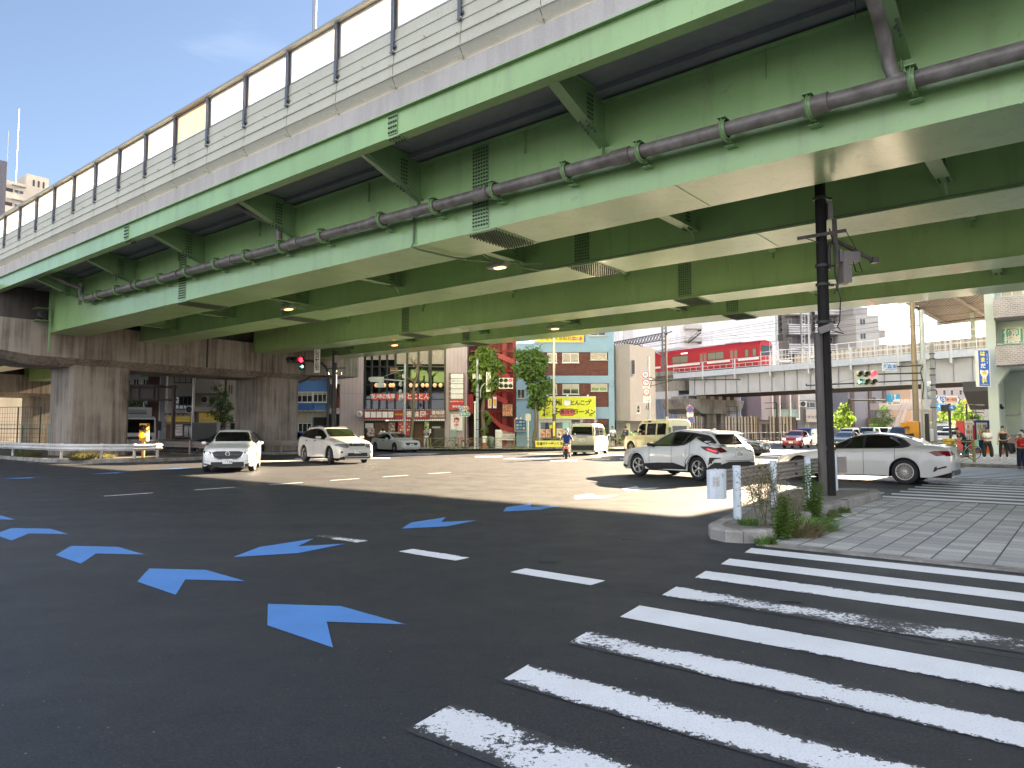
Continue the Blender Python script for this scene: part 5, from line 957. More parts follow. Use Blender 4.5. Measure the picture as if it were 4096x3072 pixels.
# ============================================================= STREET FURNITURE
def at(u, d): return ((u - 2048) / 2834. * d, d)
def zz(v, d): return D(2048, v, d)[1]
RR = lambda ax, a: Matrix.Rotation(R(a), 4, ax)
TL = Matrix.Translation
BRN = paint((.10, .075, .06), .5, .2); SLV = paint((.42, .40, .36), .35, .5); LENS = paint((.045, .05, .045), .25); SRED = emit((1, .02, .04), 7, (.8, .02, .02)); SGRN = emit((.25, 1, .75), 5); SHG = paint((.42, .44, .44), .5)
def signal(parent, loc, cols, rows, body, lit=(), rz=0, arrow=None):
    """lamp head with hooded round lenses; lit: {(col,row): material}; arrow: (col,row,mat,dir) one black lamp with an arrow"""
    h = bpy.data.objects.new('signal_head', None)
    M = TL(loc) @ RR('Z', rz); W_ = .36 * cols
    hd = bld('signal_head', body, parent, lambda b: [b.box(-W_ / 2, 0, -.2 - .42 * r, W_ / 2, .14, .2 - .42 * r) for r in range(rows)], M)
    bpy.data.objects.remove(h)
    for r in range(rows):
        for c_ in range(cols):
            x = -W_ / 2 + .18 + .36 * c_; z = -.42 * r
            if arrow and arrow[0] != c_ and arrow[1] == r and arrow[4]: continue
            m = dict(lit).get((c_, r), LENS)
            bld('lens', m, hd, lambda b: b.lathe([(.01, .035), (.10, .028), (.145, .0)], 20, M @ TL((x, -.005, z)) @ RR('X', 90)))
            bld('hood', MBK if body is not SHG else SHG, hd, lambda b: b.add([M @ Vector((x + rr_ * math.cos(R(a)), yy, z + rr_ * math.sin(R(a)))) for yy, rr_ in ((0, .17), (-.26, .165)) for a in range(-20, 201, 20)], [(k, k + 1, 13 + k, 12 + k) for k in range(11)], True))
    if arrow:
        c_, r, m, s = arrow[:4]; x = -W_ / 2 + .18 + .36 * c_; z = -.42 * r; y = -.05
        bld('arrow', m, hd, lambda b: (b.bar((x - s * .10, y, z), (x + s * .10, y, z), .03), b.bar((x + s * .10, y, z), (x + s * .01, y, z + .09), .03), b.bar((x + s * .10, y, z), (x + s * .01, y, z - .09), .03)), M)
    return hd
def bosai(parent, x, z, y=0):
    h = bld('plate', MW, parent, lambda b: b.box(x - .18, y - .02, z - .75, x + .18, y + .01, z + .75)); bld('plate_edge', MDK, h, lambda b: (b.box(x - .2, y - .015, z - .77, x - .181, y + .01, z + .77), b.box(x + .181, y - .015, z - .77, x + .2, y + .01, z + .77)))
    text('防災対応型', 'lettering', .27, (x, y - .025, z), MDK, h, vert=True, sp=.92, bold=.004)
# 1 left signal on the dark pole
x, y = at(1334, 44); o = thing('traffic_signal', 'dark pole with a signal showing red and a green right arrow before the concrete pier', 'traffic signal', (x, y, 0))
bld('pole', MDK, o, lambda b: b.cyl((.05, 0, 0), (.05, 0, 6.45), .17, .15, 12)); bld('conduit_pole', MDK, o, lambda b: b.cyl((-.28, -.1, 0), (-.28, -.1, 4.6), .09, n=10))
zs = zz(1441, 44)
bld('arm', MDK, o, lambda b: (b.tube([(-.28, -.1, 4.0), (-.3, -.1, 4.9), (-.45, -.1, 5.4), (-.8, -.1, 5.72), (-1.4, -.1, 5.82), (-2.9, -.1, zs)], .07, 8), b.tube([(-.1, 0, zs - 1.0), (-1.4, 0, 4.85), (-2.15, 0, 4.45)], .06, 6), b.bar((-.5, 0, 5.35), (.75, 0, 5.38), .06), b.tube([(-1.9, -.1, zs), (0, -.1, 5.4)], .012, 4)))
signal(o, (-2.32, -.25, zs), 3, 1, MDK, {(2, 0): SRED}); signal(o, (-1.90, -.27, zs - .42), 1, 1, MDK, {}, 0, (0, 0, SGRN, 1, False)); bosai(o, -.98, zz(1444, 44), -.2)
bld('box', paint((.30, .28, .27), .6), o, lambda b: (b.box(.1, -.25, 5.7, .35, -.05, 6.15), b.box(.2, -.3, 4.95, .55, -.2, 5.1)))
# 2 silver lamp pole, overhead gantry
x, y = at(776, 56); o = thing('lamp_post', 'bright silver lamp post in front of the beige block between the two pier columns', 'lamp post', (x, y, 0)); bld('pole', SLV, o, lambda b: b.cyl((0, 0, 0), (0, 0, 8), .13, .1, 12)); bld('base', BRN, o, lambda b: b.cyl((0, 0, 0), (0, 0, .5), .2, .18, 12))
x, y = at(697, 57); o = thing('sign_gantry', 'dark pole carrying a large road sign seen from behind, right of the nearest pier column', 'road sign', (x, y, 0))
bld('pole', BRN, o, lambda b: b.cyl((0, 0, 0), (0, 0, zz(1540, 57)), .17, .14, 12)); bld('beam', BRN, o, lambda b: (b.cyl((-5.5, 0, zz(1547, 57)), (.25, 0, zz(1549, 57)), .08), b.cyl((-5.5, 0, zz(1598, 57)), (.25, 0, zz(1599, 57)), .08), [b.cyl((-.4, 0, zz(v, 57)), (-.15, 0, zz(v, 57)), .13) for v in (1548, 1598)]))
bld('sign_back', paint((.13, .11, .10), .6), o, lambda b: (b.box(-4.2, .1, zz(1605, 57), -.8, .14, zz(1538, 57)), [b.box(-4.2, .05, zz(v, 57) - .03, -.8, .1, zz(v, 57) + .03) for v in (1540, 1552, 1565, 1577, 1590, 1603)], [b.box(q, -.02, zz(1606, 57), q + .08, .05, zz(1537, 57)) for q in (-3.6, -2.9, -1.7, -1.4)]))
# 3 flashing beacon on the left island
x, y = G(572, 1829, .14); OR = paint((.62, .27, .015), .45); OLIT = emit((1, .42, .01), 8, (.9, .5, .05))
def beacon(o, lit=True):
    bld('post', OR, o, lambda b: b.cyl((0, 0, 0), (0, 0, .9), .075, n=10)); bld('box', OR, o, lambda b: b.box(-.2, -.05, .82, .16, .25, 1.72))
    for z in (1.5, 1.12):
        bld('hood', MDK if z > 1.3 else OR, o, lambda b: b.lathe([(.14, 0), (.15, .2)], 16, TL((.02, -.05, z)) @ RR('X', 90))); bld('lens', OLIT if z < 1.3 else LENS, o, lambda b: b.lathe([(.01, .08), (.10, .05), (.13, 0)], 16, TL((.02, -.06, z)) @ RR('X', 90)))
o = thing('warning_beacon', 'orange warning beacon with its lower lamp lit, beside the white guardrail end', 'beacon', (x, y, .14)); beacon(o)
# 4 W-beam guardrails
def wbeam(b, pts, z, s=1, h=.33, dp=.07):
    prof = [(-.5, 0), (-.42, 0), (-.30, 1), (-.18, 1), (-.06, .1), (.06, .1), (.18, 1), (.30, 1), (.42, 0), (.5, 0)]; vs = []; fs = []; n = len(prof); P = [Vector((p[0], p[1])) for p in pts]
    for i, p in enumerate(P):
        t = (P[min(i + 1, len(P) - 1)] - P[max(0, i - 1)]).normalized(); nn = Vector((t.y, -t.x)) * s
        for q, k in prof: w_ = p + nn * dp * k; vs.append((w_.x, w_.y, z + q * h))
        for q, k in prof: w_ = p + nn * (dp * k - .006); vs.append((w_.x, w_.y, z + q * h))
    for i in range(len(P) - 1):
        for k in range(n - 1): a = i * 2 * n + k; c_ = a + 2 * n; fs += [(a, c_, c_ + 1, a + 1), (a + n + 1, c_ + n + 1, c_ + n, a + n)]
    b.add(vs, fs)
def rail(name, label, pts, posts, z, mat, pmat, side, zb=.14, ph=.78, pr=.057, base=None):
    base = base or pts[0]; o = thing(name, label, 'guardrail', (base[0], base[1], zb)); M = TL((-base[0], -base[1], -zb))
    b = MB(M); wbeam(b, pts, z, side); b.build('beam', mat, o)
    for p in posts:
        bld('post', pmat, o, lambda b: (b.cyl((p[0], p[1], zb - .02), (p[0], p[1], zb + ph), pr, n=12), b.cyl((p[0], p[1], zb + ph), (p[0], p[1], zb + ph + .015), pr * 1.12, pr * .9, n=12)), M)
    return o, M
GWH = streak((.62, .62, .62), (.25, .20, .15), .6, .5, (1.5, 1.5, 3)); GBR = streak((.30, .255, .235), (.13, .10, .09), .5, .35, (2, 2, 6)); PBL = paint((.58, .66, .74), .4)
lp = [(-32, 42.2), (-26.9, 38.3), (-22.1, 34.75), (-20.6, 34.0), (-19.2, 33.95), (-18.2, 34.3), (-17.55, 35.1), (-17.7, 36.0)]
o, M = rail('guardrail', 'white guardrail with dents and rust round the left traffic island', lp, [(-26.94, 38.5), (-22.08, 34.95), (-19.7, 34.2), (-18.3, 34.55), (-17.75, 35.7), (-30.5, 41.3)], .69, GWH, GWH, 1, .14, .72, .07)
b = MB(M); [b.cyl((x, y, .6 + .09 * k), (x + .05, y - .1, .6 + .09 * k), .016, n=6) for x, y in ((-19.4, 33.88), (-18.1, 34.26), (-22.3, 34.75)) for k in range(3)]; b.build('bolts', MDK, o)
bp = [W(-75, 24.9), W(-60, 24.9), W(-47, 24.75), W(-41, 24.8), W(-39.0, 25.3), W(-38.3, 26.3), W(-38.3, 28)]
rail('guardrail', 'brown guardrail running in front of the farther pier column behind the white cars', bp, [W(-70 + 4 * k, 25.1) for k in range(8)] + [W(-39.3, 25.5)], .72, GBR, GBR, 1, .14, .7, .06)
rail('guardrail', 'second dull guardrail behind the orange beacon on the far side of the pier island', [W(-62, 20.1), W(-40, 20.1), W(-36, 19.3)], [W(-60 + 4 * k, 20) for k in range(6)], .7, GBR, GBR, -1)
gp = [(3.20, 11.0), (3.36, 11.18), (4.55, 12.99), (5.80, 14.55), (7.15, 16.3), (7.35, 16.45)]
o, M = rail('guardrail', 'brown guardrail on pale blue posts at the nose of the right traffic island', gp, [(3.46, 11.0), (4.72, 12.9), (5.97, 14.42), (7.34, 16.24)], .73, GBR, PBL, -1, .145, .80, .062)
bld('end_cap', streak((.62, .68, .76), (.3, .3, .3), .35, .4), o, lambda b: b.prism([(3.30, 11.22), (3.16, 11.12), (3.02, 10.98), (2.97, 10.90), (3.0, 10.84), (3.08, 10.82), (3.22, 10.88), (3.28, 10.95), (3.24, 11.0), (3.33, 11.1)], .46, .90), M)
bld('end_cap', GBR, o, lambda b: b.prism([(7.3, 16.3), (7.62, 16.5), (7.7, 16.42), (7.58, 16.28), (7.4, 16.18)], .54, .90), M)
bld('sticker', paint((.5, .5, .48), .7, 0, .6, 30), o, lambda b: (b.box(3.0, 10.80, .70, 3.001, 10.801, .71), b.quad((3.045, 10.813, .66), (3.145, 10.835, .66), (3.145, 10.835, .80), (3.045, 10.813, .80)), b.quad((3.19, 10.862, .78), (3.225, 10.878, .78), (3.225, 10.878, .85), (3.19, 10.862, .85))), M)
bld('bolts', MDK, o, lambda b: [b.cyl((x, y, .73 + q), (x + .02, y - .03, .73 + q), .02, n=8) for x, y in ((4.42, 12.78), (4.58, 12.98), (5.72, 14.4), (3.6, 11.45)) for q in (-.1, .1)], M)
# 5 mesh fence, cabinets, black railing
def fence(name, label, pts, h, mat, step=2.0, rails=(1.0,), z0=0, mesh=None, pr=.035, infill=None, group=None):
    o = thing(name, label, 'fence', (pts[0][0], pts[0][1], z0), 0, group); M = TL((-pts[0][0], -pts[0][1], 0))
    for i in range(len(pts) - 1):
        a, c_ = Vector(pts[i]), Vector(pts[i + 1]); L = (c_ - a).length; n = max(1, round(L / step))
        for k in range(n + 1):
            if k == n and i < len(pts) - 2: continue
            p = a.lerp(c_, k / n); bld('post', mat, o, lambda b: b.box(p.x - pr, p.y - pr, 0, p.x + pr, p.y + pr, h), M)
        bld('rail', mat, o, lambda b: [b.bar((a.x, a.y, h * r), (c_.x, c_.y, h * r), pr * 1.1) for r in rails], M)
        if mesh:
            bld('mesh', mesh, o, lambda b: ([b.bar((a.x, a.y, .1 + j * .3), (c_.x, c_.y, .1 + j * .3), .012) for j in range(int(h / .3))], [b.bar((*a.lerp(c_, j / int(L / .25)), .05), (*a.lerp(c_, j / int(L / .25)), h), .012) for j in range(int(L / .25))]), M)
        if infill: infill(o, a, c_, n, M)
    return o
DGR = paint((.02, .05, .04), .6)
fence('mesh_fence', 'tall dark green mesh fence behind the white guardrail at the left edge', [(-44, 56), (-35.5, 53.5)], zz(1628, 54), DGR, 2.2, (1.0, .5), mesh=DGR); fence('mesh_fence', 'lower fence with pale green posts in front of the tall dark mesh fence', [(-40, 50), (-31.5, 48.4)], zz(1697, 49), paint((.12, .22, .17), .5), 2.1, (1.0,), mesh=DGR)
fence('street_railing', 'thin black railing behind the grey cabinets between the pier columns', [(-29, 57.5), (-20.5, 57.5)], zz(1707, 57.5), MBK, 1.6, (1.0, .45))
x, y = at(773, 55); o = thing('utility_cabinet', 'wide grey steel utility cabinet with two doors above the brown guardrail', 'cabinet', (x, y, .14)); bld('body', paint((.27, .27, .28), .5), o, lambda b: b.box(0, 0, 0, 1.9, .7, 1.95)); bld('door', paint((.23, .23, .23), .5), o, lambda b: (b.box(.06, -.02, .1, .88, -.002, 1.85), b.box(.92, -.02, .1, 1.84, -.002, 1.85))); bld('top', paint((.35, .35, .37), .5), o, lambda b: b.box(-.03, -.04, 1.951, 1.93, .73, 2.0))
# 6 camera pole in front of the restaurant
x, y = at(1619, 54.2); o = thing('camera_pole', 'grey pole with white traffic cameras on a long arm before the dark restaurant glass', 'camera pole', (x, y, .13)); z = lambda v: zz(v, 54.2) - .13
bld('pole', MGAL, o, lambda b: b.cyl((0, 0, 0), (0, 0, z(1455)), .12, .09, 12)); bld('arm', MGAL, o, lambda b: (b.tube([(0, 0, z(1524)), (-1.5, 0, z(1518)), (-2.5, 0, z(1517))], .055, 8), b.tube([(0, 0, z(1475)), (-1.7, 0, z(1508))], .015, 4), b.bar((0, 0, z(1482)), (-1.1, 0, z(1482)), .04)))
bld('camera', paint((.52, .56, .60), .4), o, lambda b: (b.box(-2.62, -.2, z(1528), -1.62, .2, z(1508)), b.cyl((-2.75, 0, z(1517)), (-2.6, 0, z(1517)), .14), b.box(-2.1, -.25, z(1550), -1.62, .15, z(1531)), b.cyl((-1.85, -.1, z(1531)), (-1.85, -.1, z(1525)), .09)))
bld('sign_back', paint((.16, .08, .07), .5), o, lambda b: [b.box(-1.15 + .16 * k, .03, z(1494), -1.02 + .16 * k, .06 + .01 * (k % 2), z(1470)) for k in range(4)]); bld('box', paint((.5, .5, .5), .5), o, lambda b: b.box(-.18, -.2, z(1513), .05, -.05, z(1498)))
bld('sign_back', MGAL, o, lambda b: [b.lathe([(.01, .01), (.2, .01), (.21, -.01), (.01, -.01)], 18, TL((-.3, -.1, z(v))) @ RR('X', 90) @ RR('Y', 55)) for v in (1537, 1568, 1598)])
# 7 second signal
x, y = at(1909, 54.3); o = thing('traffic_signal', 'grey pole with a white six lamp signal showing red, beside the red stair tower', 'traffic signal', (x, y, .13)); z = lambda v: zz(v, 54.3) - .13
bld('pole', MGAL, o, lambda b: b.cyl((0, 0, 0), (0, 0, z(1436)), .14, .11, 12)); bld('arm', MGAL, o, lambda b: b.tube([(.25, -.05, z(1590)), (.25, -.05, z(1560)), (.35, -.05, z(1545)), (.6, -.05, z(1533)), (1.0, -.05, z(1530)), (2.75, -.05, z(1526))], .05, 8)); bosai(o, .87, z(1528), -.15)
signal(o, (2.2, -.2, z(1523)), 3, 2, KW, {(2, 0): SRED}); bld('box', paint((.5, .5, .48), .5), o, lambda b: (b.box(-.35, -.2, z(1515), -.12, -.02, z(1495)), b.box(.12, -.2, z(1517), .36, -.02, z(1497))))
bld('bands', MDK, o, lambda b: [b.cyl((0, 0, z(v)), (0, 0, z(v) + .05), .155, n=12) for v in (1535, 1570, 1590, 1680, 1720)])
# 8 route number signs
def routesign(b_name, parent, x, z, w, h, c1, c2, num, word, y=-.06):
    pl = bld(b_name, KW, parent, lambda b: b.ext([(x - w / 2, z), (x - w / 2 + h * .35, z + h / 2), (x + w / 2 - h * .35, z + h / 2), (x + w / 2, z), (x + w / 2 - h * .35, z - h / 2), (x - w / 2 + h * .35, z - h / 2)], y, y + .04, 1))
    bld('point', paint((.02, .09, .30), .5), pl, lambda b: [b.ext([(x + s * w / 2 * .97, z), (x + s * (w / 2 - h * .36), z + h * .44), (x + s * (w / 2 - h * .52), z + h * .44), (x + s * (w / 2 - h * .22), z), (x + s * (w / 2 - h * .52), z - h * .44), (x + s * (w / 2 - h * .36), z - h * .44)], y - .012, y - .002, 1) for s in (-1, 1)])
    bld('band', c2, pl, lambda b: b.box(x - w * .12, y - .01, z - h * .38, x + w * .34, y - .002, z + h * .38))
    xs = x - w * .19; bld('shield', c1, pl, lambda b: b.ext([(xs - h * .42, z + h * .42), (xs + h * .42, z + h * .42), (xs + h * .3, z - h * .1), (xs, z - h * .5), (xs - h * .3, z - h * .1)], y - .018, y - .004, 1)); text(num, 'lettering', h * .62, (xs, y - .024, z + h * .05), KW, pl, bold=.004); text(word, 'lettering', h * .36, (x + w * .13, y - .016, z), MDK if c2 is not KG else KW, pl)
x, y = at(1862, 53.8); o = thing('route_sign', 'brown post with highway 15 and 310 signs in front of the mahjong banner', 'road sign', (x, y, .13)); z = lambda v: zz(v, 53.8) - .13
PKB = paint((.70, .36, .26), .5); bld('post', BRN, o, lambda b: b.cyl((0, 0, 0), (0, 0, z(1622)), .07, n=10)); routesign('sign_plate', o, -.12, z(1634), .84, .36, KBL, PKB, '15', '日本橋'); routesign('sign_plate', o, -.03, z(1657), .88, .36, paint((.04, .25, .5), .5), KG, '310', '都道')
# 9 kerbside fence with hoops
OLV = paint((.21, .19, .08), .45)
def hoops(o, a, c_, n, M):
    def f(b):
        for k in range(n):
            p, q = a.lerp(c_, k / n), a.lerp(c_, (k + 1) / n); t = q - p
            for s0, s1 in ((0, .7), (.3, 1.0)):
                b.tube([(*(p + t * (s0 + (s1 - s0) * j / 8)), .18 + .5 * math.sin(math.pi * j / 8)) for j in range(9)], .016, 5, False)
            b.bar((*p, .18), (*q, .18), .03)
    bld('hoop', OLV, o, f, M)
fence('kerb_fence', 'olive painted kerbside fence with arched hoops before the shops', [(-8.2, 53.35), (10.6, 53.35)], .82, OLV, 2.15, (.97,), .13, None, .04, hoops)
x0, z1 = D(2142, 1763, 53.1); x1, z0 = D(2256, 1789, 53.1); o = thing('cloth_banner', 'yellow road safety banner tied to the olive kerbside fence behind the scooter', 'banner', ((x0 + x1) / 2, 53.25, (z0 + z1) / 2))
bld('cloth', paint((.72, .66, .12), .7), o, lambda b: b.box(-1.07, -.01, -.24, 1.07, .01, .25)); text('交通マナー守って 安全', 'lettering', .21, (.12, -.018, .02), KB, o, bold=.005); bld('emblem', KY, o, lambda b: b.lathe([(.01, -.002), (.13, 0)], 14, TL((-.9, -.012, .02)) @ RR('X', 90)))
# 10 lamp post by the ramen sign and other poles on the far pavement
x, y = at(2216, 54); o = thing('lamp_post', 'slim silver lamp post with a yellow strip, in front of the lime ramen sign', 'lamp post', (x, y, .13)); z = lambda v: zz(v, 54) - .13
bld('pole', SLV, o, lambda b: b.cyl((0, 0, z(1655)), (0, 0, 9), .11, .08, 12)); bld('foot', BRN, o, lambda b: b.cyl((0, 0, 0), (0, 0, z(1655)), .14, .13, 12)); bld('strip', paint((.7, .6, .1), .5), o, lambda b: b.box(-.11, -.16, z(1745), .07, -.145, z(1685)))
x, y = at(2112, 53.9); o = thing('street_sign_box', 'beige sign box on a white post left of the ramen sign', 'sign', (x, y, .13)); bld('post', MW, o, lambda b: b.cyl((0, 0, 0), (0, 0, zz(1662, 54)), .045, n=8)); bld('box', paint((.5, .48, .42), .5), o, lambda b: b.box(-.2, -.1, zz(1690, 54), .2, .08, zz(1664, 54)))
for u0, u1, vt, c_, l in ((1797, 1826, 1717, (.32, .38, .38), 'tall pale grey green power cabinet left of the route sign post'), (1735, 1777, 1715, (.05, .04, .035), 'dark brown cabinet behind the white clad worker'), (1981, 2007, 1719, (.7, .69, .66), 'white rounded signboard panel behind the kerbside fence')):
    x, y = at(u0, 55.2); w_ = (u1 - u0) / 2834 * 55.2; o = thing('street_cabinet', l, 'cabinet', (x, y, .13)); hh = zz(vt, 55.2) - .13
    bevel(bld('body', paint(c_, .5), o, lambda b: b.box(0, 0, 0, w_, .45, hh)), .05); bld('door', paint(tuple(q * .85 for q in c_), .5), o, lambda b: b.box(.06, -.012, .15, w_ - .06, -.001, hh - .15))
x, y = at(1966, 54.6); o = thing('bin', 'grey green round topped bin behind the kerbside fence', 'bin', (x, y, .13)); bld('body', paint((.14, .20, .19), .5), o, lambda b: b.lathe([(.01, 0), (.22, 0), (.24, .7), (.2, .86), (.01, .92)], 18))
x, y = at(1940, 54.0); o = thing('cone_notice', 'white notice on a red stand just left of the round bin', 'notice', (x, y, .13)); bld('board', KW, o, lambda b: b.box(-.17, -.02, .45, .17, 0, .95)); bld('stand', KR, o, lambda b: b.cyl((0, .05, 0), (0, .05, .45), .2, .06))
x, y = at(1900, 53.9); o = thing('thin_post', 'thin white post with a round top beside the grey signal pole', 'post', (x, y, .13)); bld('pole', MW, o, lambda b: b.tube([(0, 0, 0), (0, 0, zz(1620, 54)), (-.03, 0, zz(1616, 54))], .06, 8)); bld('cap', MW, o, lambda b: b.ball((0, 0, zz(1617, 54)), .1, 8))
# 11 regulation signs pole right of the grey house
def disc(parent, x, z, kind, y=-.12, r=.3):
    red = paint((.55, .03, .04), .5); blu = paint((.03, .18, .50), .5); M = lambda k: TL((x, y - .004 * k, z)) @ RR('X', 90)
    p = bld('sign_disc', red, parent, lambda b: b.lathe([(.002, .01), (r, .01), (r, -.01), (.002, -.01)], 24, M(0)))
    bld('face', blu if kind in 'XP' else KW, p, lambda b: b.lathe([(.002, .012), (r * .78, .012)], 24, M(1)))
    bld('edge', KW, p, lambda b: b.lathe([(r * 1.0, .012), (r * 1.05, .012), (r * 1.05, -.01)], 24, M(0)))
    if kind == 'X': bld('bar', red, p, lambda b: (b.bar((x - r * .5, y - .03, z - r * .5), (x + r * .5, y - .03, z + r * .5), .05, .01), b.bar((x - r * .5, y - .032, z + r * .5), (x + r * .5, y - .032, z - r * .5), .05, .01)))
    elif kind == 'P': bld('bar', red, p, lambda b: b.bar((x - r * .55, y - .03, z + r * .55), (x + r * .55, y - .03, z - r * .55), .06, .01))
    elif kind == '5': text('50', 'lettering', .3, (x, y - .03, z), blu, p, bold=.008)
    else:
        def arr(b):
            if kind == 'U': b.tube([(x - .1, y - .022, z - .13), (x - .1, y - .022, z + .05), (x - .04, y - .022, z + .12), (x + .05, y - .022, z + .1), (x + .09, y - .022, z)], .022, 5)
            else: b.tube([(x - .08, y - .022, z - .14), (x - .08, y - .022, z), (x + .13, y - .022, z + .02)], .022, 5)
            b.ext([(x + (.03 if kind == 'U' else .1), z + .03), (x + .16, z + .02), (x + .09, z - .08)], y - .03, y - .016, 1)
        bld('arrow', blu, p, arr); bld('bar', red, p, lambda b: b.bar((x - r * .5, y - .036, z + r * .5), (x + r * .5, y - .036, z - r * .5), .035, .006))
x, y = at(2594, 57); o = thing('sign_pole', 'grey pole stacked with round speed limit and turn ban signs before the rounded grey house', 'road signs', (x, y, .13)); z = lambda v: zz(v, 57) - .13
bld('pole', MGAL, o, lambda b: b.cyl((0, 0, 0), (0, 0, z(1425)), .12, .1, 12)); disc(o, -.27, z(1499), '5'); disc(o, -.23, z(1531), 'U'); disc(o, -.2, z(1568), 'T')
pl = bld('plate', KW, o, lambda b: (b.box(-.48, -.14, z(1554), .05, -.12, z(1545)), b.box(-.44, -.14, z(1611), .12, -.12, z(1584)))); bld('bar', MDK, pl, lambda b: (b.box(-.38, -.15, z(1550), -.04, -.141, z(1548.5)), b.box(-.34, -.15, z(1605), .04, -.141, z(1603.5)))); text('7 - 9', 'lettering', .13, (-.16, -.145, z(1594)), MDK, pl); text('17-19', 'lettering', .13, (-.16, -.145, z(1600)), MDK, pl); text('自転車を除く', 'lettering', .08, (-.16, -.145, z(1588)), MDK, pl)
bld('arm', MDK, o, lambda b: (b.cyl((.1, 0, z(1521)), (7.4, 0, z(1518)), .045, n=6), b.cyl((.1, 0, z(1545)), (1.9, 0, z(1522)), .03, n=6), b.cyl((.1, 0, z(1508)), (.8, 0, z(1521)), .03, n=6), b.tube([(.08, -.05, z(1512)), (.25, -.1, z(1530)), (.05, -.05, z(1555)), (.02, -.12, z(1600)), (-.1, -.15, z(1640)), (-.25, -.15, z(1635)), (-.2, -.15, z(1622))], .03, 6)))
bld('arm', MGAL, o, lambda b: b.bar((-1.0, 0, z(1612)), (.1, 0, z(1612)), .07)); hd = bld('pedestrian_signal', KW, o, lambda b: b.box(-1.02, -.3, z(1656), -.74, -.05, z(1623))); bld('lens', LENS, hd, lambda b: (b.box(-.98, -.31, z(1636), -.8, -.301, z(1626)), b.box(-.98, -.31, z(1650), -.8, -.301, z(1640)))); bld('hood', MBK, hd, lambda b: (b.box(-1.0, -.4, z(1625), -.78, -.301, z(1624)), b.box(-1.0, -.4, z(1639), -.78, -.301, z(1638))))
x, y = at(2665, 62); o = thing('lamp_post', 'tall dark lamp post with a flat lamp head in front of the train', 'lamp post', (x, y, .13)); bld('pole', BRN, o, lambda b: b.cyl((0, 0, 0), (0, 0, zz(1340, 62)), .13, .09, 10)); bld('lamp_head', MDK, o, lambda b: (b.bar((-.05, 0, zz(1341, 62)), (.55, 0, zz(1332, 62)), .3, .08), b.box(-.1, -.1, zz(1346, 62), .15, .1, zz(1338, 62)))); bld('foot', SLV, o, lambda b: b.cyl((0, 0, 0), (0, 0, zz(1672, 62)), .16, .15))
x, y = at(2757, 58); o = thing('no_stopping_sign', 'blue and red no stopping and no parking signs above the cream off road car', 'road sign', (x, y, .13)); bld('post', MW, o, lambda b: b.cyl((0, 0, 0), (0, 0, zz(1625, 58)), .04, n=8)); disc(o, 0, zz(1636, 58) - .13, 'X', r=.27); disc(o, .04, zz(1680, 58) - .13, 'P', r=.27); pl = bld('plate', KW, o, lambda b: b.box(-.27, -.13, zz(1667, 58) - .13, .27, -.11, zz(1649, 58) - .13)); text('大型貨物', 'lettering', .11, (0, -.136, zz(1654, 58) - .1), MDK, pl)
# 12 the black pole on the island
px_, py_ = 6.62, 15.0
o = thing('utility_pole', 'thick black pole with brackets and grey boxes rising from the traffic island to the girders', 'pole', (px_, py_, .145)); z = lambda v: zz(v, 15) - .145
PBK = paint((.012, .011, .011), .62, 0, .5, 3, 0, .25); PBR = streak((.10, .085, .08), (.02, .015, .015), .9, .45, (6, 6, .5)); GBX = paint((.22, .19, .19), .55)
bld('pole', PBK, o, lambda b: (b.cyl((.02, 0, 0), (.02, 0, z(1300)), .145, .118, 20), b.cyl((.02, 0, z(1300)), (.02, 0, 9.2), .118, .10, 20), b.cyl((.02, 0, z(1415)), (.02, 0, z(1408)), .135, n=20), b.cyl((.02, 0, z(1560)), (.02, 0, z(1553)), .148, n=20)))
bld('riser_pipe', PBR, o, lambda b: (b.cyl((-.13, -.09, 0), (-.15, -.09, z(1335)), .085, n=16), b.cyl((-.13, -.09, z(1800)), (-.13, -.09, z(1785)), .095, n=16)))
bld('junction_box', GBX, o, lambda b: b.bar((-.18, -.2, z(1330)), (.1, -.25, z(1310)), .12, .14)); bld('band', MDK, o, lambda b: [(b.cyl((.02, 0, z(v)), (.02, 0, z(v) + .06), .145, n=16), b.box(.12, -.03, z(v), .26, .03, z(v) + .05)) for v in (1070, 1145, 1295, 800)])
bld('cross_arm', PBR, o, lambda b: (b.bar((-.55, -.15, z(962)), (.48, -.15, z(930)), .05, .07), b.tube([(-.45, -.15, z(957)), (-.3, -.14, z(965)), (-.1, -.1, z(975))], .012, 5)))
bld('channel', PBR, o, lambda b: b.bar((.28, -.1, z(1060)), (.26, -.1, z(885)), .09, .04)); bld('arm', PBR, o, lambda b: (b.tube([(.16, 0, z(1080)), (.16, 0, z(1000)), (.2, 0, z(975)), (.3, -.02, z(962)), (.45, 0, z(975)), (1.1, 0, z(1040))], .045, 10), b.box(1.08, -.08, z(1052), 1.2, .08, z(1030)), b.tube([(.48, -.15, z(932)), (.75, -.05, z(1005))], .01, 4)))
bld('camera_box', GBX, o, lambda b: (b.box(.38, -.2, z(1135), .56, .1, z(1068)), b.box(.42, -.12, z(1065), .52, .1, z(1010)), b.box(.5, -.1, z(1050), .8, .15, z(1010)), b.box(.36, -.1, z(1050), .42, .12, z(1000)))); bld('camera_box', GBX, o, lambda b: b.box(.14, -.1, z(880), .24, .06, z(815)))
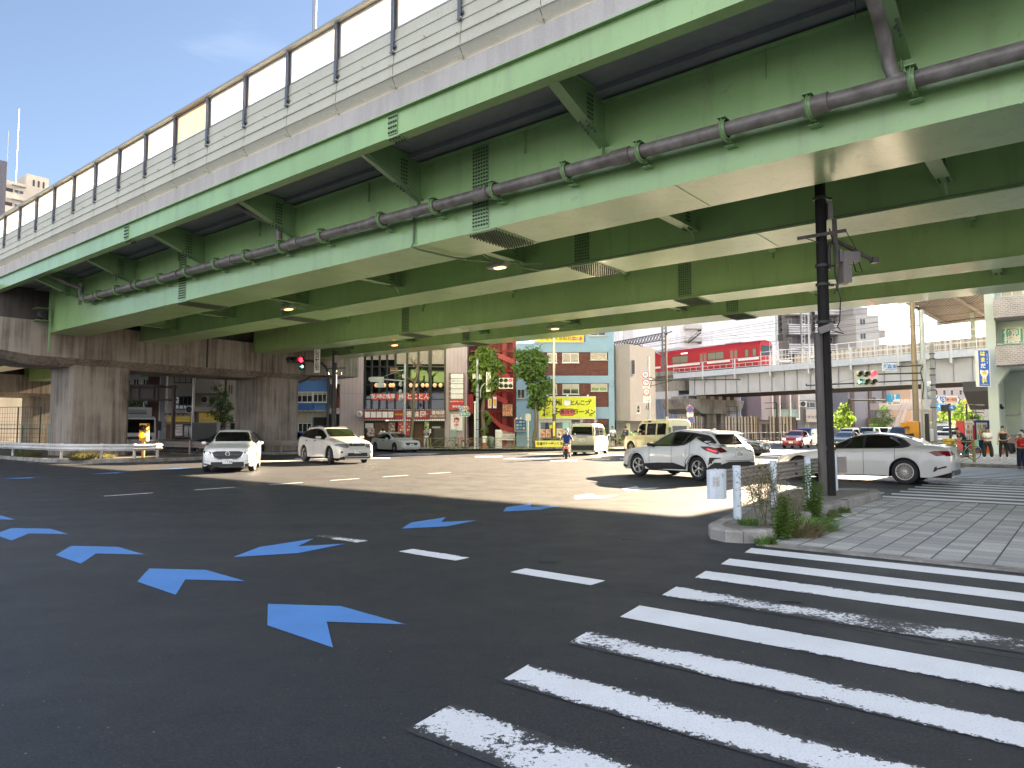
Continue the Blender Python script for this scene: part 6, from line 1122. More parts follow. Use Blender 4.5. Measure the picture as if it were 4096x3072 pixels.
bld('cable', MBK, o, lambda b: (b.tube([(.15, -.1, z(920)), (.26, -.12, z(1000)), (.24, -.1, z(1090)), (.3, -.1, z(1150)), (.22, -.1, z(1180))], .018, 6), b.tube([(.24, -.12, z(1140)), (.34, -.12, z(1200)), (.3, -.12, z(1290)), (.24, -.14, z(1310)), (.38, -.12, z(1338)), (.14, -.12, z(1325))], .014, 6), b.tube([(.8, -.02, z(1050)), (.85, -.05, z(1090)), (.7, -.08, z(1090)), (.66, -.05, z(1050))], .013, 6)))
# 13 right corner: poles, signal, signs
def pole(name, label, u, d, vt, m, r, cat='pole', foot=None):
    x, y = at(u, d); o = thing(name, label, cat, (x, y, .1)); bld('pole', m, o, lambda b: b.cyl((0, 0, 0), (0, 0, zz(vt, d) - .1), r, r * .8, 12))
    if foot: bld('foot', foot[0], o, lambda b: b.cyl((0, 0, 0), (0, 0, zz(foot[1], d) - .1), r * 1.25, r * 1.2, 12))
    return o
LTB = paint((.20, .16, .11), .4, .2)
pole('lamp_post', 'thick bronze lamp post rising behind the orange control box at the right', 3660, 42, 1180, LTB, .17, 'lamp post', (BRN, 1690))
o = pole('traffic_signal', 'galvanised pole with a long arm holding a six lamp signal with red and green arrow', 3696, 38, 1240, MGAL, .14, 'traffic signal'); z = lambda v: zz(v, 38) - .1
def X38(u, v=1500): return D(u, v, 38)[0] - at(3696, 38)[0]
bld('arm', MDK, o, lambda b: (b.cyl((X38(3225), 0, z(1542)), (0, 0, z(1520)), .035, n=6), b.cyl((X38(3500), 0, z(1497)), (0, 0, z(1492)), .04, n=6), b.cyl((X38(3590), 0, z(1466)), (0, 0, z(1462)), .035, n=6), b.tube([(0, 0, z(1440)), (X38(3330), 0, z(1535))], .01, 4), b.box(X38(3222), -.03, z(1544), X38(3226), .03, z(1535))))
signal(o, (X38(3456), -.2, z(1498)), 3, 2, SHG, {(2, 0): SRED}, 0, (0, 1, SGRN, -1, False))
pl = bld('place_sign', paint((.60, .66, .74), .5), o, lambda b: b.box(X38(3526), -.12, z(1484), X38(3583), -.08, z(1453))); text('大森東', 'lettering', .26, (X38(3555), -.125, z(1468)), KBL, pl, bold=.004); text('大田区', 'lettering', .09, (X38(3540), -.125, z(1458)), KBL, pl); text('Omorihigashi', 'lettering', .12, (X38(3555), -.125, z(1479)), KBL, pl)
bld('box', paint((.36, .38, .42), .5), o, lambda b: (b.box(-.3, -.2, z(1458), .0, -.05, z(1438)), b.box(-.25, -.25, z(1640), .12, -.1, z(1598)))); bld('cable', MBK, o, lambda b: b.tube([(-.1, -.1, z(1465)), (-.25, -.15, z(1490)), (-.1, -.15, z(1540)), (-.2, -.15, z(1590)), (.1, -.15, z(1640))], .03, 6))
bld('sign_back', MGAL, o, lambda b: [b.lathe([(.01, .01), (.27, .01), (.28, -.01), (.01, -.01)], 18, TL((.3, .1, z(v))) @ RR('X', 90) @ RR('Y', -30)) for v in (1548, 1578, 1614)])
o = pole('utility_pole', 'purple grey steel pole with clamps standing right of the galvanised signal pole', 3732, 37, 1378, paint((.22, .23, .29), .5), .12, 'pole'); bld('band', MDK, o, lambda b: [b.cyl((0, 0, zz(v, 37)), (0, 0, zz(v, 37) + .05), .14) for v in (1425, 1445, 1485, 1510, 1550, 1570, 1640)])
o = pole('lamp_post', 'thin black lamp post with a short hooked arm left of the purple grey pole', 3690, 46, 1235, MBK, .09, 'lamp post'); bld('lamp_arm', MBK, o, lambda b: b.tube([(0, 0, zz(1240, 46) - .1), (-.1, 0, zz(1234, 46)), (-.55, 0, zz(1234, 46))], .07, 8))
pole('post', 'short stout black post at the kerb between the signal pole and the white box', 3702, 35.5, 1655, MBK, .12, 'post')
x, y = at(3651, 36.5); o = thing('control_box', 'orange control box with a hooded lamp behind the boot of the white saloon', 'beacon', (x, y, .1)); z = lambda v: zz(v, 36.5) - .1
bevel(bld('box', OR, o, lambda b: b.box(-.27, 0, z(1752), .25, .4, z(1684))), .02); bld('hood', OR, o, lambda b: b.ext([(z(1690) * 0 - .1, z(1692)), (.35, z(1692)), (.35, z(1711)), (-.1, z(1706))], -.52, -.275)); bld('post', OR, o, lambda b: b.cyl((0, .2, 0), (0, .2, z(1751)), .09)); bld('lock', MST, o, lambda b: b.box(.12, -.03, z(1704), .2, -.002, z(1701)))
x, y = at(3716, 36); o = thing('control_box', 'pale grey rounded control box at the foot of the purple grey pole', 'cabinet', (x, y, .1)); bevel(bld('box', paint((.5, .51, .52), .5), o, lambda b: b.box(-.14, 0, .3, .16, .3, zz(1724, 36))), .05)
x, y = at(3792, 40); o = thing('route_sign', 'highway 15 hexagonal route sign on a black post at the right corner', 'road sign', (x, y, .1)); z = lambda v: zz(v, 40) - .1
bld('post', MBK, o, lambda b: b.cyl((.02, 0, 0), (.02, 0, z(1612)), .07, n=10)); routesign('sign_plate', o, -.1, z(1599), 1.5, .42, KBL, PKB, '15', '第一京浜', -.1); bld('side_sign', MBK, o, lambda b: b.box(-.28, -.05, z(1646), .0, .3, z(1619))); routesign('sign_plate', o, .16, z(1632), .42, .36, KBL, KG, '4', '', -.1)
x, y = at(3768, 90); sg = sign('direction_sign', 'small blue overhead direction sign beyond the bridge beside the route sign', 3742, 1612, 3790, 1641, 90, paint((.05, .32, .68), .45)); text('4池', 'lettering', .7, (0, -.02, .05), KW, sg)
sg = sign('direction_sign', 'bright blue lane guidance sign with an arrow and white car under the railway bridge', 3547, 1577, 3601, 1608, 88, paint((.03, .38, .72), .45)); h = sg['h']
bld('arrow', KW, sg, lambda b: (b.ext([(.18, .5), (.38, .22), (.26, .22), (.26, -.1), (.1, -.1), (.1, .22), (-.02, .22)], -.03, -.005, 1), b.ext([(-.1, -.45), (-.1, -.28), (.15, -.12), (.75, -.12), (.75, -.45)], -.03, -.005, 1), b.box(-.22, -.03, .2, -.17, -.005, .42), b.box(-.22, -.03, -.1, -.17, -.005, .12)))
bld('caption', KW, sg, lambda b: b.box(-.85, 0, -h / 2 - .32, .85, .1, -h / 2 - .02)); text('大森・羽田空港', 'lettering', .22, (0, -.015, -h / 2 - .17), MDK, sg); bld('support', BRN, sg, lambda b: (b.cyl((-5.5, .2, -.25), (-.8, .2, -.25), .1, n=8), b.cyl((-5.4, .2, -4.9), (-5.4, .2, -.1), .14, n=8)))
# far lamps, fences under the railway
for u, d, vt, l in ((3105, 88, 1610, 'black lamp post with one arm in front of the cube house'), (2946, 96, 1625, 'black lamp post under the end of the railway pier'), (3862, 60, 1617, 'black lamp post with a short arm between the route sign and the vending machines')):
    o = pole('lamp_post', l, u, d, vt, MBK, .09 if d < 70 else .12, 'lamp post'); zt = zz(vt + 4, d); s = 1 if d < 70 else -1
    bld('lamp_arm', MBK, o, lambda b: (b.bar((0, 0, zt), (s * .9, 0, zt - .02), .07), b.bar((s * .8, 0, zt - .02), (s * 1.5, 0, zt - .05), .18, .08), b.bar((0, 0, zt - .7), (s * .8, 0, zt - .7), .05), b.bar((s * .8, 0, zt - .7), (s * 1.4, 0, zt - .75), .18, .08)))
WDB = siding((.50, .44, .38), (.10, .08, .06), .42, .3, rough=.8)
for a_, c_, l in (((22.5, 97), (27.0, 99.5), 'board hoarding left of the railway pier column'), ((29.0, 97), (33.8, 97), 'board hoarding between the railway pier columns'), ((34.5, 95.5), (38.0, 95.0), 'board hoarding right of the railway pier columns')):
    L = math.dist(a_, c_); o = thing('hoarding', 'pale vertical ' + l, 'fence', (*a_, 0), math.atan2(c_[1] - a_[1], c_[0] - a_[0])); bld('boards', WDB, o, lambda b: [b.box(.45 * k, .04 * (k % 2), 0, .45 * k + .3, .08, 3.4 + .05 * (k % 3)) for k in range(int(L / .45))]); bld('backing', paint((.12, .1, .09), .9), o, lambda b: b.box(0, .13, 0, L, .16, 3.3))
fence('street_railing', 'long low black railing along the sunlit pavement left of the red hatchback', [W(-24.7, 62), W(-25.3, 84)], 1.1, MBK, 2.2, (.55, .3), .13)
_rp = [W(-24.7, 62), W(-25.3, 84)]; o = fence('street_railing', 'pale top bar of the long low railing beyond the red car', [_rp[0], _rp[1]], 1.18, MST, 11, (1.0,), .13)
fence('mesh_fence', 'dark wire mesh fence in front of the pale hoarding boards', [(20, 88), (36.5, 88)], 2.3, MDK, 2.8, (1.0,), 0, MDK)
fence('kerb_fence', 'short olive kerb fence by the cyclist at the right corner', [(20.15, 31.1), (18.4, 31.2)], .95, OLV, 1.1, (.97, .35), .1, None, .045)
# vending machines, recycling bin
def vend(u0, u1, vt, body, label, red):
    x0, y = at(u0, 44.5); x1, _ = at(u1, 44.5); w_ = x1 - x0; hh = zz(vt, 44.5) - .3; o = thing('vending_machine', label, 'vending machine', (x0, y, .3))
    bevel(bld('cabinet', body, o, lambda b: b.box(0, 0, 0, w_, .75, hh)), .02); bld('plinth', paint((.33, .12, .09), .7), o, lambda b: b.box(-.05, -.05, -.2, w_ + .05, .8, -.002))
    f = bld('display_window', paint((.55, .58, .58), .25), o, lambda b: b.box(.08, -.03, hh * .32, w_ * (.8 if red else .55), -.002, hh * .92)); rnd = random.Random(u0)
    for r_ in range(3):
        cols = [(.6, .1, .08), (.1, .35, .2), (.7, .6, .2), (.2, .3, .6), (.75, .75, .7), (.3, .15, .08)]
        for k in range(8): bld('can', paint(rnd.choice(cols), .3), f, lambda b: b.cyl((.16 + (w_ * (.8 if red else .55) - .26) * k / 7, -.045, hh * (.36 + .19 * r_)), (.16 + (w_ * (.8 if red else .55) - .26) * k / 7, -.045, hh * (.36 + .19 * r_) + .2), .033, n=8))
        bld('shelf', MW, f, lambda b: b.box(.1, -.09, hh * (.345 + .19 * r_), w_ * (.79 if red else .54), -.031, hh * (.355 + .19 * r_)))
    return o, w_, hh
o, w_, hh = vend(3847, 3891, 1683, paint((.60, .025, .03), .35), 'red drinks vending machine behind the cyclist', True); bld('topper', KW, o, lambda b: b.box(.08, -.04, hh * .93, w_ - .1, -.003, hh * .99)); bld('roundel', KW, o, lambda b: b.lathe([(.01, .002), (.07, 0)], 16, TL((w_ - .08, -.01, hh * .9)) @ RR('X', 90)))
o, w_, hh = vend(3893, 3979, 1681, paint((.02, .045, .17), .35), 'dark blue vending machine with a white round emblem and lettering on its right side', False)
bld('roundel', KW, o, lambda b: (b.lathe([(.15, .004), (.19, 0)], 24, TL((w_ * .78, -.008, hh * .66)) @ RR('X', 90)), b.lathe([(.01, .004), (.115, 0)], 24, TL((w_ * .78, -.008, hh * .66)) @ RR('X', 90)))); text('BOSS', 'lettering', .23, (w_ * .78, -.012, hh * .42), KW, o, bold=.012); text('SUNTORY', 'lettering', .07, (w_ * .78, -.012, hh * .86), KW, o)
x, y = at(3960, 43.6); o = thing('recycling_bin', 'orange recycling bin with a sloping top between two waiting women', 'bin', (x, y, .11)); bld('body', paint((.72, .16, .03), .5), o, lambda b: b.ext([(-.22, 0), (-.22, 1.15), (0, 1.38), (.38, 1.2), (.38, 0)], 0, .5, 1)); bld('slot', paint((.3, .06, .02), .5), o, lambda b: b.box(-.18, -.01, .82, .34, -.001, 1.0))
# ============================================================= VEHICLES
def interp(P, x):
    if x <= P[0][0]: return P[0][1]
    for (a, b), (c_, d) in zip(P, P[1:]):
        if x <= c_:
            t = (x - a) / (c_ - a); return b + (d - b) * t
    return P[-1][1]
def smo(P, x, r=.07): return (interp(P, x - r) + 2 * interp(P, x) + interp(P, x + r)) / 4
CGL = glass('07090a', .03); CGT = glass('4d5a38', .04); CRB = paint((.022, .022, .024), .55); LHT = paint((.55, .57, .6), .12, .3); LON = emit((1, 1, .95), 6); TLR = paint((.10, .004, .005), .12); TLON = emit((1, .03, .02), 3.5, (.5, .01, .01)); CHR = paint((.6, .6, .62), .12, .9); RIM = paint((.45, .45, .46), .25, .8); RDK = paint((.03, .03, .032), .4)
class Car:
    def __init__(s, name, label, P, loc, ang, paintm, cat='car', group=None, lite=False):
        s.P = P; L = P['L']; s.L = L; W_ = P['W'] / 2; s.lite = lite
        s.o = thing(name, label, cat, (loc[0], loc[1], P.get('z', 0)), R(ang), group)
        top, belt, low = P['top'], P['belt'], P.get('low', [(0, .30), (.12, .21), (L - .3, .22), (L, .36)])
        plan = P.get('plan', [(0, .70), (.04, .80), (.12, .87), (.28, .94), (.6, .985), (1.1, 1), (L - .9, 1), (L - .35, .965), (L - .12, .90), (L - .03, .84), (L, .76)])
        roof = P['roof']; ax = P['ax']; rw = P['rw']; Ra = rw + P.get('gap', .055); nst = 34 if lite else 62
        xs = sorted(set([round(L * k / nst, 3) for k in range(nst + 1)] + [round(.02, 3), round(L - .02, 3)] + [round(a + Ra * math.cos(math.pi * k / 10), 3) for a in ax for k in range(11)] + [a + q * (Ra + .004) for a in ax for q in (-1, 1)]))
        s.wr = lambda x: smo(roof, x, .05) * W_; s.bz = lambda x: smo(belt, x); s.tz = lambda x: smo(top, x, .04)
        vs = []; n = 0
        for x in xs:
            w_ = interp(plan, x) * W_; zl = interp(low, x); zt = s.tz(x); zs = min(s.bz(x), zt - .05); wr = min(s.wr(x), w_ * .95); za = 0
            for a in ax:
                if abs(x - a) <= Ra + .001: za = max(za, rw + math.sqrt(max(0, Ra * Ra - (x - a) ** 2)))
            fl = .024 * min(1, max(0, (Ra + .12 - min(abs(x - a) for a in ax)) / .12)) * P.get('flare', 1)
            dz = min(.085, (zt - zs) * .5); wi = max(.2, W_ - .27)
            pt = [(0, .2), (min(wi, w_ * .9), .2), (min(wi, w_ * .9), max(.2, za)), (w_ * .955, max(zl, za)), (w_ * .975 + fl, max(zl + .012, za + .004)), (w_ * .99 + fl, max(zl + (zs - zl) * .22, za + .012)), (w_ + fl * .8, max(zl + (zs - zl) * .45, za + .03)),
                  (w_ * 1.0 + fl * .3, max(zl + (zs - zl) * .68, za + .05)), (w_ * .985, max(zl + (zs - zl) * .9, za + .07)), (w_ * .955, max(zs, za + .08)), (w_ * .94, max(zs + .012, za + .085))]
            p10 = pt[-1]; zc = max(zt - dz, p10[1] + .004)
            pt += [((p10[0] + wr) / 2 + .012, (p10[1] + zc) / 2), (wr, zc), (wr * .93, zt - dz * .32), (wr * .6, zt - dz * .07), (0, zt)]
            ring = pt + [(-a, b) for a, b in pt[-2:0:-1]]; n = len(ring); vs += [(L / 2 - x, y, z) for y, z in ring]
        b = MB(); fs = []; ms = []; b.v = [Vector(v) for v in vs]
        for i in range(len(xs) - 1):
            for k in range(n):
                b.f.append([i * n + k, i * n + (k + 1) % n, (i + 1) * n + (k + 1) % n, (i + 1) * n + k]); kk = min(k, n - 1 - k); b.m.append(1 if kk <= 2 else 0); b.s.append(True)
        b.f.append(list(range(n))[::-1]); b.f.append([len(xs) * n - n + k for k in range(n)]); b.m += [0, 0]; b.s += [False, False]
        s.body = b.build('body', [paintm, CRB], s.o); me = s.body.data; me.set_sharp_from_angle(angle=R(38)); s.bvh = BVHTree.FromPolygons([tuple(v.co) for v in me.vertices], [tuple(p.vertices) for p in me.polygons])
        s.wheels(); s.W = W_
        me2 = me
    def over(s, name, poly, axis, mat, off=.005, st=.09, parent=None, mirror=False, smooth=True):
        """polygon laid on the body surface; axis 'y'/'-y': (x from the nose, z) seen from a side; 'f'/'r': (y, z) seen from front/rear; 't': (x, y) from above"""
        bm = bmesh.new(); L = s.L
        vv = [bm.verts.new((p[0], 0, p[1])) for p in poly]; bm.faces.new(vv)
        for c_, lo, hi in ((0, min(p[0] for p in poly), max(p[0] for p in poly)), (2, min(p[1] for p in poly), max(p[1] for p in poly))):
            q = lo + st
            while q < hi - .01:
                no = (1, 0, 0) if c_ == 0 else (0, 0, 1); co = (q, 0, 0) if c_ == 0 else (0, 0, q)
                bmesh.ops.bisect_plane(bm, geom=bm.verts[:] + bm.edges[:] + bm.faces[:], plane_co=co, plane_no=no); q += st
        outs = []
        for v in bm.verts:
            a, z = v.co.x, v.co.z
            if axis == 'y': o, d = Vector((L / 2 - a, 3, z)), Vector((0, -1, 0))
            elif axis == '-y': o, d = Vector((L / 2 - a, -3, z)), Vector((0, 1, 0))
            elif axis == 'f': o, d = Vector((L, a, z)), Vector((-1, 0, 0))
            elif axis == 'r': o, d = Vector((-L, -a, z)), Vector((1, 0, 0))
            else: o, d = Vector((L / 2 - a, z, 4)), Vector((0, 0, -1))
            h = s.bvh.ray_cast(o, d)
            if h[0] is None: pnt, nn, _, _ = s.bvh.find_nearest(o + d * (3 if axis in ('y', '-y', 't') else L * .55)); 
            else: pnt, nn = h[0], h[1]
            if nn.dot(d) > 0: nn = -nn
            v.co = pnt + nn * off - d * off * .5
        bm.normal_update(); me = bpy.data.meshes.new(name); bm.to_mesh(me); bm.free(); me.materials.append(mat)
        for p in me.polygons: p.use_smooth = smooth
        o = bpy.data.objects.new(name, me); COL.objects.link(o); o.parent = parent or s.o; return o
    def wheels(s):
        P = s.P; rw = P['rw']; W_ = P['W'] / 2; ns = P.get('spokes', 5); rim = P.get('rim', RIM); base = None
        for i, a in enumerate(P['ax']):
            for sd in (-1, 1):
                st = P.get('steer', 0) if i == 0 else 0; y = sd * (W_ - .125); M = TL((s.L / 2 - a, y, rw)) @ RR('Z', st) @ RR('Z', 0 if sd < 0 else 180) @ RR('X', 90); rr = rw * P.get('rimf', .68)
                b = MB(M); b.lathe([(rr, -.09), (rw * .93, -.10), (rw * .99, -.07), (rw, 0), (rw * .99, .08), (rw * .93, .105), (rr * 1.02, .10), (rr * .98, .085)], 28); wl = b.build('wheel', MRUB, s.o)
                b = MB(M); b.k = 1; b.lathe([(.01, .02), (rr * .97, .0)], 24); b.k = 0; b.lathe([(rr * .9, .07), (rr, .095), (rr * 1.0, .085)], 28); b.lathe([(.01, .075), (.05, .075), (.06, .05)], 12)
                for k in range(ns):
                    t = 2 * math.pi * k / ns; c_, s_ = math.cos(t), math.sin(t)
                    for q in ((-.16, .16) if P.get('twin') else (0,)):
                        e = Vector((math.cos(t + q), math.sin(t + q))) * rr * .95; w_ = rr * ((.04 if ns > 8 else .065) if P.get('twin') else .8 / max(5, ns))
                        b.bar((c_ * .04, s_ * .04, .07), (e.x, e.y, .072), w_, .03)
                b.build('rim', [rim, P.get('rimb', RDK)], wl)
    def glasshouse(s, xa, xb, pillars=(), gl=None, gap=.035, d0=.035, d1=.05, front=None, trim=True):
        segs = []; cur = xa
        for p in list(pillars) + [xb]: segs.append((cur, p - gap / 2)); cur = p + gap / 2
        ct = lambda x: s.tz(x) - min(.085, (s.tz(x) - s.bz(x)) * .5)
        for ax_ in ('y', '-y'):
            if trim:
                n = 16; lo = [(xa - .03 + (xb - xa + .06) * k / n, s.bz(xa - .03 + (xb - xa + .06) * k / n) + d0 - .025) for k in range(n + 1)]; up = [(x, max(z + .01, ct(x) - d1 + .03)) for x, z in lo]; s.over('window_trim', lo + up[::-1], ax_, CRB, .004, .12)
            for i, (a, c_) in enumerate(segs):
                n = 8; lo = [(a + (c_ - a) * k / n, s.bz(a + (c_ - a) * k / n) + d0) for k in range(n + 1)]; up = [(x, ct(x) - d1) for x, z in lo]
                up = [(x, max(z, l[1] + .012)) for (x, z), l in zip(up, lo)]; s.over('side_window', lo + up[::-1], ax_, (gl if gl and i == 0 else CGL), .008, .12)
    def screen(s, x0, x1, which='f', inset=.05, gl=None, z0=None, z1=None, rnd=.05):
        z0 = z0 or s.tz(x0) + .008; z1 = z1 or s.tz(x1) - .03; w0, w1 = min(s.wr(x0), s.W * .9) - inset + .02, s.wr(x1) - inset
        P = [(-w0, z0), (w0, z0), (w1 + .01, z1 - rnd), (w1 - rnd, z1), (-w1 + rnd, z1), (-w1 - .01, z1 - rnd)]; s.over('windscreen' if which == 'f' else 'rear_window', P, which, gl or CGL, .008, .1)
    def mir(s, name, poly, ax_, mat, **k):
        """front or rear piece with its mirror image"""
        s.over(name, poly, ax_, mat, **k); s.over(name, [(-a, b) for a, b in poly], ax_, mat, **k)
    def sides(s, name, poly, mat, **k):
        for ax_ in ('y', '-y'): s.over(name, poly, ax_, mat, **k)
    def mirrors(s, x, z, mat, w_=.18):
        for sd in (-1, 1):
            m = bevel(bld('mirror', mat, s.o, lambda b: b.box(s.L / 2 - x - .07, sd * (s.W + .02), z - .055, s.L / 2 - x + .09, sd * (s.W + .02 + w_), z + .06)), .05, 4)
            bld('mirror_stalk', CRB, m, lambda b: b.bar((s.L / 2 - x, sd * (s.W - .08), z - .06), (s.L / 2 - x, sd * (s.W + .06), z - .04), .08, .05))
    def plate(s, z, txt, which='f', small='品川 300', y=0):
        sx = 1 if which == 'f' else -1; h = s.bvh.ray_cast(Vector((sx * s.L, y, z)), Vector((-sx, 0, 0))); X = h[0].x + sx * .02
        pl = bld('number_plate', KW, s.o, lambda b: b.box(X - .005, y - .165, z - .083, X + .005, y + .165, z + .083)); rz = math.pi / 2 * sx
        text(txt, 'lettering', .10, (X + sx * .008, y + sx * .02, z - .018), paint((.02, .10, .06), .5), pl, rot=(math.pi / 2, 0, rz), ex=.001, bold=.002); text(small, 'lettering', .035, (X + sx * .008, y, z + .055), paint((.02, .10, .06), .5), pl, rot=(math.pi / 2, 0, rz), ex=.001)
    def box(s, name, mat, x0, y0, z0, x1, y1, z1, bev=.02, both=False):
        for sd in ((1, -1) if both else (1,)): bevel(bld(name, mat, s.o, lambda b: b.box(s.L / 2 - x0, sd * y0, z0, s.L / 2 - x1, sd * y1, z1)), bev)
    def doors(s, lines, z0=.32, handles=(), hz=.86):
        for x in lines: s.sides('door_gap', [(x, z0), (x + .012, z0), (x + .012, s.bz(x) + .02), (x, s.bz(x) + .02)], CRB, off=.003)
        for x in handles: s.sides('door_handle', [(x, hz), (x + .2, hz + .01), (x + .2, hz + .045), (x, hz + .035)], s.P.get('hand', CRB), off=.025)
def carpaint(c, var=.05, rough=.28): return paint(c, rough, 0, var, 1.2, 0, .5, .8)
CWH = carpaint((.70, .70, .68)); CPW = carpaint((.58, .57, .55))
def arch(s, a, r0, w_=.06, mat=None):
    P = [(a + (r0 + w_) * math.cos(math.pi * k / 14), s.P['rw'] * .92 + (r0 + w_) * math.sin(math.pi * k / 14)) for k in range(15)] + [(a + (r0 + .002) * math.cos(math.pi * k / 14), s.P['rw'] * .96 + (r0 + .002) * math.sin(math.pi * k / 14)) for k in range(14, -1, -1)]
    s.sides('wheel_arch_trim', P, mat or CRB, off=.010, st=.2)
# ---- white compact crossover coming toward the camera
XF = dict(L=4.395, W=1.795, rw=.345, ax=(.87, 3.525), spokes=10, steer=-6, rim=RIM, roof=[(0, .80), (1.2, .80), (1.5, .76), (2.1, .66), (2.6, .64), (3.6, .64), (4.1, .68), (4.395, .66)],
          top=[(0, .60), (.03, .72), (.12, .86), (.35, .90), (.9, .98), (1.26, 1.03), (1.98, 1.43), (2.3, 1.515), (2.7, 1.54), (3.3, 1.51), (3.75, 1.43), (4.05, 1.18), (4.25, 1.03), (4.35, .96), (4.395, .72)], belt=[(0, .60), (.15, .74), (.6, .88), (1.3, .95), (2.5, 1.0), (3.6, 1.06), (4.1, 1.03), (4.395, .74)])
def crossover(label, loc, ang, pm, z=1.0, plate='・1 02', lights=True, P=None):
    P = dict(P or XF); c = Car('crossover_car', label, P, loc, ang, pm); c.glasshouse(1.55, 3.95, (2.42, 3.4), None); c.screen(1.36, 2.12); c.screen(4.1, 3.72, 'r', .1)
    gr = [(-.52, .72), (-.38, .76), (.38, .76), (.52, .72), (.45, .57), (.30, .49), (-.30, .49), (-.45, .57)]
    c.over('grille', gr, 'f', CRB, .006); c.over('grille_surround', [(-.56, .73), (-.50, .56), (-.33, .46), (.33, .46), (.50, .56), (.56, .73), (.53, .73), (.47, .58), (.31, .485), (-.31, .485), (-.47, .58), (-.53, .73)], 'f', CHR, .012)
    c.mir('headlight', [(.53, .72), (.60, .66), (.82, .70), (.86, .78), (.70, .76)], 'f', paint((.06, .065, .07), .08, 0), off=.012)
    if lights: c.mir('headlight_beam', [(.60, .68), (.70, .685), (.74, .725), (.64, .72)], 'f', LON, off=.018)
    c.over('bumper_intake', [(-.55, .29), (.55, .29), (.55, .38), (-.55, .38)], 'f', CRB, .006); c.mir('indicator', [(.60, .405), (.84, .43), (.84, .445), (.60, .42)], 'f', LHT, off=.012)
    c.over('bumper_skirt', [(-.80, .2), (.80, .2), (.82, .36), (.55, .29), (-.55, .29), (-.82, .36)], 'f', CRB, .008)
    bld('emblem', CHR, c.o, lambda b: b.lathe([(.055, .01), (.075, .0), (.085, .01)], 18, TL((c.bvh.ray_cast(Vector((4, 0, .68)), Vector((-1, 0, 0)))[0].x + .02, 0, .68)) @ RR('Y', 90)))
    bld('emblem', CHR, c.o, lambda b: [b.bar((c.L / 2 + .035, y0, z0), (c.L / 2 + .035, y1, z1), .012, .01) for y0, z0, y1, z1 in ((-.07, .70, -.03, .665), (-.03, .665, 0, .69), (0, .69, .03, .665), (.03, .665, .07, .70))])
    c.plate(.40, plate); c.mirrors(1.72, 1.03, pm); c.sides('sill_trim', [(1.28, .22), (3.15, .22), (3.12, .36), (1.32, .34)], CRB, off=.008); [arch(c, a, P['rw'] + .055, .07) for a in P['ax']]
    c.doors((1.55, 2.52, 3.30), .36, (2.2, 3.05), .88); c.mir('tail_light', [(.35, .88), (.74, .86), (.78, .95), (.4, .96)], 'r', TLR); bld('aerial', CRB, c.o, lambda b: b.ext([(-1.3, 1.50), (-1.45, 1.50), (-1.48, 1.57)], -.02, .02, 1)); c.plate(.72, plate, 'r'); return c
crossover('white crossover with a big black grille and lit headlamps driving toward the camera', (-10.75, 27.55), -74, CWH)
c_ = XF.copy(); c_['steer'] = 0
# ---- white sport utility seen from its front right corner
MU = dict(L=4.83, W=1.885, rw=.375, ax=(.95, 3.775), spokes=5, twin=True, steer=-14, gap=.07, rim=RIM, rimb=RIM, roof=[(0, .8), (1.2, .80), (1.5, .77), (2.2, .68), (3.8, .67), (4.4, .70), (4.83, .66)],
          top=[(0, .62), (.04, .86), (.2, 1.0), (.9, 1.12), (1.3, 1.17), (2.05, 1.57), (2.45, 1.67), (2.9, 1.70), (3.7, 1.66), (4.2, 1.55), (4.5, 1.25), (4.72, 1.12), (4.83, .8)], belt=[(0, .66), (.2, .85), (.6, .98), (1.4, 1.06), (2.9, 1.10), (3.9, 1.18), (4.4, 1.2), (4.83, .8)], low=[(0, .36), (.15, .26), (4.5, .27), (4.83, .4)])
c = Car('suv_car', 'white sport utility car with a dark glass roof and roof rails in the sunlight', MU, (-8.46, 33.9), -51, CPW, 'car'); c.glasshouse(1.6, 4.2, (2.62, 3.6), None); c.screen(1.38, 2.2, gl=glass('1c2418', .04)); c.screen(4.45, 4.15, 'r')
c.over('glass_roof', [(2.35, -.55), (3.9, -.55), (3.9, .55), (2.35, .55)], 't', CGL, .006); c.over('grille', [(-.42, .92), (.42, .92), (.36, .80), (-.36, .80)], 'f', CRB, .006); c.mir('grille_bar', [(.12, .79), (.16, .79), (.30, .93), (.24, .93)], 'f', CHR, off=.012)
c.mir('headlight', [(.40, .78), (.48, .72), (.82, .76), (.92, .86), (.80, .90), (.44, .92)], 'f', paint((.22, .23, .24), .08, .3), off=.012); c.mir('headlight_beam', [(.5, .80), (.62, .80), (.62, .86), (.5, .86)], 'f', CHR, off=.018); c.over('bumper_intake', [(-.62, .34), (.62, .34), (.48, .50), (-.48, .50)], 'f', CRB, .006); c.mir('fog_lamp', [(.70, .50), (.78, .50), (.78, .58), (.70, .58)], 'f', CRB, off=.012)
c.mir('intake_fin', [(.50, .36), (.58, .36), (.50, .50), (.46, .50)], 'f', CHR, off=.012); c.over('bumper_skirt', [(-.85, .26), (.85, .26), (.85, .31), (-.85, .31)], 'f', CRB, .008); c.plate(.56, '・・93'); c.mirrors(1.78, 1.18, CPW, .24); c.doors((1.66, 2.66, 3.5), .36, (2.35, 3.3), 1.0); c.sides('sill_trim', [(1.4, .25), (3.3, .25), (3.3, .31), (1.4, .31)], CRB, off=.008)
bld('roof_rail', CHR, c.o, lambda b: [b.tube([(c.L / 2 - 2.3, s_ * .60, 1.62), (c.L / 2 - 2.5, s_ * .60, 1.72), (c.L / 2 - 3.8, s_ * .60, 1.70), (c.L / 2 - 4.0, s_ * .60, 1.60)], .018, 6) for s_ in (-1, 1)]); c.mir('tail_light', [(.6, .95), (.88, .95), (.86, 1.12), (.62, 1.1)], 'r', TLR)
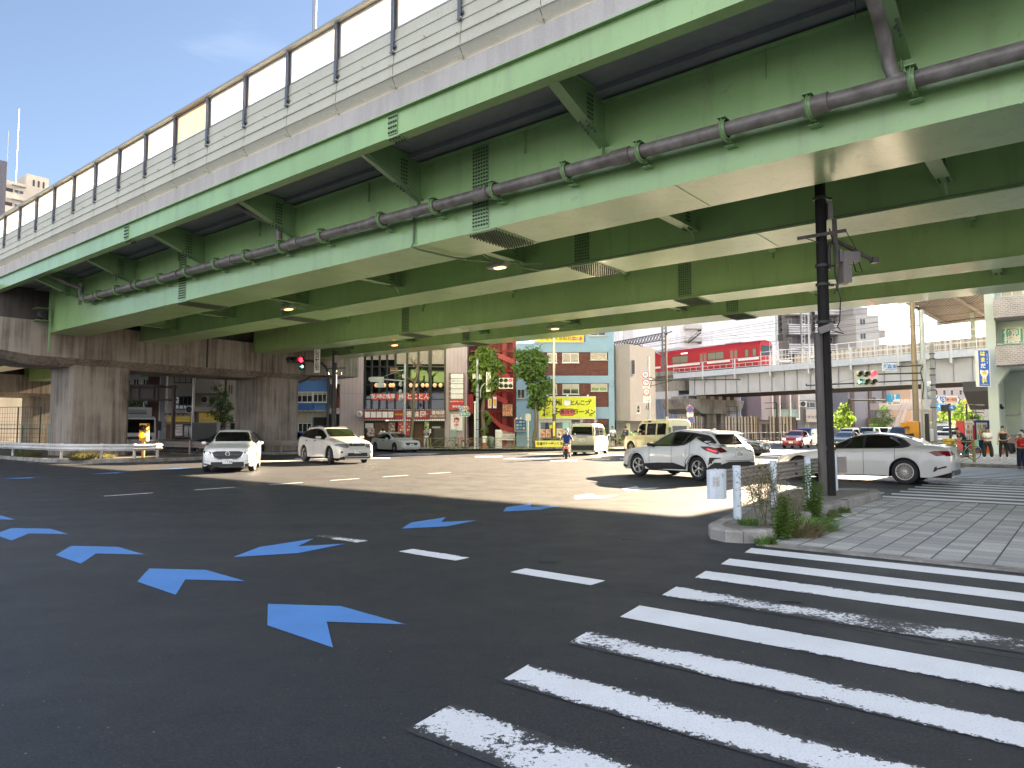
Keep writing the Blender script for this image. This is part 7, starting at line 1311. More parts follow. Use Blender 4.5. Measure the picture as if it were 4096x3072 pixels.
# ---- silver hatchback by the shops
HB = dict(XF); HB.update(H=1.4, top=[(x, z * .905) for x, z in XF['top']], belt=[(x, z * .9) for x, z in XF['belt']], steer=0, rw=.32, low=[(0, .24), (.12, .17), (4.1, .18), (4.395, .3)])
c = Car('hatchback_car', 'pearl grey hatchback with black grille parked before the restaurant, facing right', HB, (-8.35, 51.0), -50, carpaint((.50, .51, .51))); c.glasshouse(1.55, 3.9, (2.42, 3.35)); c.screen(1.36, 2.1); c.screen(4.08, 3.7, 'r'); c.over('grille', [(-.52, .66), (.52, .66), (.42, .48), (-.42, .48)], 'f', CRB, .006); c.mir('headlight', [(.54, .64), (.86, .66), (.86, .71), (.55, .68)], 'f', LHT, off=.012); c.over('bumper_skirt', [(-.8, .19), (.8, .19), (.7, .30), (-.7, .30)], 'f', CRB, .006); c.plate(.50, '4828'); c.mirrors(1.72, .94, carpaint((.50, .51, .51))); c.doors((1.55, 2.52, 3.3), .3, (2.2, 3.05), .78)
# ---- white coupe crossover from its left rear
CH = dict(L=4.39, W=1.80, rw=.355, ax=(.93, 3.57), spokes=5, twin=True, steer=6, gap=.05, flare=2.2, rim=paint((.62, .6, .56), .25, .6), roof=[(0, .80), (1.25, .80), (1.6, .76), (2.2, .66), (3.0, .62), (3.7, .60), (3.95, .62), (4.15, .68), (4.39, .66)], hand=CWH,
          top=[(0, .58), (.04, .75), (.22, .88), (.9, .99), (1.32, 1.06), (2.02, 1.42), (2.4, 1.53), (2.75, 1.555), (3.3, 1.52), (3.86, 1.42), (3.90, 1.34), (4.14, 1.09), (4.22, 1.06), (4.34, 1.02), (4.39, .78)], belt=[(0, .62), (.2, .76), (.6, .90), (1.3, .97), (2.6, 1.01), (3.1, 1.10), (3.55, 1.20), (3.9, 1.16), (4.2, 1.0), (4.39, .8)], low=[(0, .30), (.12, .24), (4.0, .26), (4.39, .40)])
c = Car('coupe_crossover_car', 'white coupe crossover with black arches seen from behind on its left, red tail lamps lit', CH, (5.59, 23.1), 122, CWH)
ct = lambda x: c.tz(x) - min(.085, (c.tz(x) - c.bz(x)) * .5)
c.sides('window_trim', [(1.42, .99), (1.6, .99), (2.7, 1.01), (3.05, 1.05), (3.3, 1.16), (3.35, 1.22), (3.42, 1.30), (3.86, 1.30), (3.80, 1.34), (3.2, 1.43), (2.6, 1.475), (2.2, 1.42), (1.8, 1.24)], CRB, off=.006, st=.1); c.sides('side_window', [(1.66, 1.04), (2.42, 1.045), (2.42, 1.42), (2.15, 1.37), (1.84, 1.21)], CGT, off=.012); c.sides('side_window', [(2.5, 1.05), (2.95, 1.07), (3.28, 1.24), (3.2, 1.39), (2.5, 1.43)], CGL, off=.012)
c.sides('rear_pillar_trim', [(3.42, 1.28), (3.88, 1.12), (4.05, 1.05), (4.08, 1.12), (3.86, 1.31)], CRB, off=.010, st=.08); c.screen(1.36, 2.2); c.screen(4.13, 3.93, 'r', .10, z0=1.085, z1=1.37)
bevel(bld('spoiler', CWH, c.o, lambda b: b.ext([(c.L / 2 - 3.45, 1.47), (c.L / 2 - 3.45, 1.50), (c.L / 2 - 3.85, 1.475), (c.L / 2 - 4.10, 1.41), (c.L / 2 - 4.12, 1.38), (c.L / 2 - 3.85, 1.40)], -.56, .56, 1)), .012)
c.over('tail_lip', [(-.62, 1.02), (.62, 1.02), (.66, 1.045), (-.66, 1.045)], 'r', CRB, .02); c.over('tail_panel_line', [(-.56, .60), (.56, .60), (.56, .615), (-.56, .615)], 'r', CRB, .004)
TLP = [(3.72, 1.02), (3.86, .93), (4.10, .86), (4.30, .80), (4.33, .86), (4.22, .98), (4.0, 1.03)]
c.sides('tail_light', TLP, TLR, off=.016, st=.06); c.sides('tail_light_glow', [(3.95, .955), (4.06, .915), (4.25, .865), (4.26, .885), (4.06, .95)], TLON, off=.022, st=.06); c.mir('tail_light', [(.50, .87), (.74, .84), (.80, .97), (.62, 1.0)], 'r', TLR, off=.014)
c.sides('reflector', [(4.09, .52), (4.12, .52), (4.14, .63), (4.10, .62)], TLR, off=.012, st=.05); c.sides('reflector_trim', [(4.02, .48), (4.22, .66), (4.36, .68), (4.36, .70), (4.05, .70)], CRB, off=.008, st=.05); c.mir('bumper_skirt', [(0, .36), (.80, .38), (.78, .50), (.45, .58), (0, .58)], 'r', CRB, off=.012)
c.sides('sill_trim', [(1.32, .25), (3.16, .25), (3.12, .38), (2.6, .50), (1.9, .48), (1.36, .44)], CRB, off=.010); [arch(c, a, CH['rw'] + .05, .075) for a in CH['ax']]; c.sides('bumper_skirt', [(4.02, .36), (4.36, .42), (4.37, .56), (4.2, .56), (4.06, .46)], CRB, off=.012, st=.05); c.sides('bumper_skirt', [(.03, .30), (.42, .27), (.46, .34), (.04, .38)], CRB, off=.012, st=.05)
c.plate(.80, '17-50', 'r'); c.mirrors(1.70, 1.05, CRB, .2); c.doors((1.50, 2.50, 3.28), .42, (2.12,), .88); bld('emblem', CHR, c.o, lambda b: b.lathe([(.045, 0), (.06, .01), (.07, 0)], 16, TL((c.bvh.ray_cast(Vector((-4, 0, .96)), Vector((1, 0, 0)))[0].x - .02, 0, .96)) @ RR('Y', 90)))
c.sides('fuel_flap', [(3.50, .86), (3.66, .84), (3.68, 1.0), (3.52, 1.02)], CWH, off=.008); c.over('lettering', [(.42, .90), (.62, .90), (.62, .915), (.42, .915)], 'r', CRB, .012); bld('aerial', CWH, c.o, lambda b: b.ext([(-1.1, 1.505), (-1.3, 1.495), (-1.29, 1.57)], -.03, .03, 1)); bld('wiper', CRB, c.o, lambda b: b.bar((-1.96, .05, 1.10), (-1.92, -.34, 1.15), .02, .02)); c.mir('headlight', [(.5, .74), (.84, .72), (.86, .80), (.6, .82)], 'f', LHT, off=.012)
# ---- white saloon behind the guardrail
BM = dict(L=4.76, W=1.83, rw=.345, ax=(.80, 3.66), spokes=12, twin=True, steer=0, gap=.045, rim=paint((.66, .62, .56), .22, .7), roof=[(0, .80), (1.3, .80), (1.7, .75), (2.4, .63), (3.3, .61), (4.0, .70), (4.4, .76), (4.76, .7)], hand=CPW,
          top=[(0, .50), (.04, .64), (.2, .75), (.7, .86), (1.42, .97), (2.22, 1.33), (2.55, 1.42), (2.95, 1.445), (3.4, 1.40), (3.85, 1.26), (4.2, 1.10), (4.55, 1.07), (4.70, 1.05), (4.76, .80)], belt=[(0, .55), (.2, .68), (.7, .80), (1.42, .89), (3.0, .95), (3.9, .99), (4.5, .99), (4.76, .8)], low=[(0, .25), (.12, .18), (4.3, .2), (4.76, .36)])
c = Car('saloon_car', 'white four door saloon passing behind the guardrail and black pole, seen from its left rear', BM, (10.6, 21.5), 139, CPW)
c.sides('window_trim', [(1.55, .95), (3.62, 1.0), (3.78, 1.04), (3.82, 1.10), (3.6, 1.28), (3.3, 1.36), (2.9, 1.39), (2.5, 1.365), (2.25, 1.31), (1.85, 1.12)], CHR, off=.004, st=.1); c.sides('window_trim', [(1.60, .962), (3.60, 1.01), (3.74, 1.05), (3.77, 1.10), (3.58, 1.265), (3.28, 1.345), (2.9, 1.375), (2.5, 1.35), (2.25, 1.295), (1.87, 1.11)], CRB, off=.008, st=.1)
c.sides('side_window', [(1.74, .985), (2.56, .995), (2.56, 1.34), (2.28, 1.28), (1.92, 1.10)], glass('10160f', .03), off=.013); c.sides('side_window', [(2.64, 1.0), (3.40, 1.02), (3.56, 1.08), (3.54, 1.24), (3.26, 1.325), (2.9, 1.35), (2.64, 1.345)], CGL, off=.013); c.screen(1.5, 2.4); c.screen(4.12, 3.5, 'r', .08, gl=glass('1a1c18', .05))
c.mirrors(1.80, 1.0, CPW, .2); c.doors((1.50, 2.60, 3.42), .24, (2.25, 3.15), .86); c.sides('sill_trim', [(1.2, .195), (3.3, .21), (3.3, .235), (1.2, .22)], CRB, off=.006)
c.sides('tail_light', [(4.28, .90), (4.45, .80), (4.74, .84), (4.72, .93), (4.4, .94)], paint((.16, .006, .01), .1), off=.014, st=.05); c.mir('tail_light', [(.36, .83), (.80, .80), (.80, .92), (.40, .92)], 'r', paint((.16, .006, .01), .1), off=.014); c.sides('reflector', [(4.42, .42), (4.68, .50), (4.66, .54), (4.46, .47)], TLR, off=.014, st=.05); c.sides('reflector_trim', [(4.36, .36), (4.44, .40), (4.46, .52), (4.40, .50)], CRB, off=.010, st=.05)
c.over('bumper_skirt', [(-.7, .26), (.7, .26), (.6, .40), (-.6, .40)], 'r', CRB, .008); c.plate(.80, '・・・6', 'r'); c.mir('exhaust', [(.5, .28), (.68, .29), (.66, .36), (.52, .36)], 'r', CHR, off=.02); c.mir('headlight', [(.45, .62), (.84, .60), (.86, .70), (.5, .70)], 'f', LHT, off=.012); c.sides('headlight', [(.10, .60), (.42, .64), (.44, .70), (.14, .69)], LHT, off=.012, st=.05); c.over('grille', [(-.35, .5), (.35, .5), (.35, .68), (-.35, .68)], 'f', CRB)
bld('aerial', CRB, c.o, lambda b: b.ext([(-1.08, 1.385), (-1.38, 1.32), (-1.36, 1.42)], -.03, .03, 1))
# ---- cream van
VN = dict(L=4.30, W=1.665, rw=.31, ax=(.72, 3.22), spokes=6, gap=.06, rim=paint((.35, .34, .32), .4, .6), roof=[(0, .85), (1.0, .86), (1.6, .82), (4.0, .82), (4.3, .8)], plan=[(0, .8), (.05, .88), (.2, .95), (.5, 1), (3.9, 1), (4.15, .97), (4.28, .94), (4.3, .9)],
          top=[(0, .65), (.05, .95), (.35, 1.12), (.5, 1.18), (1.15, 1.76), (1.5, 1.9), (1.8, 1.93), (4.0, 1.93), (4.18, 1.88), (4.27, 1.5), (4.30, 1.0)], belt=[(0, .68), (.4, 1.05), (1.2, 1.12), (4.2, 1.12), (4.3, .9)])
CRM = carpaint((.56, .53, .43))
c = Car('van', 'cream delivery van driving away beside the scooter, black bumper and tall rear window', VN, (4.96, 45.3), 70.7, CRM, 'van'); c.glasshouse(.75, 4.0, (1.75, 2.85), CGT, .09, .05, .12, trim=False); c.screen(.5, 1.3); c.over('rear_window', [(-.66, 1.2), (.66, 1.2), (.60, 1.72), (-.60, 1.72)], 'r', CGL, .01)
c.mir('tail_light', [(.70, 1.12), (.79, 1.12), (.76, 1.72), (.68, 1.75)], 'r', TLR, off=.014); c.mir('indicator', [(.70, 1.04), (.79, 1.04), (.79, 1.16), (.70, 1.16)], 'r', emit((1, .45, .02), 2.5, (.8, .35, .02)), off=.018); c.over('bumper_skirt', [(-.80, .3), (.80, .3), (.80, .60), (-.80, .60)], 'r', CRB, .012); c.over('tail_panel_line', [(-.34, 1.09), (.34, 1.09), (.34, 1.13), (-.34, 1.13)], 'r', CRB, .016); c.over('tail_panel_line', [(-.7, .63), (.7, .63), (.7, .64), (-.7, .64)], 'r', CRB, .014); c.plate(.92, '81-78', 'r', '品川 400'); c.mirrors(.95, 1.2, CRM, .14); c.doors((.8, 1.7, 2.8), .3, (1.5,), 1.0)
# ---- cream off-road car
DF = dict(L=4.6, W=1.79, rw=.40, ax=(.80, 3.60), spokes=6, gap=.09, rim=paint((.4, .38, .34), .5, .3), roof=[(0, .9), (1.3, .9), (1.7, .86), (2.1, .80), (4.4, .80), (4.6, .8)], plan=[(0, .92), (.05, .95), (.2, .98), (4.5, .98), (4.6, .96)],
          top=[(0, .85), (.03, 1.16), (1.30, 1.22), (1.36, 1.30), (1.55, 1.86), (1.65, 2.0), (1.95, 2.13), (4.3, 2.15), (4.5, 2.04), (4.58, 1.9), (4.6, 1.2)], belt=[(0, .95), (.1, 1.1), (1.3, 1.17), (4.6, 1.22)], low=[(0, .42), (4.6, .42)])
CR2 = carpaint((.58, .53, .38)); c = Car('off_road_car', 'boxy cream off road car behind the white coupe crossover, rear door window facing us', DF, (8.45, 41.4), 111.5, CR2); c.glasshouse(1.62, 4.45, (2.4, 3.45), None, .16, .06, .16, trim=False); c.screen(1.38, 1.6); c.over('rear_window', [(-.50, 1.25), (.42, 1.25), (.42, 1.75), (-.50, 1.75)], 'r', CGL, .01); c.mir('rear_window', [(.58, 1.3), (.78, 1.3), (.74, 1.68), (.60, 1.68)], 'r', CGT, off=.01); c.over('door_gap', [(-.56, .7), (.5, .7), (.5, .72), (-.56, .72)], 'r', CRB)
c.sides('alpine_window', [(2.1, 1.97), (2.8, 1.97), (2.8, 2.05), (2.1, 2.05)], CGL, off=.012); c.mirrors(1.55, 1.45, CRB, .16); c.doors((1.45, 2.42, 3.4), .5); c.mir('tail_light', [(.74, .85), (.84, .85), (.84, 1.05), (.74, 1.05)], 'r', TLR)
bld('roof_visor', CRB, c.o, lambda b: b.bar((.72, -.62, 2.0), (.72, .62, 2.0), .18, .03))
# ---- smaller cars in the background: nose toward the camera down the side street
TW = dict(L=3.6, W=1.64, rw=.30, ax=(.62, 3.1), spokes=5, gap=.05, rim=RIM, roof=[(0, .8), (.8, .8), (1.1, .77), (1.7, .68), (3.2, .66), (3.6, .62)], top=[(0, .55), (.04, .75), (.15, .90), (.6, 1.0), (.85, 1.06), (1.5, 1.48), (1.8, 1.54), (3.0, 1.52), (3.3, 1.42), (3.5, 1.05), (3.6, .8)], belt=[(0, .6), (.2, .82), (.8, .92), (3.4, 1.0), (3.6, .8)])
BX = dict(L=3.6, W=1.56, rw=.29, ax=(.6, 3.0), spokes=5, gap=.05, rim=RIM, roof=[(0, .86), (.6, .86), (1.2, .80), (3.4, .80), (3.6, .78)], plan=[(0, .82), (.05, .9), (.2, .96), (3.4, 1), (3.6, .95)], top=[(0, .6), (.03, .95), (.3, 1.08), (.5, 1.12), (1.0, 1.65), (1.3, 1.78), (3.3, 1.78), (3.5, 1.65), (3.6, 1.0)], belt=[(0, .7), (.3, .98), (3.6, 1.0)])
MVN = dict(L=4.7, W=1.74, rw=.33, ax=(.85, 3.65), spokes=5, gap=.05, rim=RIM, roof=[(0, .84), (.8, .84), (1.6, .78), (4.4, .78), (4.7, .75)], top=[(0, .6), (.04, .92), (.3, 1.08), (.7, 1.18), (1.5, 1.78), (1.9, 1.88), (4.2, 1.86), (4.5, 1.7), (4.7, 1.0)], belt=[(0, .7), (.3, .95), (1, 1.05), (4.7, 1.08)])
SD = dict(XF); SD.update(top=[(x, z * .93) for x, z in XF['top']], belt=[(x, z * .93) for x, z in XF['belt']])
def fcar(name, label, P, loc, ang, c_, cat='car', on=True, plate=None):
    pm = carpaint(c_) if isinstance(c_, tuple) else c_; c = Car(name, label, P, loc, ang, pm, cat, None, True); T = P['top']
    i = max(range(len(T)), key=lambda k: T[k][1]); xt = T[i][0]; zt = T[i][1]
    x0 = next(a for a, z in T if z > .62 * zt); xs = {3.6: (.88, 1.42), 4.7: (.75, 1.55)}.get(P['L'], (1.36, 2.1))
    if P is BX: xs = (.52, 1.05)
    c.glasshouse(xs[0] + .3, P['L'] - .45, ((xs[0] + P['L'] * .62) / 1.9, P['L'] * .74), None); c.screen(*xs, gl=glass('1d2a38', .03)); zb = P['belt'][1][1]
    c.mir('headlight', [(.42, zb - .12), (.74, zb - .10), (.74, zb + .02), (.48, zb)], 'f', LON if on else LHT, off=.012); c.over('grille', [(-.38, zb - .12), (.38, zb - .12), (.38, zb - .02), (-.38, zb - .02)], 'f', CRB, .008); c.over('bumper_intake', [(-.45, .3), (.45, .3), (.45, .42), (-.45, .42)], 'f', CRB, .008); c.plate(.50, plate or '・・・・'); c.mirrors(xs[0] + .35, zb + .22, pm, .16); return c
A0 = -129.1
c = fcar('hatchback_car', 'small dark red hatchback with round lit headlamps coming down the side street', TW, (24.6, 61.6), -126, (.30, .015, .025))
fcar('kei_van', 'dark blue boxy van behind the small dark red hatchback', BX, (29.2, 70.5), A0, (.02, .05, .20), 'van'); 
for nm, u, d, P, col, l, cat in (('saloon_car', 3375, 60, SD, (.04, .06, .10), 'dark blue car between the black pole and the white saloon', 'car'), ('minivan', 3390, 78, BX, (.72, .72, .66), 'pale boxy car just above and behind the dark blue one', 'car'), ('minivan', 3528, 84, MVN, (.70, .70, .70), 'white van second from the left behind the roof of the white saloon', 'van'), ('minivan', 3470, 80, MVN, (.70, .71, .72), 'white minivan whose roof shows over the white saloon, left of the dark wagon', 'van'),
                       ('saloon_car', 3478, 62, SD, (.07, .07, .08), 'black car partly hidden by the roof of the white saloon', 'car'), ('minivan', 3572, 100, MVN, (.72, .72, .70), 'far white car in the queue under the footbridge stairs', 'car'), ('minivan', 3598, 66, MVN, (.03, .03, .035), 'black minivan just left of the orange control box', 'van'),
                       ('saloon_car', 3764, 66, SD, (.70, .70, .70), 'white car with lit headlamps right of the purple grey pole', 'car'), ('hatchback_car', 3826, 66, XF, (.74, .74, .72), 'white car with lit headlamps left of the red vending machine', 'car'), ('minivan', 3795, 82, MVN, (.70, .72, .74), 'white car in the second row behind the two with bright headlamps', 'car'), ('minivan', 3850, 92, SD, (.66, .66, .66), 'pale car at the back of the queue beside the lamp post', 'car'),
                       ('saloon_car', 3745, 96, SD, (.6, .6, .6), 'grey white car far back in front of the box truck', 'car')):
    x, y = at(u, d); fcar(nm, l, P, (x, y), A0, col, cat)
c = fcar('hatchback_car', 'glossy black hatchback half hidden behind the white crossover at the left', XF, (-17.9, 44.8), 168, (.012, .012, .014), on=False); fcar('hatchback_car', 'blue hatchback glimpsed over the brown guardrail left of the white sport utility car', SD, (-15.6, 54), -30, (.03, .10, .24), on=False); fcar('saloon_car', 'black car behind the tail of the white coupe crossover', SD, (13.0, 42.5), -40, (.015, .015, .02), on=False)
# trucks
def truck(label, loc, ang, box=True, cab=(.66, .66, .66)):
    o = thing('truck', label, 'truck', (loc[0], loc[1], 0), R(ang)); cm = carpaint(cab)
    bevel(bld('cab', cm, o, lambda b: b.ext([(2.0, .45), (2.05, 1.3), (1.85, 2.35), (1.6, 2.45), (.3, 2.45), (.3, .45)], -1.05, 1.05, 1)), .06); bld('windscreen', CGL, o, lambda b: b.ext([(2.062, 1.35), (1.88, 2.25), (1.895, 2.25), (2.08, 1.35)], -.92, .92, 1)); bld('side_window', CGL, o, lambda b: [b.box(.8, s_ * 1.052, 1.4, 1.75, s_ * 1.06, 2.1) for s_ in (-1, 1)])
    bld('grille', CRB, o, lambda b: b.box(2.04, -.8, .9, 2.08, .8, 1.1)); bld('bumper', paint((.5, .5, .5), .5), o, lambda b: b.box(1.95, -1.05, .4, 2.12, 1.05, .7)); [bld('headlight', LHT, o, lambda b: b.box(2.05, s_ * .6, .72, 2.13, s_ * .95, .88)) for s_ in (-1, 1)]
    bld('cargo_box', paint((.6, .6, .58), .5), o, lambda b: b.box(-3.4, -1.1, .9, .2, 1.1, 3.1)); bld('deflector', cm, o, lambda b: b.ext([(1.5, 2.46), (.5, 3.0), (.4, 3.0), (.4, 2.46)], -.8, .8, 1)); bld('deflector_vent', CRB, o, lambda b: [b.box(1.1 - .25 * k, -.6, 2.62 + .11 * k, 1.25 - .25 * k, .6, 2.67 + .11 * k) for k in range(3)])
    for x in (1.3, -2.3):
        for s_ in (-1, 1): wl = bld('wheel', MRUB, o, lambda b: b.lathe([(.25, -.1), (.42, -.1), (.44, 0), (.42, .1), (.25, .1)], 20, TL((x, s_ * .95, .44)) @ RR('X', 90))); bld('rim', RIM, wl, lambda b: b.lathe([(.01, -.08), (.25, -.1)], 16, TL((x, s_ * .95, .44)) @ RR('X', 90 if s_ > 0 else -90)))
    for s_ in (-1, 1): bld('mirror', CRB, o, lambda b: (b.box(1.75, s_ * 1.15, 1.5, 1.85, s_ * 1.4, 2.1), b.bar((1.7, s_ * 1.0, 2.2), (1.8, s_ * 1.3, 2.1), .05)))
    return o
truck('white truck with roof deflector half hidden behind the nearest concrete pier column', (-26.2, 49.2), -52); truck('white box truck at the far end of the queue, left of the red vending machine', at(3770, 112), A0)
# ---- scooter with rider
o = thing('scooter', 'white and dark scooter with a red tail lamp seen from behind, beside the cream van', 'scooter', (2.88, 37.6, 0), R(84))
SCW = carpaint((.55, .56, .56)); rw = .23
for x in (-.62, .62):
    wl = bld('wheel', MRUB, o, lambda b: b.lathe([(.13, -.05), (.2, -.06), (.235, 0), (.2, .06), (.13, .05)], 20, TL((x, 0, rw)) @ RR('X', 90))); bld('rim', RIM, wl, lambda b: b.lathe([(.01, .03), (.14, .05), (.14, -.05), (.01, -.03)], 16, TL((x, 0, rw)) @ RR('X', 90)))
bevel(bld('tail_body', SCW, o, lambda b: b.ext([(-.85, .72), (-.62, .45), (-.15, .34), (0, .5), (-.05, .70), (-.3, .74)], -.16, .16, 1)), .06, 3); bevel(bld('seat', CRB, o, lambda b: b.ext([(-.75, .76), (-.5, .80), (0, .78), (.02, .71), (-.72, .72)], -.14, .14, 1)), .03, 2); bevel(bld('front_shield', SCW, o, lambda b: b.ext([(.36, .3), (.46, .3), (.40, .95), (.28, .98)], -.2, .2, 1)), .04, 2)
bld('floorboard', CRB, o, lambda b: b.box(-.1, -.17, .27, .42, .17, .34)); bld('fork', MDK, o, lambda b: (b.bar((.62, .07, .23), (.36, .05, .95), .04), b.bar((.62, -.07, .23), (.36, -.05, .95), .04))); bld('handlebar', MDK, o, lambda b: b.tube([(.25, -.33, 1.02), (.36, -.12, 1.0), (.36, .12, 1.0), (.25, .33, 1.02)], .02, 8))
bld('mirror', MDK, o, lambda b: [(b.bar((.3, s_ * .28, 1.02), (.32, s_ * .4, 1.28), .012), b.ball((.32, s_ * .4, 1.3), .06, 8, (.4, 1, .8))) for s_ in (-1, 1)]); bld('tail_light', TLON, o, lambda b: b.ball((-.82, 0, .62), .065, 10, (.5, 1.2, .8))); bld('number_plate', paint((.55, .14, .12), .5), o, lambda b: b.quad((-.93, -.1, .34), (-.93, .1, .34), (-.89, .1, .5), (-.89, -.1, .5))); bld('mudguard', CRB, o, lambda b: b.ext([(-.95, .28), (-.88, .55), (-.7, .5), (-.6, .47)], -.09, .09, 1)); bld('grab_rail', CHR, o, lambda b: b.tube([(-.55, -.15, .76), (-.85, -.12, .80), (-.85, .12, .80), (-.55, .15, .76)], .014, 6)); bld('exhaust', MST, o, lambda b: b.cyl((-.75, -.2, .3), (-.1, -.18, .24), .055))
# ---- bicycles
def bike(label, loc, ang, col, group=None, name='bicycle'):
    o = thing(name, label, 'bicycle', (*loc, .12) if len(loc) == 2 else loc, R(ang), group); r = .33; F = paint(col, .35, .2)
    for x in (-.52, .53):
        wl = bld('wheel', MRUB, o, lambda b: b.tube([(x + r * math.cos(R(a)), 0, r + r * math.sin(R(a))) for a in range(0, 361, 15)], .018, 6, False)); bld('spokes', MST, wl, lambda b: [b.bar((x, 0, r), (x + r * .95 * math.cos(R(a)), 0, r + r * .95 * math.sin(R(a))), .005) for a in range(0, 360, 24)])
    bld('frame', F, o, lambda b: (b.tube([(-.52, 0, r), (-.1, 0, .28), (-.22, 0, .80)], .017, 6), b.tube([(-.52, 0, r), (-.18, 0, .62), (.33, 0, .78)], .015, 6), b.tube([(-.1, 0, .28), (.35, 0, .70), (.30, 0, .95)], .019, 6), b.tube([(.34, 0, .76), (.53, 0, r)], .016, 6)))
    bld('saddle', CRB, o, lambda b: b.ext([(-.36, .86), (-.08, .84), (-.10, .80), (-.34, .79)], -.06, .06, 1)); bld('seat_post', MST, o, lambda b: b.bar((-.21, 0, .75), (-.23, 0, .82), .025)); bld('handlebar', MST, o, lambda b: b.tube([(.12, -.27, 1.0), (.28, -.2, 1.0), (.31, 0, .97), (.28, .2, 1.0), (.12, .27, 1.0)], .012, 6)); bld('crank', MDK, o, lambda b: (b.lathe([(.01, .03), (.09, .03)], 14, TL((-.1, 0, .28)) @ RR('X', 90)), b.bar((-.1, .06, .28), (0, .07, .14), .02), b.bar((-.1, -.06, .28), (-.2, -.07, .42), .02))); bld('mudguard', MST, o, lambda b: [b.tube([(x + .37 * math.cos(R(a)), 0, r + .37 * math.sin(R(a))) for a in range(20, 180, 20)], .012, 4, False) for x in (-.52, .53)])
    return o
bike('red bicycle leaning behind the kerbside fence near the route sign', (-4.1, 54.2), 5, (.4, .02, .04)); bike('white wheeled red city bicycle just right of the route sign post', (-3.0, 54.35), -8, (.35, .03, .03)); bike('dark bicycle behind the yellow safety banner', (2.6, 54.4), 3, (.03, .03, .03))
_b = bike('turquoise framed bicycle with a yellow front basket in front of the vending machines', (21.7, 34.4, .11), 172, (.05, .35, .34)); bld('basket', paint((.62, .42, .03), .6), _b, lambda b: b.ext([(.38, .72), (.72, .72), (.78, 1.0), (.34, 1.0)], -.17, .17, 1))
# ============================================================= PEOPLE
def skin(name, nodes, edges, mat, parent, M=None, sub=1, root=0):
    """nodes: {key: (x, y, z, rx, ry)}; one smooth surface grown along the edges"""
    ks = list(nodes); ix = {k: i for i, k in enumerate(ks)}; me = bpy.data.meshes.new(name); me.from_pydata([nodes[k][:3] for k in ks], [(ix[a], ix[b]) for a, b in edges], []); o = bpy.data.objects.new(name, me); COL.objects.link(o)
    m = o.modifiers.new('s', 'SKIN'); m.use_smooth_shade = True
    for i, k in enumerate(ks): v = me.skin_vertices[0].data[i]; n = nodes[k]; v.radius = (n[3], n[4] if len(n) > 4 else n[3]); v.use_root = i == root
    if sub: s_ = o.modifiers.new('u', 'SUBSURF'); s_.levels = sub; s_.render_levels = sub
    dg = bpy.context.evaluated_depsgraph_get(); dg.update(); m2 = bpy.data.meshes.new_from_object(o.evaluated_get(dg)); bpy.data.objects.remove(o); m2.materials.clear(); m2.materials.append(mat)
    for p in m2.polygons: p.use_smooth = True; p.material_index = 0
    o = bpy.data.objects.new(name, m2); COL.objects.link(o); o.parent = parent
    return o
SKN = paint((.42, .25, .17), .6); HAIR = paint((.012, .009, .008), .55)
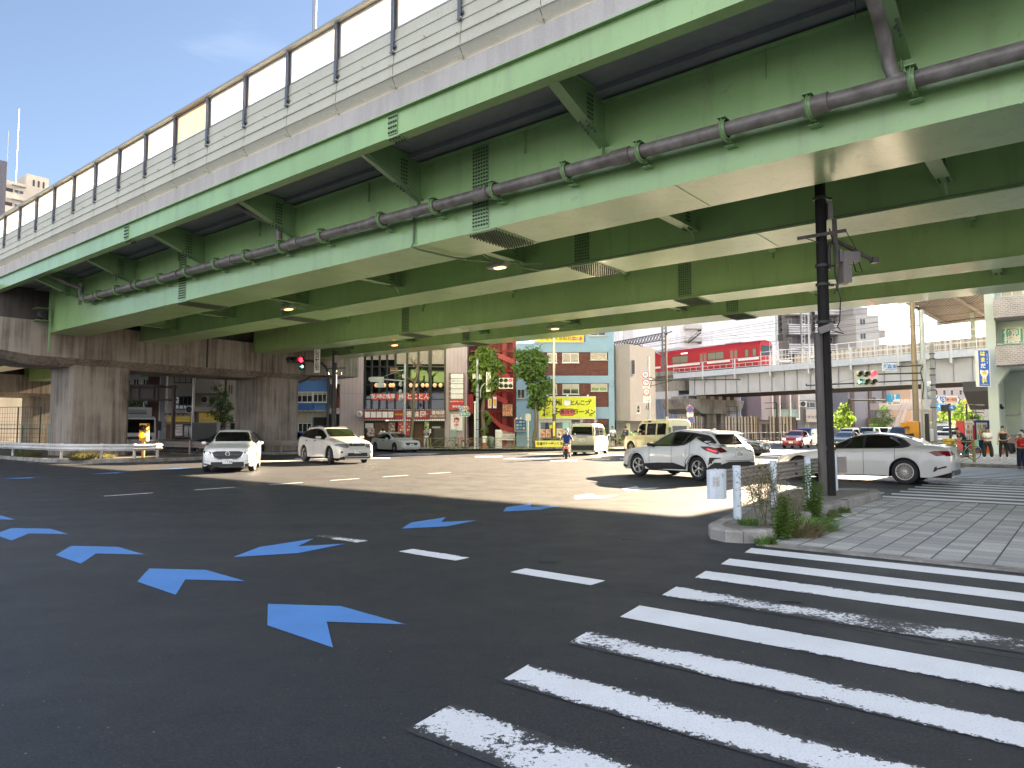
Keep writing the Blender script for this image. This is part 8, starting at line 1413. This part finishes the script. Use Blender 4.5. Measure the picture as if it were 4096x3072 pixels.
def person(label, loc, ang, H=1.65, top=(.6, .6, .6), legs=(.03, .03, .035), shoes=(.6, .6, .6), arms=((.30, 0, 1.1, .30, -.03, .85), (.30, 0, 1.1, .30, -.03, .85)), hair='short', short_sleeve=True, shorts=False, sit=False, lean=0, head=(0, 0), stance=.1, wide=1.0, group=None, sleeveless=False, extra=None, leg=None):
    o = thing('person', label, 'person', loc, R(ang), group); s = H / 1.7; o.scale = (s, s, s)
    def L(x, y, z):   # lean of the upper body about the hips (forward is -y)
        c_, s_ = math.cos(R(lean)), math.sin(R(lean)); return (x, y * c_ - (z - .92) * s_, .92 + (z - .92) * c_ + y * s_)
    hd = lambda x, y, z: L(x + head[0] * (z - 1.48), y - head[1] * (z - 1.48), z)
    N = {'pel': (0, 0, .92, .15, .11), 'wa': (*L(0, -.01, 1.08), .135, .10), 'ch': (*L(0, -.005, 1.28), .165, .115), 'nb': (*L(0, .01, 1.41), .075, .06), 'nk': (*L(0, .0, 1.47), .052, .052), 'jaw': (*hd(0, -.02, 1.54), .062, .07), 'hm': (*hd(0, -.005, 1.61), .077, .092), 'hc': (*hd(0, .005, 1.67), .06, .072)}
    E = [('pel', 'wa'), ('wa', 'ch'), ('ch', 'nb'), ('nb', 'nk'), ('nk', 'jaw'), ('jaw', 'hm'), ('hm', 'hc')]; LG = {}
    for i, sd in enumerate((-1, 1)):
        ex, ey, ez, wx, wy, wz = arms[i]; q = str(i); sh = L(sd * .165, 0, 1.385); el = L(sd * ex, ey, ez); wr = L(sd * wx, wy, wz); d = (Vector(wr) - Vector(el)).normalized()
        N['s' + q] = (*sh, .05, .05); N['e' + q] = (*el, .037, .037); N['w' + q] = (*wr, .025, .022); pm = Vector(wr) + d * .06; N['p' + q] = (*pm, .034, .018); E += [('ch', 's' + q), ('s' + q, 'e' + q), ('e' + q, 'w' + q), ('w' + q, 'p' + q)]
        side = d.cross(Vector((0, 1, .3))).normalized()
        for k, (o_, l_) in enumerate(((-.027, .075), (-.009, .085), (.009, .08), (.027, .062))):
            a = pm + side * o_ + d * .035; b_ = a + d * l_ * .55 + Vector((0, -.012, -.004)); e_ = a + d * l_ * .9 + Vector((0, -.03, -.01)); N[f'f{q}{k}a'] = (*a, .009); N[f'f{q}{k}b'] = (*b_, .009); N[f'f{q}{k}c'] = (*e_, .007); E += [('p' + q, f'f{q}{k}a'), (f'f{q}{k}a', f'f{q}{k}b'), (f'f{q}{k}b', f'f{q}{k}c')]
        t = Vector(wr) + d * .035 - side * .03 + Vector((0, -.02, 0)); N['t' + q] = (*t, .011); N['u' + q] = (*(t + d * .03 + Vector((0, -.02, 0))), .009); E += [('w' + q, 't' + q), ('t' + q, 'u' + q)]
        if sit: kn = (sd * .17, -.40, .70); an = (sd * .17, -.34, .30)
        elif leg: kn, an = leg[i]
        else: kn = (sd * (stance * .95), -.015, .49); an = (sd * stance, .01, .09)
        N['h' + q] = (sd * .085, 0, .88, .088, .09); N['k' + q] = (*kn, .056, .058); mid = tuple(a * .65 + b * .35 for a, b in zip(kn, an)); N['c' + q] = (mid[0], mid[1] + .015, mid[2], .052, .055); N['a' + q] = (*an, .034, .036); N['o' + q] = (an[0], an[1] - .13, an[2] - .045, .036, .025)
        E += [('pel', 'h' + q), ('h' + q, 'k' + q), ('k' + q, 'c' + q), ('c' + q, 'a' + q), ('a' + q, 'o' + q)]; LG[q] = (kn, an)
    skin('body', N, E, SKN, o)
    g = lambda k, r: (*N[k][:3], N[k][3] + r, (N[k][4] if len(N[k]) > 4 else N[k][3]) + r)
    T = {'pel': g('pel', .022), 'wa': g('wa', .024), 'ch': g('ch', .02), 'nb': g('nb', .02)}; TE = [('pel', 'wa'), ('wa', 'ch'), ('ch', 'nb')]
    for q in '01':
        if sleeveless: T['s' + q] = g('s' + q, .008); TE += [('ch', 's' + q)]; continue
        T['s' + q] = g('s' + q, .018); TE += [('ch', 's' + q), ('s' + q, 'e' + q)]
        if short_sleeve: a, b_ = Vector(N['s' + q][:3]), Vector(N['e' + q][:3]); T['e' + q] = (*(a.lerp(b_, .72)), .052, .052)
        else: T['e' + q] = g('e' + q, .016); w_ = Vector(N['e' + q][:3]).lerp(Vector(N['w' + q][:3]), .92); T['w' + q] = (*w_, .036, .034); TE += [('e' + q, 'w' + q)]
    skin('top', T, TE, paint(top, .85, 0, .15, 8), o)
    T = {'pel': g('pel', .018)}; TE = []
    for q in '01':
        T['h' + q] = g('h' + q, .02); TE += [('pel', 'h' + q), ('h' + q, 'k' + q)]
        if shorts: a, b_ = Vector(N['h' + q][:3]), Vector(N['k' + q][:3]); T['k' + q] = (*a.lerp(b_, .85), .085, .085)
        else: T['k' + q] = (*N['k' + q][:3], (.062 + .02 * wide), (.062 + .02 * wide)); T['a' + q] = (*N['a' + q][:3], .045 + .022 * wide, .045 + .022 * wide); TE += [('k' + q, 'a' + q)]
    skin('shorts' if shorts else 'trousers', T, TE, paint(legs, .85, 0, .15, 8), o)
    for q in '01':
        x, y, z = N['a' + q][:3]; bevel(bld('shoe', paint(shoes, .6), o, lambda b: b.ext([(y + .07, z - .09), (y + .07, z - .02), (y - .03, z + .01), (y - .17, z - .045), (y - .20, z - .09)], x - .045, x + .045)), .02, 3)
    hc = Vector(N['hm'][:3]); hx = Matrix.Translation(hc)
    if hair in ('short', 'long', 'bob'):
        h = bld('hair', HAIR, o, lambda b: b.ball((0, .012, .035), .098, 14, (.88, 1.02, .92)), hx @ Matrix.Rotation(R(-18 + lean * .8), 4, 'X'))
        if hair != 'short': bld('hair', HAIR, o, lambda b: b.ball((0, .055, -.06 if hair == 'bob' else -.12), .085, 12, (1.05, .62, 1.5 if hair == 'bob' else 2.0)), hx)
    elif hair == 'helmet': h = bld('helmet', paint((.7, .7, .68), .2, 0, .1, 3, 0, .5, .6), o, lambda b: b.ball((0, .0, .02), .14, 18, (.95, 1.08, 1.0)), hx); bld('visor_band', CRB, o, lambda b: b.box(-.13, -.155, -.02, .13, -.1, .03), hx)
    elif hair == 'cap': h = bld('cap', paint((.6, .58, .52), .8), o, lambda b: (b.ball((0, .01, .045), .102, 14, (.92, 1.05, .78)), b.lathe([(.09, .03), (.15, .012), (.15, .006), (.09, .02)], 16)), hx); bld('hair', HAIR, o, lambda b: b.ball((0, .04, -.03), .088, 12, (1.0, .8, 1.0)), hx)
    elif hair == 'blackcap': bld('cap', HAIR, o, lambda b: (b.ball((0, .01, .045), .102, 14, (.92, 1.05, .8)), b.box(-.06, -.19, .04, .06, -.06, .055)), hx)
    f = bld('eyes', paint((.02, .015, .012), .3), o, lambda b: [b.ball((s_ * .03, -.088, .0), .011, 6) for s_ in (-1, 1)], hx); bld('nose', SKN, o, lambda b: b.ball((0, -.095, -.03), .016, 6, (.8, 1.1, 1.4)), hx); bld('mouth', paint((.30, .10, .09), .6), o, lambda b: b.ball((0, -.088, -.065), .018, 6, (1.2, .4, .35)), hx); bld('ears', SKN, o, lambda b: [b.ball((s_ * .080, 0, -.015), .022, 6, (.4, .8, 1.2)) for s_ in (-1, 1)], hx)
    return o
DN = (.21, .02, 1.12, .22, -.02, .86); CR = (.22, -.06, 1.12, -.02, -.21, 1.14)
def held(name, label, cat, loc, rz, fn, m, group=None):
    o = bld(name, m, None, fn); o.location = loc; o.rotation_euler = (0, 0, R(rz)); return setp(o, label, cat, group)
x, y = at(2449, 53.9); person('man in a white shirt and navy shorts standing with crossed arms beside the blue building', (x, y, .13), 0, 1.68, (.75, .75, .74), (.03, .05, .10), (.7, .7, .68), (CR, CR), shorts=True)
held('backpack', 'black backpack on the back of the man in the white shirt', 'backpack', (x, y + .17, 1.2), 0, lambda b: (b.ball((0, .05, 0), .17, 12, (1.1, .7, 1.4)), b.tube([(-.13, -.06, .25), (-.13, -.30, .15), (-.15, -.12, -.2)], .015, 5), b.tube([(.13, -.06, .25), (.13, -.30, .15), (.15, -.12, -.2)], .015, 5)), MBK)
x, y = at(2503, 54.6); person('man in a navy jacket and khaki trousers looking down before the grey house', (x, y, .13), -35, 1.68, (.02, .04, .09), (.34, .31, .25), (.05, .05, .05), ((.24, -.1, 1.1, .06, -.28, 1.15), (.24, -.1, 1.1, .06, -.28, 1.15)), 'blackcap', False, lean=8, stance=.12)
held('shoulder_bag', 'black bag hanging at the side of the man in the navy jacket', 'bag', (x - .28, y - .05, 1.0), 0, lambda b: (b.ball((0, 0, 0), .17, 12, (1, .6, 1.2)), b.tube([(.0, 0, .15), (.12, .0, .4), (.3, .02, .58)], .012, 5)), MBK)
x, y = at(1706, 57.3); person('cook in a grey shirt and white apron trousers outside the dark restaurant door', (x, y, .13), 25, 1.66, (.25, .27, .30), (.62, .60, .55), (.6, .6, .6), ((.25, -.12, 1.15, .1, -.32, 1.2), (.25, -.1, 1.1, .15, -.3, 1.0)), stance=.13)
x, y = at(1533, 56.6); person('dark haired woman in a white top behind the grey hatchback', (x, y, .13), 200, 1.6, (.75, .75, .75), hair='long')
x, y = at(3090, 97); person('man in dark clothes standing under the cube house beyond the long railing', (x, y, .0), -10, 1.72, (.03, .035, .05), (.03, .03, .03))
person('woman in a white top and wide black trousers with crossed arms before the vending machines', (23.3, 34.9, .11), -32, 1.52, (.72, .72, .72), (.02, .02, .022), (.65, .65, .65), (CR, CR), 'long', stance=.17, wide=2.4)
person('woman dressed all in black with one hand on her hip in front of the pillar', (24.1, 34.95, .11), -20, 1.6, (.012, .012, .014), (.015, .015, .017), (.5, .5, .5), ((.21, .0, 1.12, .24, -.02, .88), (.34, .07, 1.14, .19, -.05, 1.0)), 'short', sleeveless=True, stance=.15, wide=.6)
person('person in a red top and pale cap drinking from a cup at the kerb', (19.72, 27.6, .02), -28, 1.42, (.62, .02, .015), (.015, .022, .05), (.04, .03, .03), ((.26, -.12, 1.18, .07, -.17, 1.50), (.23, -.08, 1.12, .04, -.30, 1.12)), 'cap', stance=.1, wide=2.2)
held('cup', 'white paper cup held to the mouth of the person in the red top', 'cup', (19.66, 27.42, 1.29), 0, lambda b: b.cyl((0, -.03, 0), (0, 0, .10), .03, .042, 12), KW)
held('shoulder_bag', 'black bag on the left side of the person in the red top', 'bag', (19.43, 27.75, .80), 0, lambda b: b.ext([(-.14, .22), (.1, .2), (.15, -.12), (.0, -.2), (-.1, 0)], -.06, .06, 1), MBK)
person('person with dark hair half hidden behind the one in the red top', (20.35, 28.4, .02), 150, 1.5, (.55, .6, .66), (.5, .48, .45), hair='bob')
person('man in a black vest and cap bending over his bicycle basket', (22.05, 34.6, .11), -98, 1.66, (.02, .02, .025), (.02, .02, .022), (.6, .6, .6), ((.2, -.2, 1.15, .17, -.42, 1.16), (.2, -.2, 1.15, .17, -.42, 1.16)), 'blackcap', lean=38, stance=.12, short_sleeve=True)
held('tote_bag', 'pale green bag hanging between the cyclist and the woman in the white top', 'bag', (22.75, 34.9, .80), 0, lambda b: b.ext([(-.08, .25), (.08, .25), (.1, -.15), (-.1, -.15)], -.05, .05, 1), paint((.2, .36, .22), .7))
person('scooter rider in a blue vest, shorts and a white helmet, seen from behind', (2.86, 37.35, -.12), 174, 1.68, (.02, .06, .26), (.05, .05, .07), (.06, .06, .06), ((.32, -.24, 1.12, .30, -.50, 1.13), (.32, -.24, 1.12, .30, -.50, 1.13)), 'helmet', shorts=True, sit=True, lean=4)
# ============================================================= VEGETATION
def leafm(c, tr=.35):
    t = NT('leaf'); n = t.noise(2.2, 3); n2 = t.noise(14, 2); c = lin(c); cc = t.mix(t.ramp(t.math('ADD', t.math('MULTIPLY', n, .6), t.math('MULTIPLY', n2, .4)), (.35, 0.), (.65, 1.)), tuple(x * .6 for x in c), tuple(x * 1.5 for x in c))
    t.col(cc); t.set(.5); tl = t.n('BsdfTranslucent'); t.l(t.mix(.5, cc, tuple(x * 1.6 for x in c)), tl.inputs[0]); ms = t.n('MixShader'); ms.inputs[0].default_value = tr; t.l(t.b.outputs[0], ms.inputs[1]); t.l(tl.outputs[0], ms.inputs[2]); t.l(ms.outputs[0], t.t.nodes['Material Output'].inputs[0]); return t.m
LF1 = leafm((.125, .20, .03)); LF2 = leafm((.09, .165, .032)); LF3 = leafm((.16, .26, .03), .5); LF4 = leafm((.10, .19, .04)); LF5 = leafm((.16, .15, .06)); BARK = paint((.13, .105, .08), .9, 0, .4, 6, .8); BRK2 = paint((.17, .14, .10), .9, 0, .45, 9, .8)
def leaf(b, p, n, s, rnd, asp=.8):
    n = Vector(n).normalized(); t = n.orthogonal().normalized(); t = Matrix.Rotation(rnd.uniform(0, 6.28), 3, n) @ t; u = n.cross(t)
    b.add([p - t * s * .5, p + u * s * .42 * asp + n * s * .1, p + t * s * .55, p - u * s * .42 * asp + n * s * .1], [(0, 1, 2), (0, 2, 3)])
def tree(name, label, loc, trunk, blobs, n, size, lm, group=None, bm=None, r0=.16, seed=1):
    rnd = random.Random(seed); o = thing(name, label, 'tree', loc, 0, group); b = MB(); k = len(trunk); b.tube(trunk, [r0 * (1 - .55 * i / (k - 1)) * (1 + .15 * rnd.random()) for i in range(k)], 10)
    for c_, r in blobs:
        q = Vector(min(trunk, key=lambda t: abs(t[2] - (c_[2] - r * .5)))); c_ = Vector(c_)
        for _ in range(4): e_ = c_ + Vector([rnd.uniform(-.7, .7) * r for _ in range(3)]); m_ = q.lerp(e_, .5) + Vector((rnd.uniform(-.1, .1), rnd.uniform(-.1, .1), .1)); b.tube([q, m_, e_], [.05, .03, .012], 5)
    b.build('trunk', bm or BARK, o); b = MB(); tot = sum(r ** 2 for _, r in blobs)
    for c_, r in blobs:
        c_ = Vector(c_); nn = int(n * r * r / tot); cl = [(c_ + Vector([rnd.gauss(0, 1) for _ in range(3)]).normalized() * r * rnd.uniform(.3, .95), r * rnd.uniform(.28, .5)) for _ in range(max(7, int(r * 20)))]
        for _ in range(nn):
            cc, cr = rnd.choice(cl); d = Vector([rnd.gauss(0, 1) for _ in range(3)]).normalized(); p = cc + d * cr * rnd.random() ** .4; leaf(b, p, d + Vector((0, -.2, .55)) + Vector([rnd.uniform(-.5, .5) for _ in range(3)]), size * rnd.uniform(.6, 1.25), rnd)
    b.build('crown', lm, o); return o
def blobset(pts): return [((x, y, z), r) for x, y, z, r in pts]
x, y = at(1932, 54.8); tree('street_tree', 'leafy plane tree beside the grey signal pole, in front of the red stair tower', (x, y, .1), [(0, 0, 0), (.05, 0, 1.5), (-.05, .1, 2.9), (.1, 0, 4.2), (.25, 0, 5.8), (.3, 0, 7)],
     blobset([(.1, 0, 7.4, .75), (.5, .1, 7.0, .85), (-.35, .2, 6.9, .8), (.9, 0, 6.1, .8), (0, 0, 6.0, 1.0), (-.8, 0, 5.9, .7), (.6, -.1, 5.1, .85), (-.4, 0, 5.0, .75), (.2, 0, 4.3, .6), (1.2, 0, 5.1, .45), (.25, 0, 2.6, .35), (.5, 0, 2.2, .35), (.1, 0, 1.4, .3), (.3, 0, .8, .3)]), 7500, .21, LF1, 'plane trees along the kerb', BRK2, .17, 3)
x, y = at(2140, 54.6); tree('street_tree', 'leafy plane tree with a wavy mottled trunk left of the yellow ramen sign', (x, y, .1), [(0, 0, 0), (-.08, 0, .8), (.1, 0, 1.6), (.12, 0, 2.6), (0, 0, 3.4), (-.2, 0, 4.4), (-.4, 0, 5.6), (-.3, 0, 6.5)],
     blobset([(-.9, 0, 7.0, .8), (-.1, 0, 7.1, .9), (.55, 0, 6.7, .7), (-1.0, .1, 6.2, .85), (.1, -.2, 6.0, .95), (.6, 0, 5.4, .75), (-.7, 0, 5.4, .6), (.9, .1, 4.7, .7), (0, -.1, 4.6, .8), (.6, 0, 3.9, .7), (-.3, 0, 3.7, .5), (.2, 0, 3.2, .45)]), 7500, .21, LF2, 'plane trees along the kerb', BRK2, .17, 5)
x, y = at(1645, 54.9); o = thing('bare_tree', 'bare pollarded tree with twiggy knuckles in front of the dark restaurant windows', 'tree', (x, y, .1)); rnd = random.Random(4)
P = [(0, 0, 0), (0, 0, .9), (.1, 0, 1.9), (.2, 0, 3), (.15, 0, 4.2), (.25, 0, 5.0), (.42, 0, 5.6), (.5, 0, 6.2), (.3, 0, 6.6), (.1, 0, 6.7)]
bld('trunk', BRK2, o, lambda b: b.tube(P, [.19, .16, .14, .13, .12, .10, .09, .08, .07, .05], 10)); b = MB()
for q, n_ in (((.15, 0, 4.2), 9), ((.25, 0, 5.0), 8), ((.1, 0, 6.7), 9), ((-.6, 0, 5.6), 8), ((.45, 0, 6.3), 8)):
    q = Vector(q); b.tube([Vector((.2, 0, q.z - .4)), q], [.07, .06], 6); b.ball(tuple(q), .1, 8)
    for _ in range(n_): d = Vector((rnd.uniform(-1, 1), rnd.uniform(-.5, .5), rnd.uniform(-.1, 1))).normalized(); e_ = q + d * rnd.uniform(.4, .9); b.tube([q, q.lerp(e_, .5) + Vector((0, 0, .05)), e_], [.025, .018, .006], 5)
b.build('branches', BRK2, o)
x, y = at(882, 57.5); tree('street_tree', 'small airy tree in front of the beige block, left of the farther pier column', (x, y, .1), [(0, 0, 0), (0, 0, 1.5), (.05, 0, 3), (0, 0, 4.4)], blobset([(-.2, 0, 4.7, .5), (.3, 0, 4.2, .55), (-.5, 0, 3.7, .6), (.2, 0, 3.5, .7), (.8, 0, 3.2, .5), (-.7, 0, 2.9, .5), (.4, 0, 2.6, .6), (-.1, 0, 2.4, .5), (.9, 0, 2.3, .4)]), 1500, .15, LF4, None, BARK, .06, 7)
x, y = at(525, 64); tree('street_tree', 'dark green tree behind the white truck cab and the nearest pier', (x, y, .1), [(0, 0, 0), (0, 0, 2), (.1, 0, 3.5)], blobset([(.2, 0, 4.0, .8), (-.6, 0, 3.8, .8), (.7, 0, 3.6, .5)]), 900, .16, LF2, None, BARK, .1, 9)
for u, d, z0, r, l, sd in ((3370, 88, 3.1, 1.3, 'bright yellow green tree right of the black pole, before the striped apartments', 11), (3766, 112, 3.0, 1.3, 'bright green small tree left of the far box truck', 12), (3838, 96, 3.6, 1.5, 'bright green tree above the red vending machine', 13), (3525, 118, 3.4, 1.8, 'darker green tree against the grey apartment pillars', 14)):
    x, y = at(u, d); tree('street_tree', l, (x, y, .1), [(0, 0, 0), (0, 0, z0 * .5), (.1, 0, z0)], blobset([(0, 0, z0, r), (-r * .6, 0, z0 - r * .5, r * .7), (r * .6, 0, z0 - r * .3, r * .7), (r * .1, 0, z0 + r * .8, r * .5), (r * .3, 0, z0 + r * 1.1, r * .25)]), 1500, .24, LF3 if sd != 14 else LF4, None, BARK, .1, sd)
x, y = at(3885, 50); tree('shrub', 'dark shrub on top of the wall behind the vending machines', (x, y, 2.0), [(0, 0, 0), (0, 0, .3)], blobset([(0, 0, .5, .45), (.4, 0, .4, .35), (-.4, 0, .4, .3)]), 400, .12, LF2, None, BARK, .04, 15)
# weeds
def grass(name, label, loc, n, h, rad, m, seed=1, cat='weeds', spread=.5, group=None):
    rnd = random.Random(seed); b = MB()
    for _ in range(n):
        a, r_ = rnd.uniform(0, 6.28), rad * rnd.random() ** .6; p = Vector((r_ * math.cos(a), r_ * math.sin(a), 0)); hh = h * rnd.uniform(.45, 1.1); d = Vector((math.cos(a) * spread + rnd.uniform(-.4, .4), math.sin(a) * spread + rnd.uniform(-.4, .4), 1)).normalized(); s = Vector((-math.sin(a), math.cos(a), 0)) * .006 * (1 + h)
        q = p + d * hh * .55; e_ = q + (d + Vector((math.cos(a), math.sin(a), -.6)) * .6).normalized() * hh * .45; b.add([p - s, p + s, q + s * .8, q - s * .8, e_], [(0, 1, 2, 3), (3, 2, 4)])
    o = b.build(name, m, None); o.location = loc; return setp(o, label, cat, group)
def weed(name, label, loc, stems, h, m, seed, ls=.05, nl=26, fl=None, rad=.12, cat='weeds', up=.35):
    rnd = random.Random(seed); o = thing(name, label, cat, loc); bs = MB(); bl = MB(); bf = MB()
    for _ in range(stems):
        a = rnd.uniform(0, 6.28); p = Vector((rad * math.cos(a) * rnd.random(), rad * math.sin(a) * rnd.random(), 0)); hh = h * rnd.uniform(.6, 1.05); lean = Vector((rnd.uniform(-.2, .2), rnd.uniform(-.2, .2), 1)).normalized(); pts = [p + lean * hh * t + Vector((.03 * math.sin(3 * t + a), .03 * math.cos(2 * t), 0)) for t in (0, .3, .6, .85, 1)]; bs.tube(pts, [.008, .007, .006, .004, .003], 5)
        for k in range(nl):
            t = .08 + .92 * k / nl; q = p + lean * hh * t; a2 = k * 2.4; d = Vector((math.cos(a2), math.sin(a2), up)).normalized(); s = ls * (1.15 - .5 * t) * rnd.uniform(.7, 1.2); w_ = Vector((-math.sin(a2), math.cos(a2), 0)) * s * .14; m1 = q + d * s * .5; bl.add([q, m1 + w_, q + d * s + Vector((0, 0, -s * .3)), m1 - w_], [(0, 1, 2), (0, 2, 3)])
        if fl:
            for k in range(fl): q = pts[-1] + Vector([rnd.uniform(-1, 1) * h * .28, rnd.uniform(-1, 1) * h * .28, rnd.uniform(-.5, .25) * h * .6]); bs.tube([pts[2].lerp(pts[4], rnd.random()), q], .0022, 4); bf.ball(tuple(q), .009, 6)
    bs.build('stem', paint((.14, .13, .06), .7), o); bl.build('leaves', m, o)
    if fl: bf.build('seed_heads', paint((.25, .2, .12), .8), o)
    return o
LW1 = leafm((.115, .195, .04), .25); LW2 = leafm((.11, .21, .04), .3); LW3 = leafm((.20, .17, .09), .3)
weed('tall_weed', 'tall leafy spike of weed against the third pale guardrail post', (5.0, 11.95, .0), 4, 1.02, LW1, 2, .15, 95, None, .05)
weed('tall_weed', 'leafy weed stalks at the kerb corner in front of the second pale guardrail post', (3.66, 9.78, .0), 6, .68, LW1, 3, .13, 60, None, .12)
weed('tall_weed', 'thin leafy stalk on the island behind the kerb corner weeds', (4.1, 10.9, .14), 2, .6, LW1, 33, .09, 50, None, .05)
weed('dry_weed', 'spindly dry weed with seed heads left of the leafy stalks', (3.56, 9.92, .05), 9, .95, LW3, 4, .06, 12, 34, .2)
weed('dry_weed', 'brownish twiggy weed right of the leafy stalks', (4.35, 11.1, .0), 8, .55, LW3, 6, .07, 18, 14, .2)
weed('bushy_weed', 'low bushy weed between the leafy stalks and the dry grass', (3.86, 10.05, 0), 14, .42, LW1, 7, .11, 24, None, .22)
grass('grass_tuft', 'small bright grass tuft on the island behind the nose kerb', (3.42, 10.35, .14), 150, .17, .16, LW2, 8)
grass('grass_tuft', 'low bright green tuft on the road at the kerb nose', (3.30, 9.42, .0), 130, .16, .12, LW2, 9)
weed('low_weed', 'small broad leaved weed touching the kerb nose', (3.42, 9.38, 0), 6, .16, LW2, 10, .08, 14, None, .12)
grass('dry_grass', 'dry tangled grass clump between kerb and paving', (4.05, 10.2, 0), 520, .34, .32, LW3, 11, spread=.9)
grass('grass_tuft', 'green grass clump spreading along the raised kerb', (4.5, 10.8, 0), 520, .3, .36, LW2, 12, spread=.8)
for k, (x, y, r) in enumerate(((5.1, 11.75, .2), (5.5, 12.3, .16), (5.95, 12.9, .12))): weed('low_weed', ['broad green weed on the paving by the raised kerb, nearest the camera', 'middle one of the low weeds strung along the raised kerb', 'smallest low weed, farthest along the raised kerb'][k], (x, y, .02), 10, .13, LW1, 20 + k, .08, 12, None, r)
rnd = random.Random(31); b = MB()
for _ in range(60): t = rnd.random(); p = Vector((3.6 + t * 4.4 + rnd.uniform(.05, .25), 9.85 + t * 5.6 + rnd.uniform(-.3, 0), .026)); leaf(b, p, (rnd.uniform(-.3, .3), rnd.uniform(-.3, .3), 1), rnd.uniform(.02, .05), rnd)
o = b.build('leaf_litter', paint((.22, .16, .10), .8), None); setp(o, 'dry leaves and litter strewn along the raised kerb of the island', 'litter', None, 'stuff')
for k, (u, v, n_, h, r, l) in enumerate(((330, 1838, 700, .62, .55, 'biggest olive grass bush leaning over the kerb in front of the nearest pier'), (385, 1832, 450, .45, .5, 'grass clump just right of the biggest bush by the nearest pier'), (430, 1832, 260, .35, .4, 'short brownish grass at the right end of the clumps by the guardrail'), (125, 1826, 420, .5, .45, 'rounded grass bush behind the guardrail near the left edge'), (75, 1822, 200, .5, .25, 'dark leafy clump left of the rounded grass bush'))):
    x, y = G(u, v, .15); grass('grass_bush', l, (x, y, .13), n_, h, r, LF5 if k != 4 else LW1, 40 + k)
rnd = random.Random(50); b = MB()
for _ in range(900):
    x = rnd.uniform(-8, 10.5); 
    if math.sin(x * 2.1) + math.sin(x * 5.3) < .2: continue
    p = Vector((x, 53.2 + rnd.uniform(0, .25), .13)); b.add([p, p + Vector((.03, 0, 0)), p + Vector((rnd.uniform(-.08, .08), 0, rnd.uniform(.06, .22)))], [(0, 1, 2)])
o = b.build('kerb_weeds', LW1, None); setp(o, 'sparse low weeds growing along the far kerb under the olive fence', 'weeds', None, 'stuff')
x, y = at(2478, 57.5); weed('potted_plant', 'leafy potted shrub between the blue building and the grey house', (x, y, .4), 14, .7, LW1, 60, .25, 14, None, .15, 'plant'); x, y = at(2522, 58.5); tree('shrub', 'rounded shrub with reddish leaves behind the man in the navy jacket', (x, y, .1), [(0, 0, 0), (0, 0, .6)], blobset([(0, 0, .9, .5), (.4, 0, .7, .4), (-.3, 0, .6, .4)]), 500, .12, LF4, None, BARK, .04, 61)
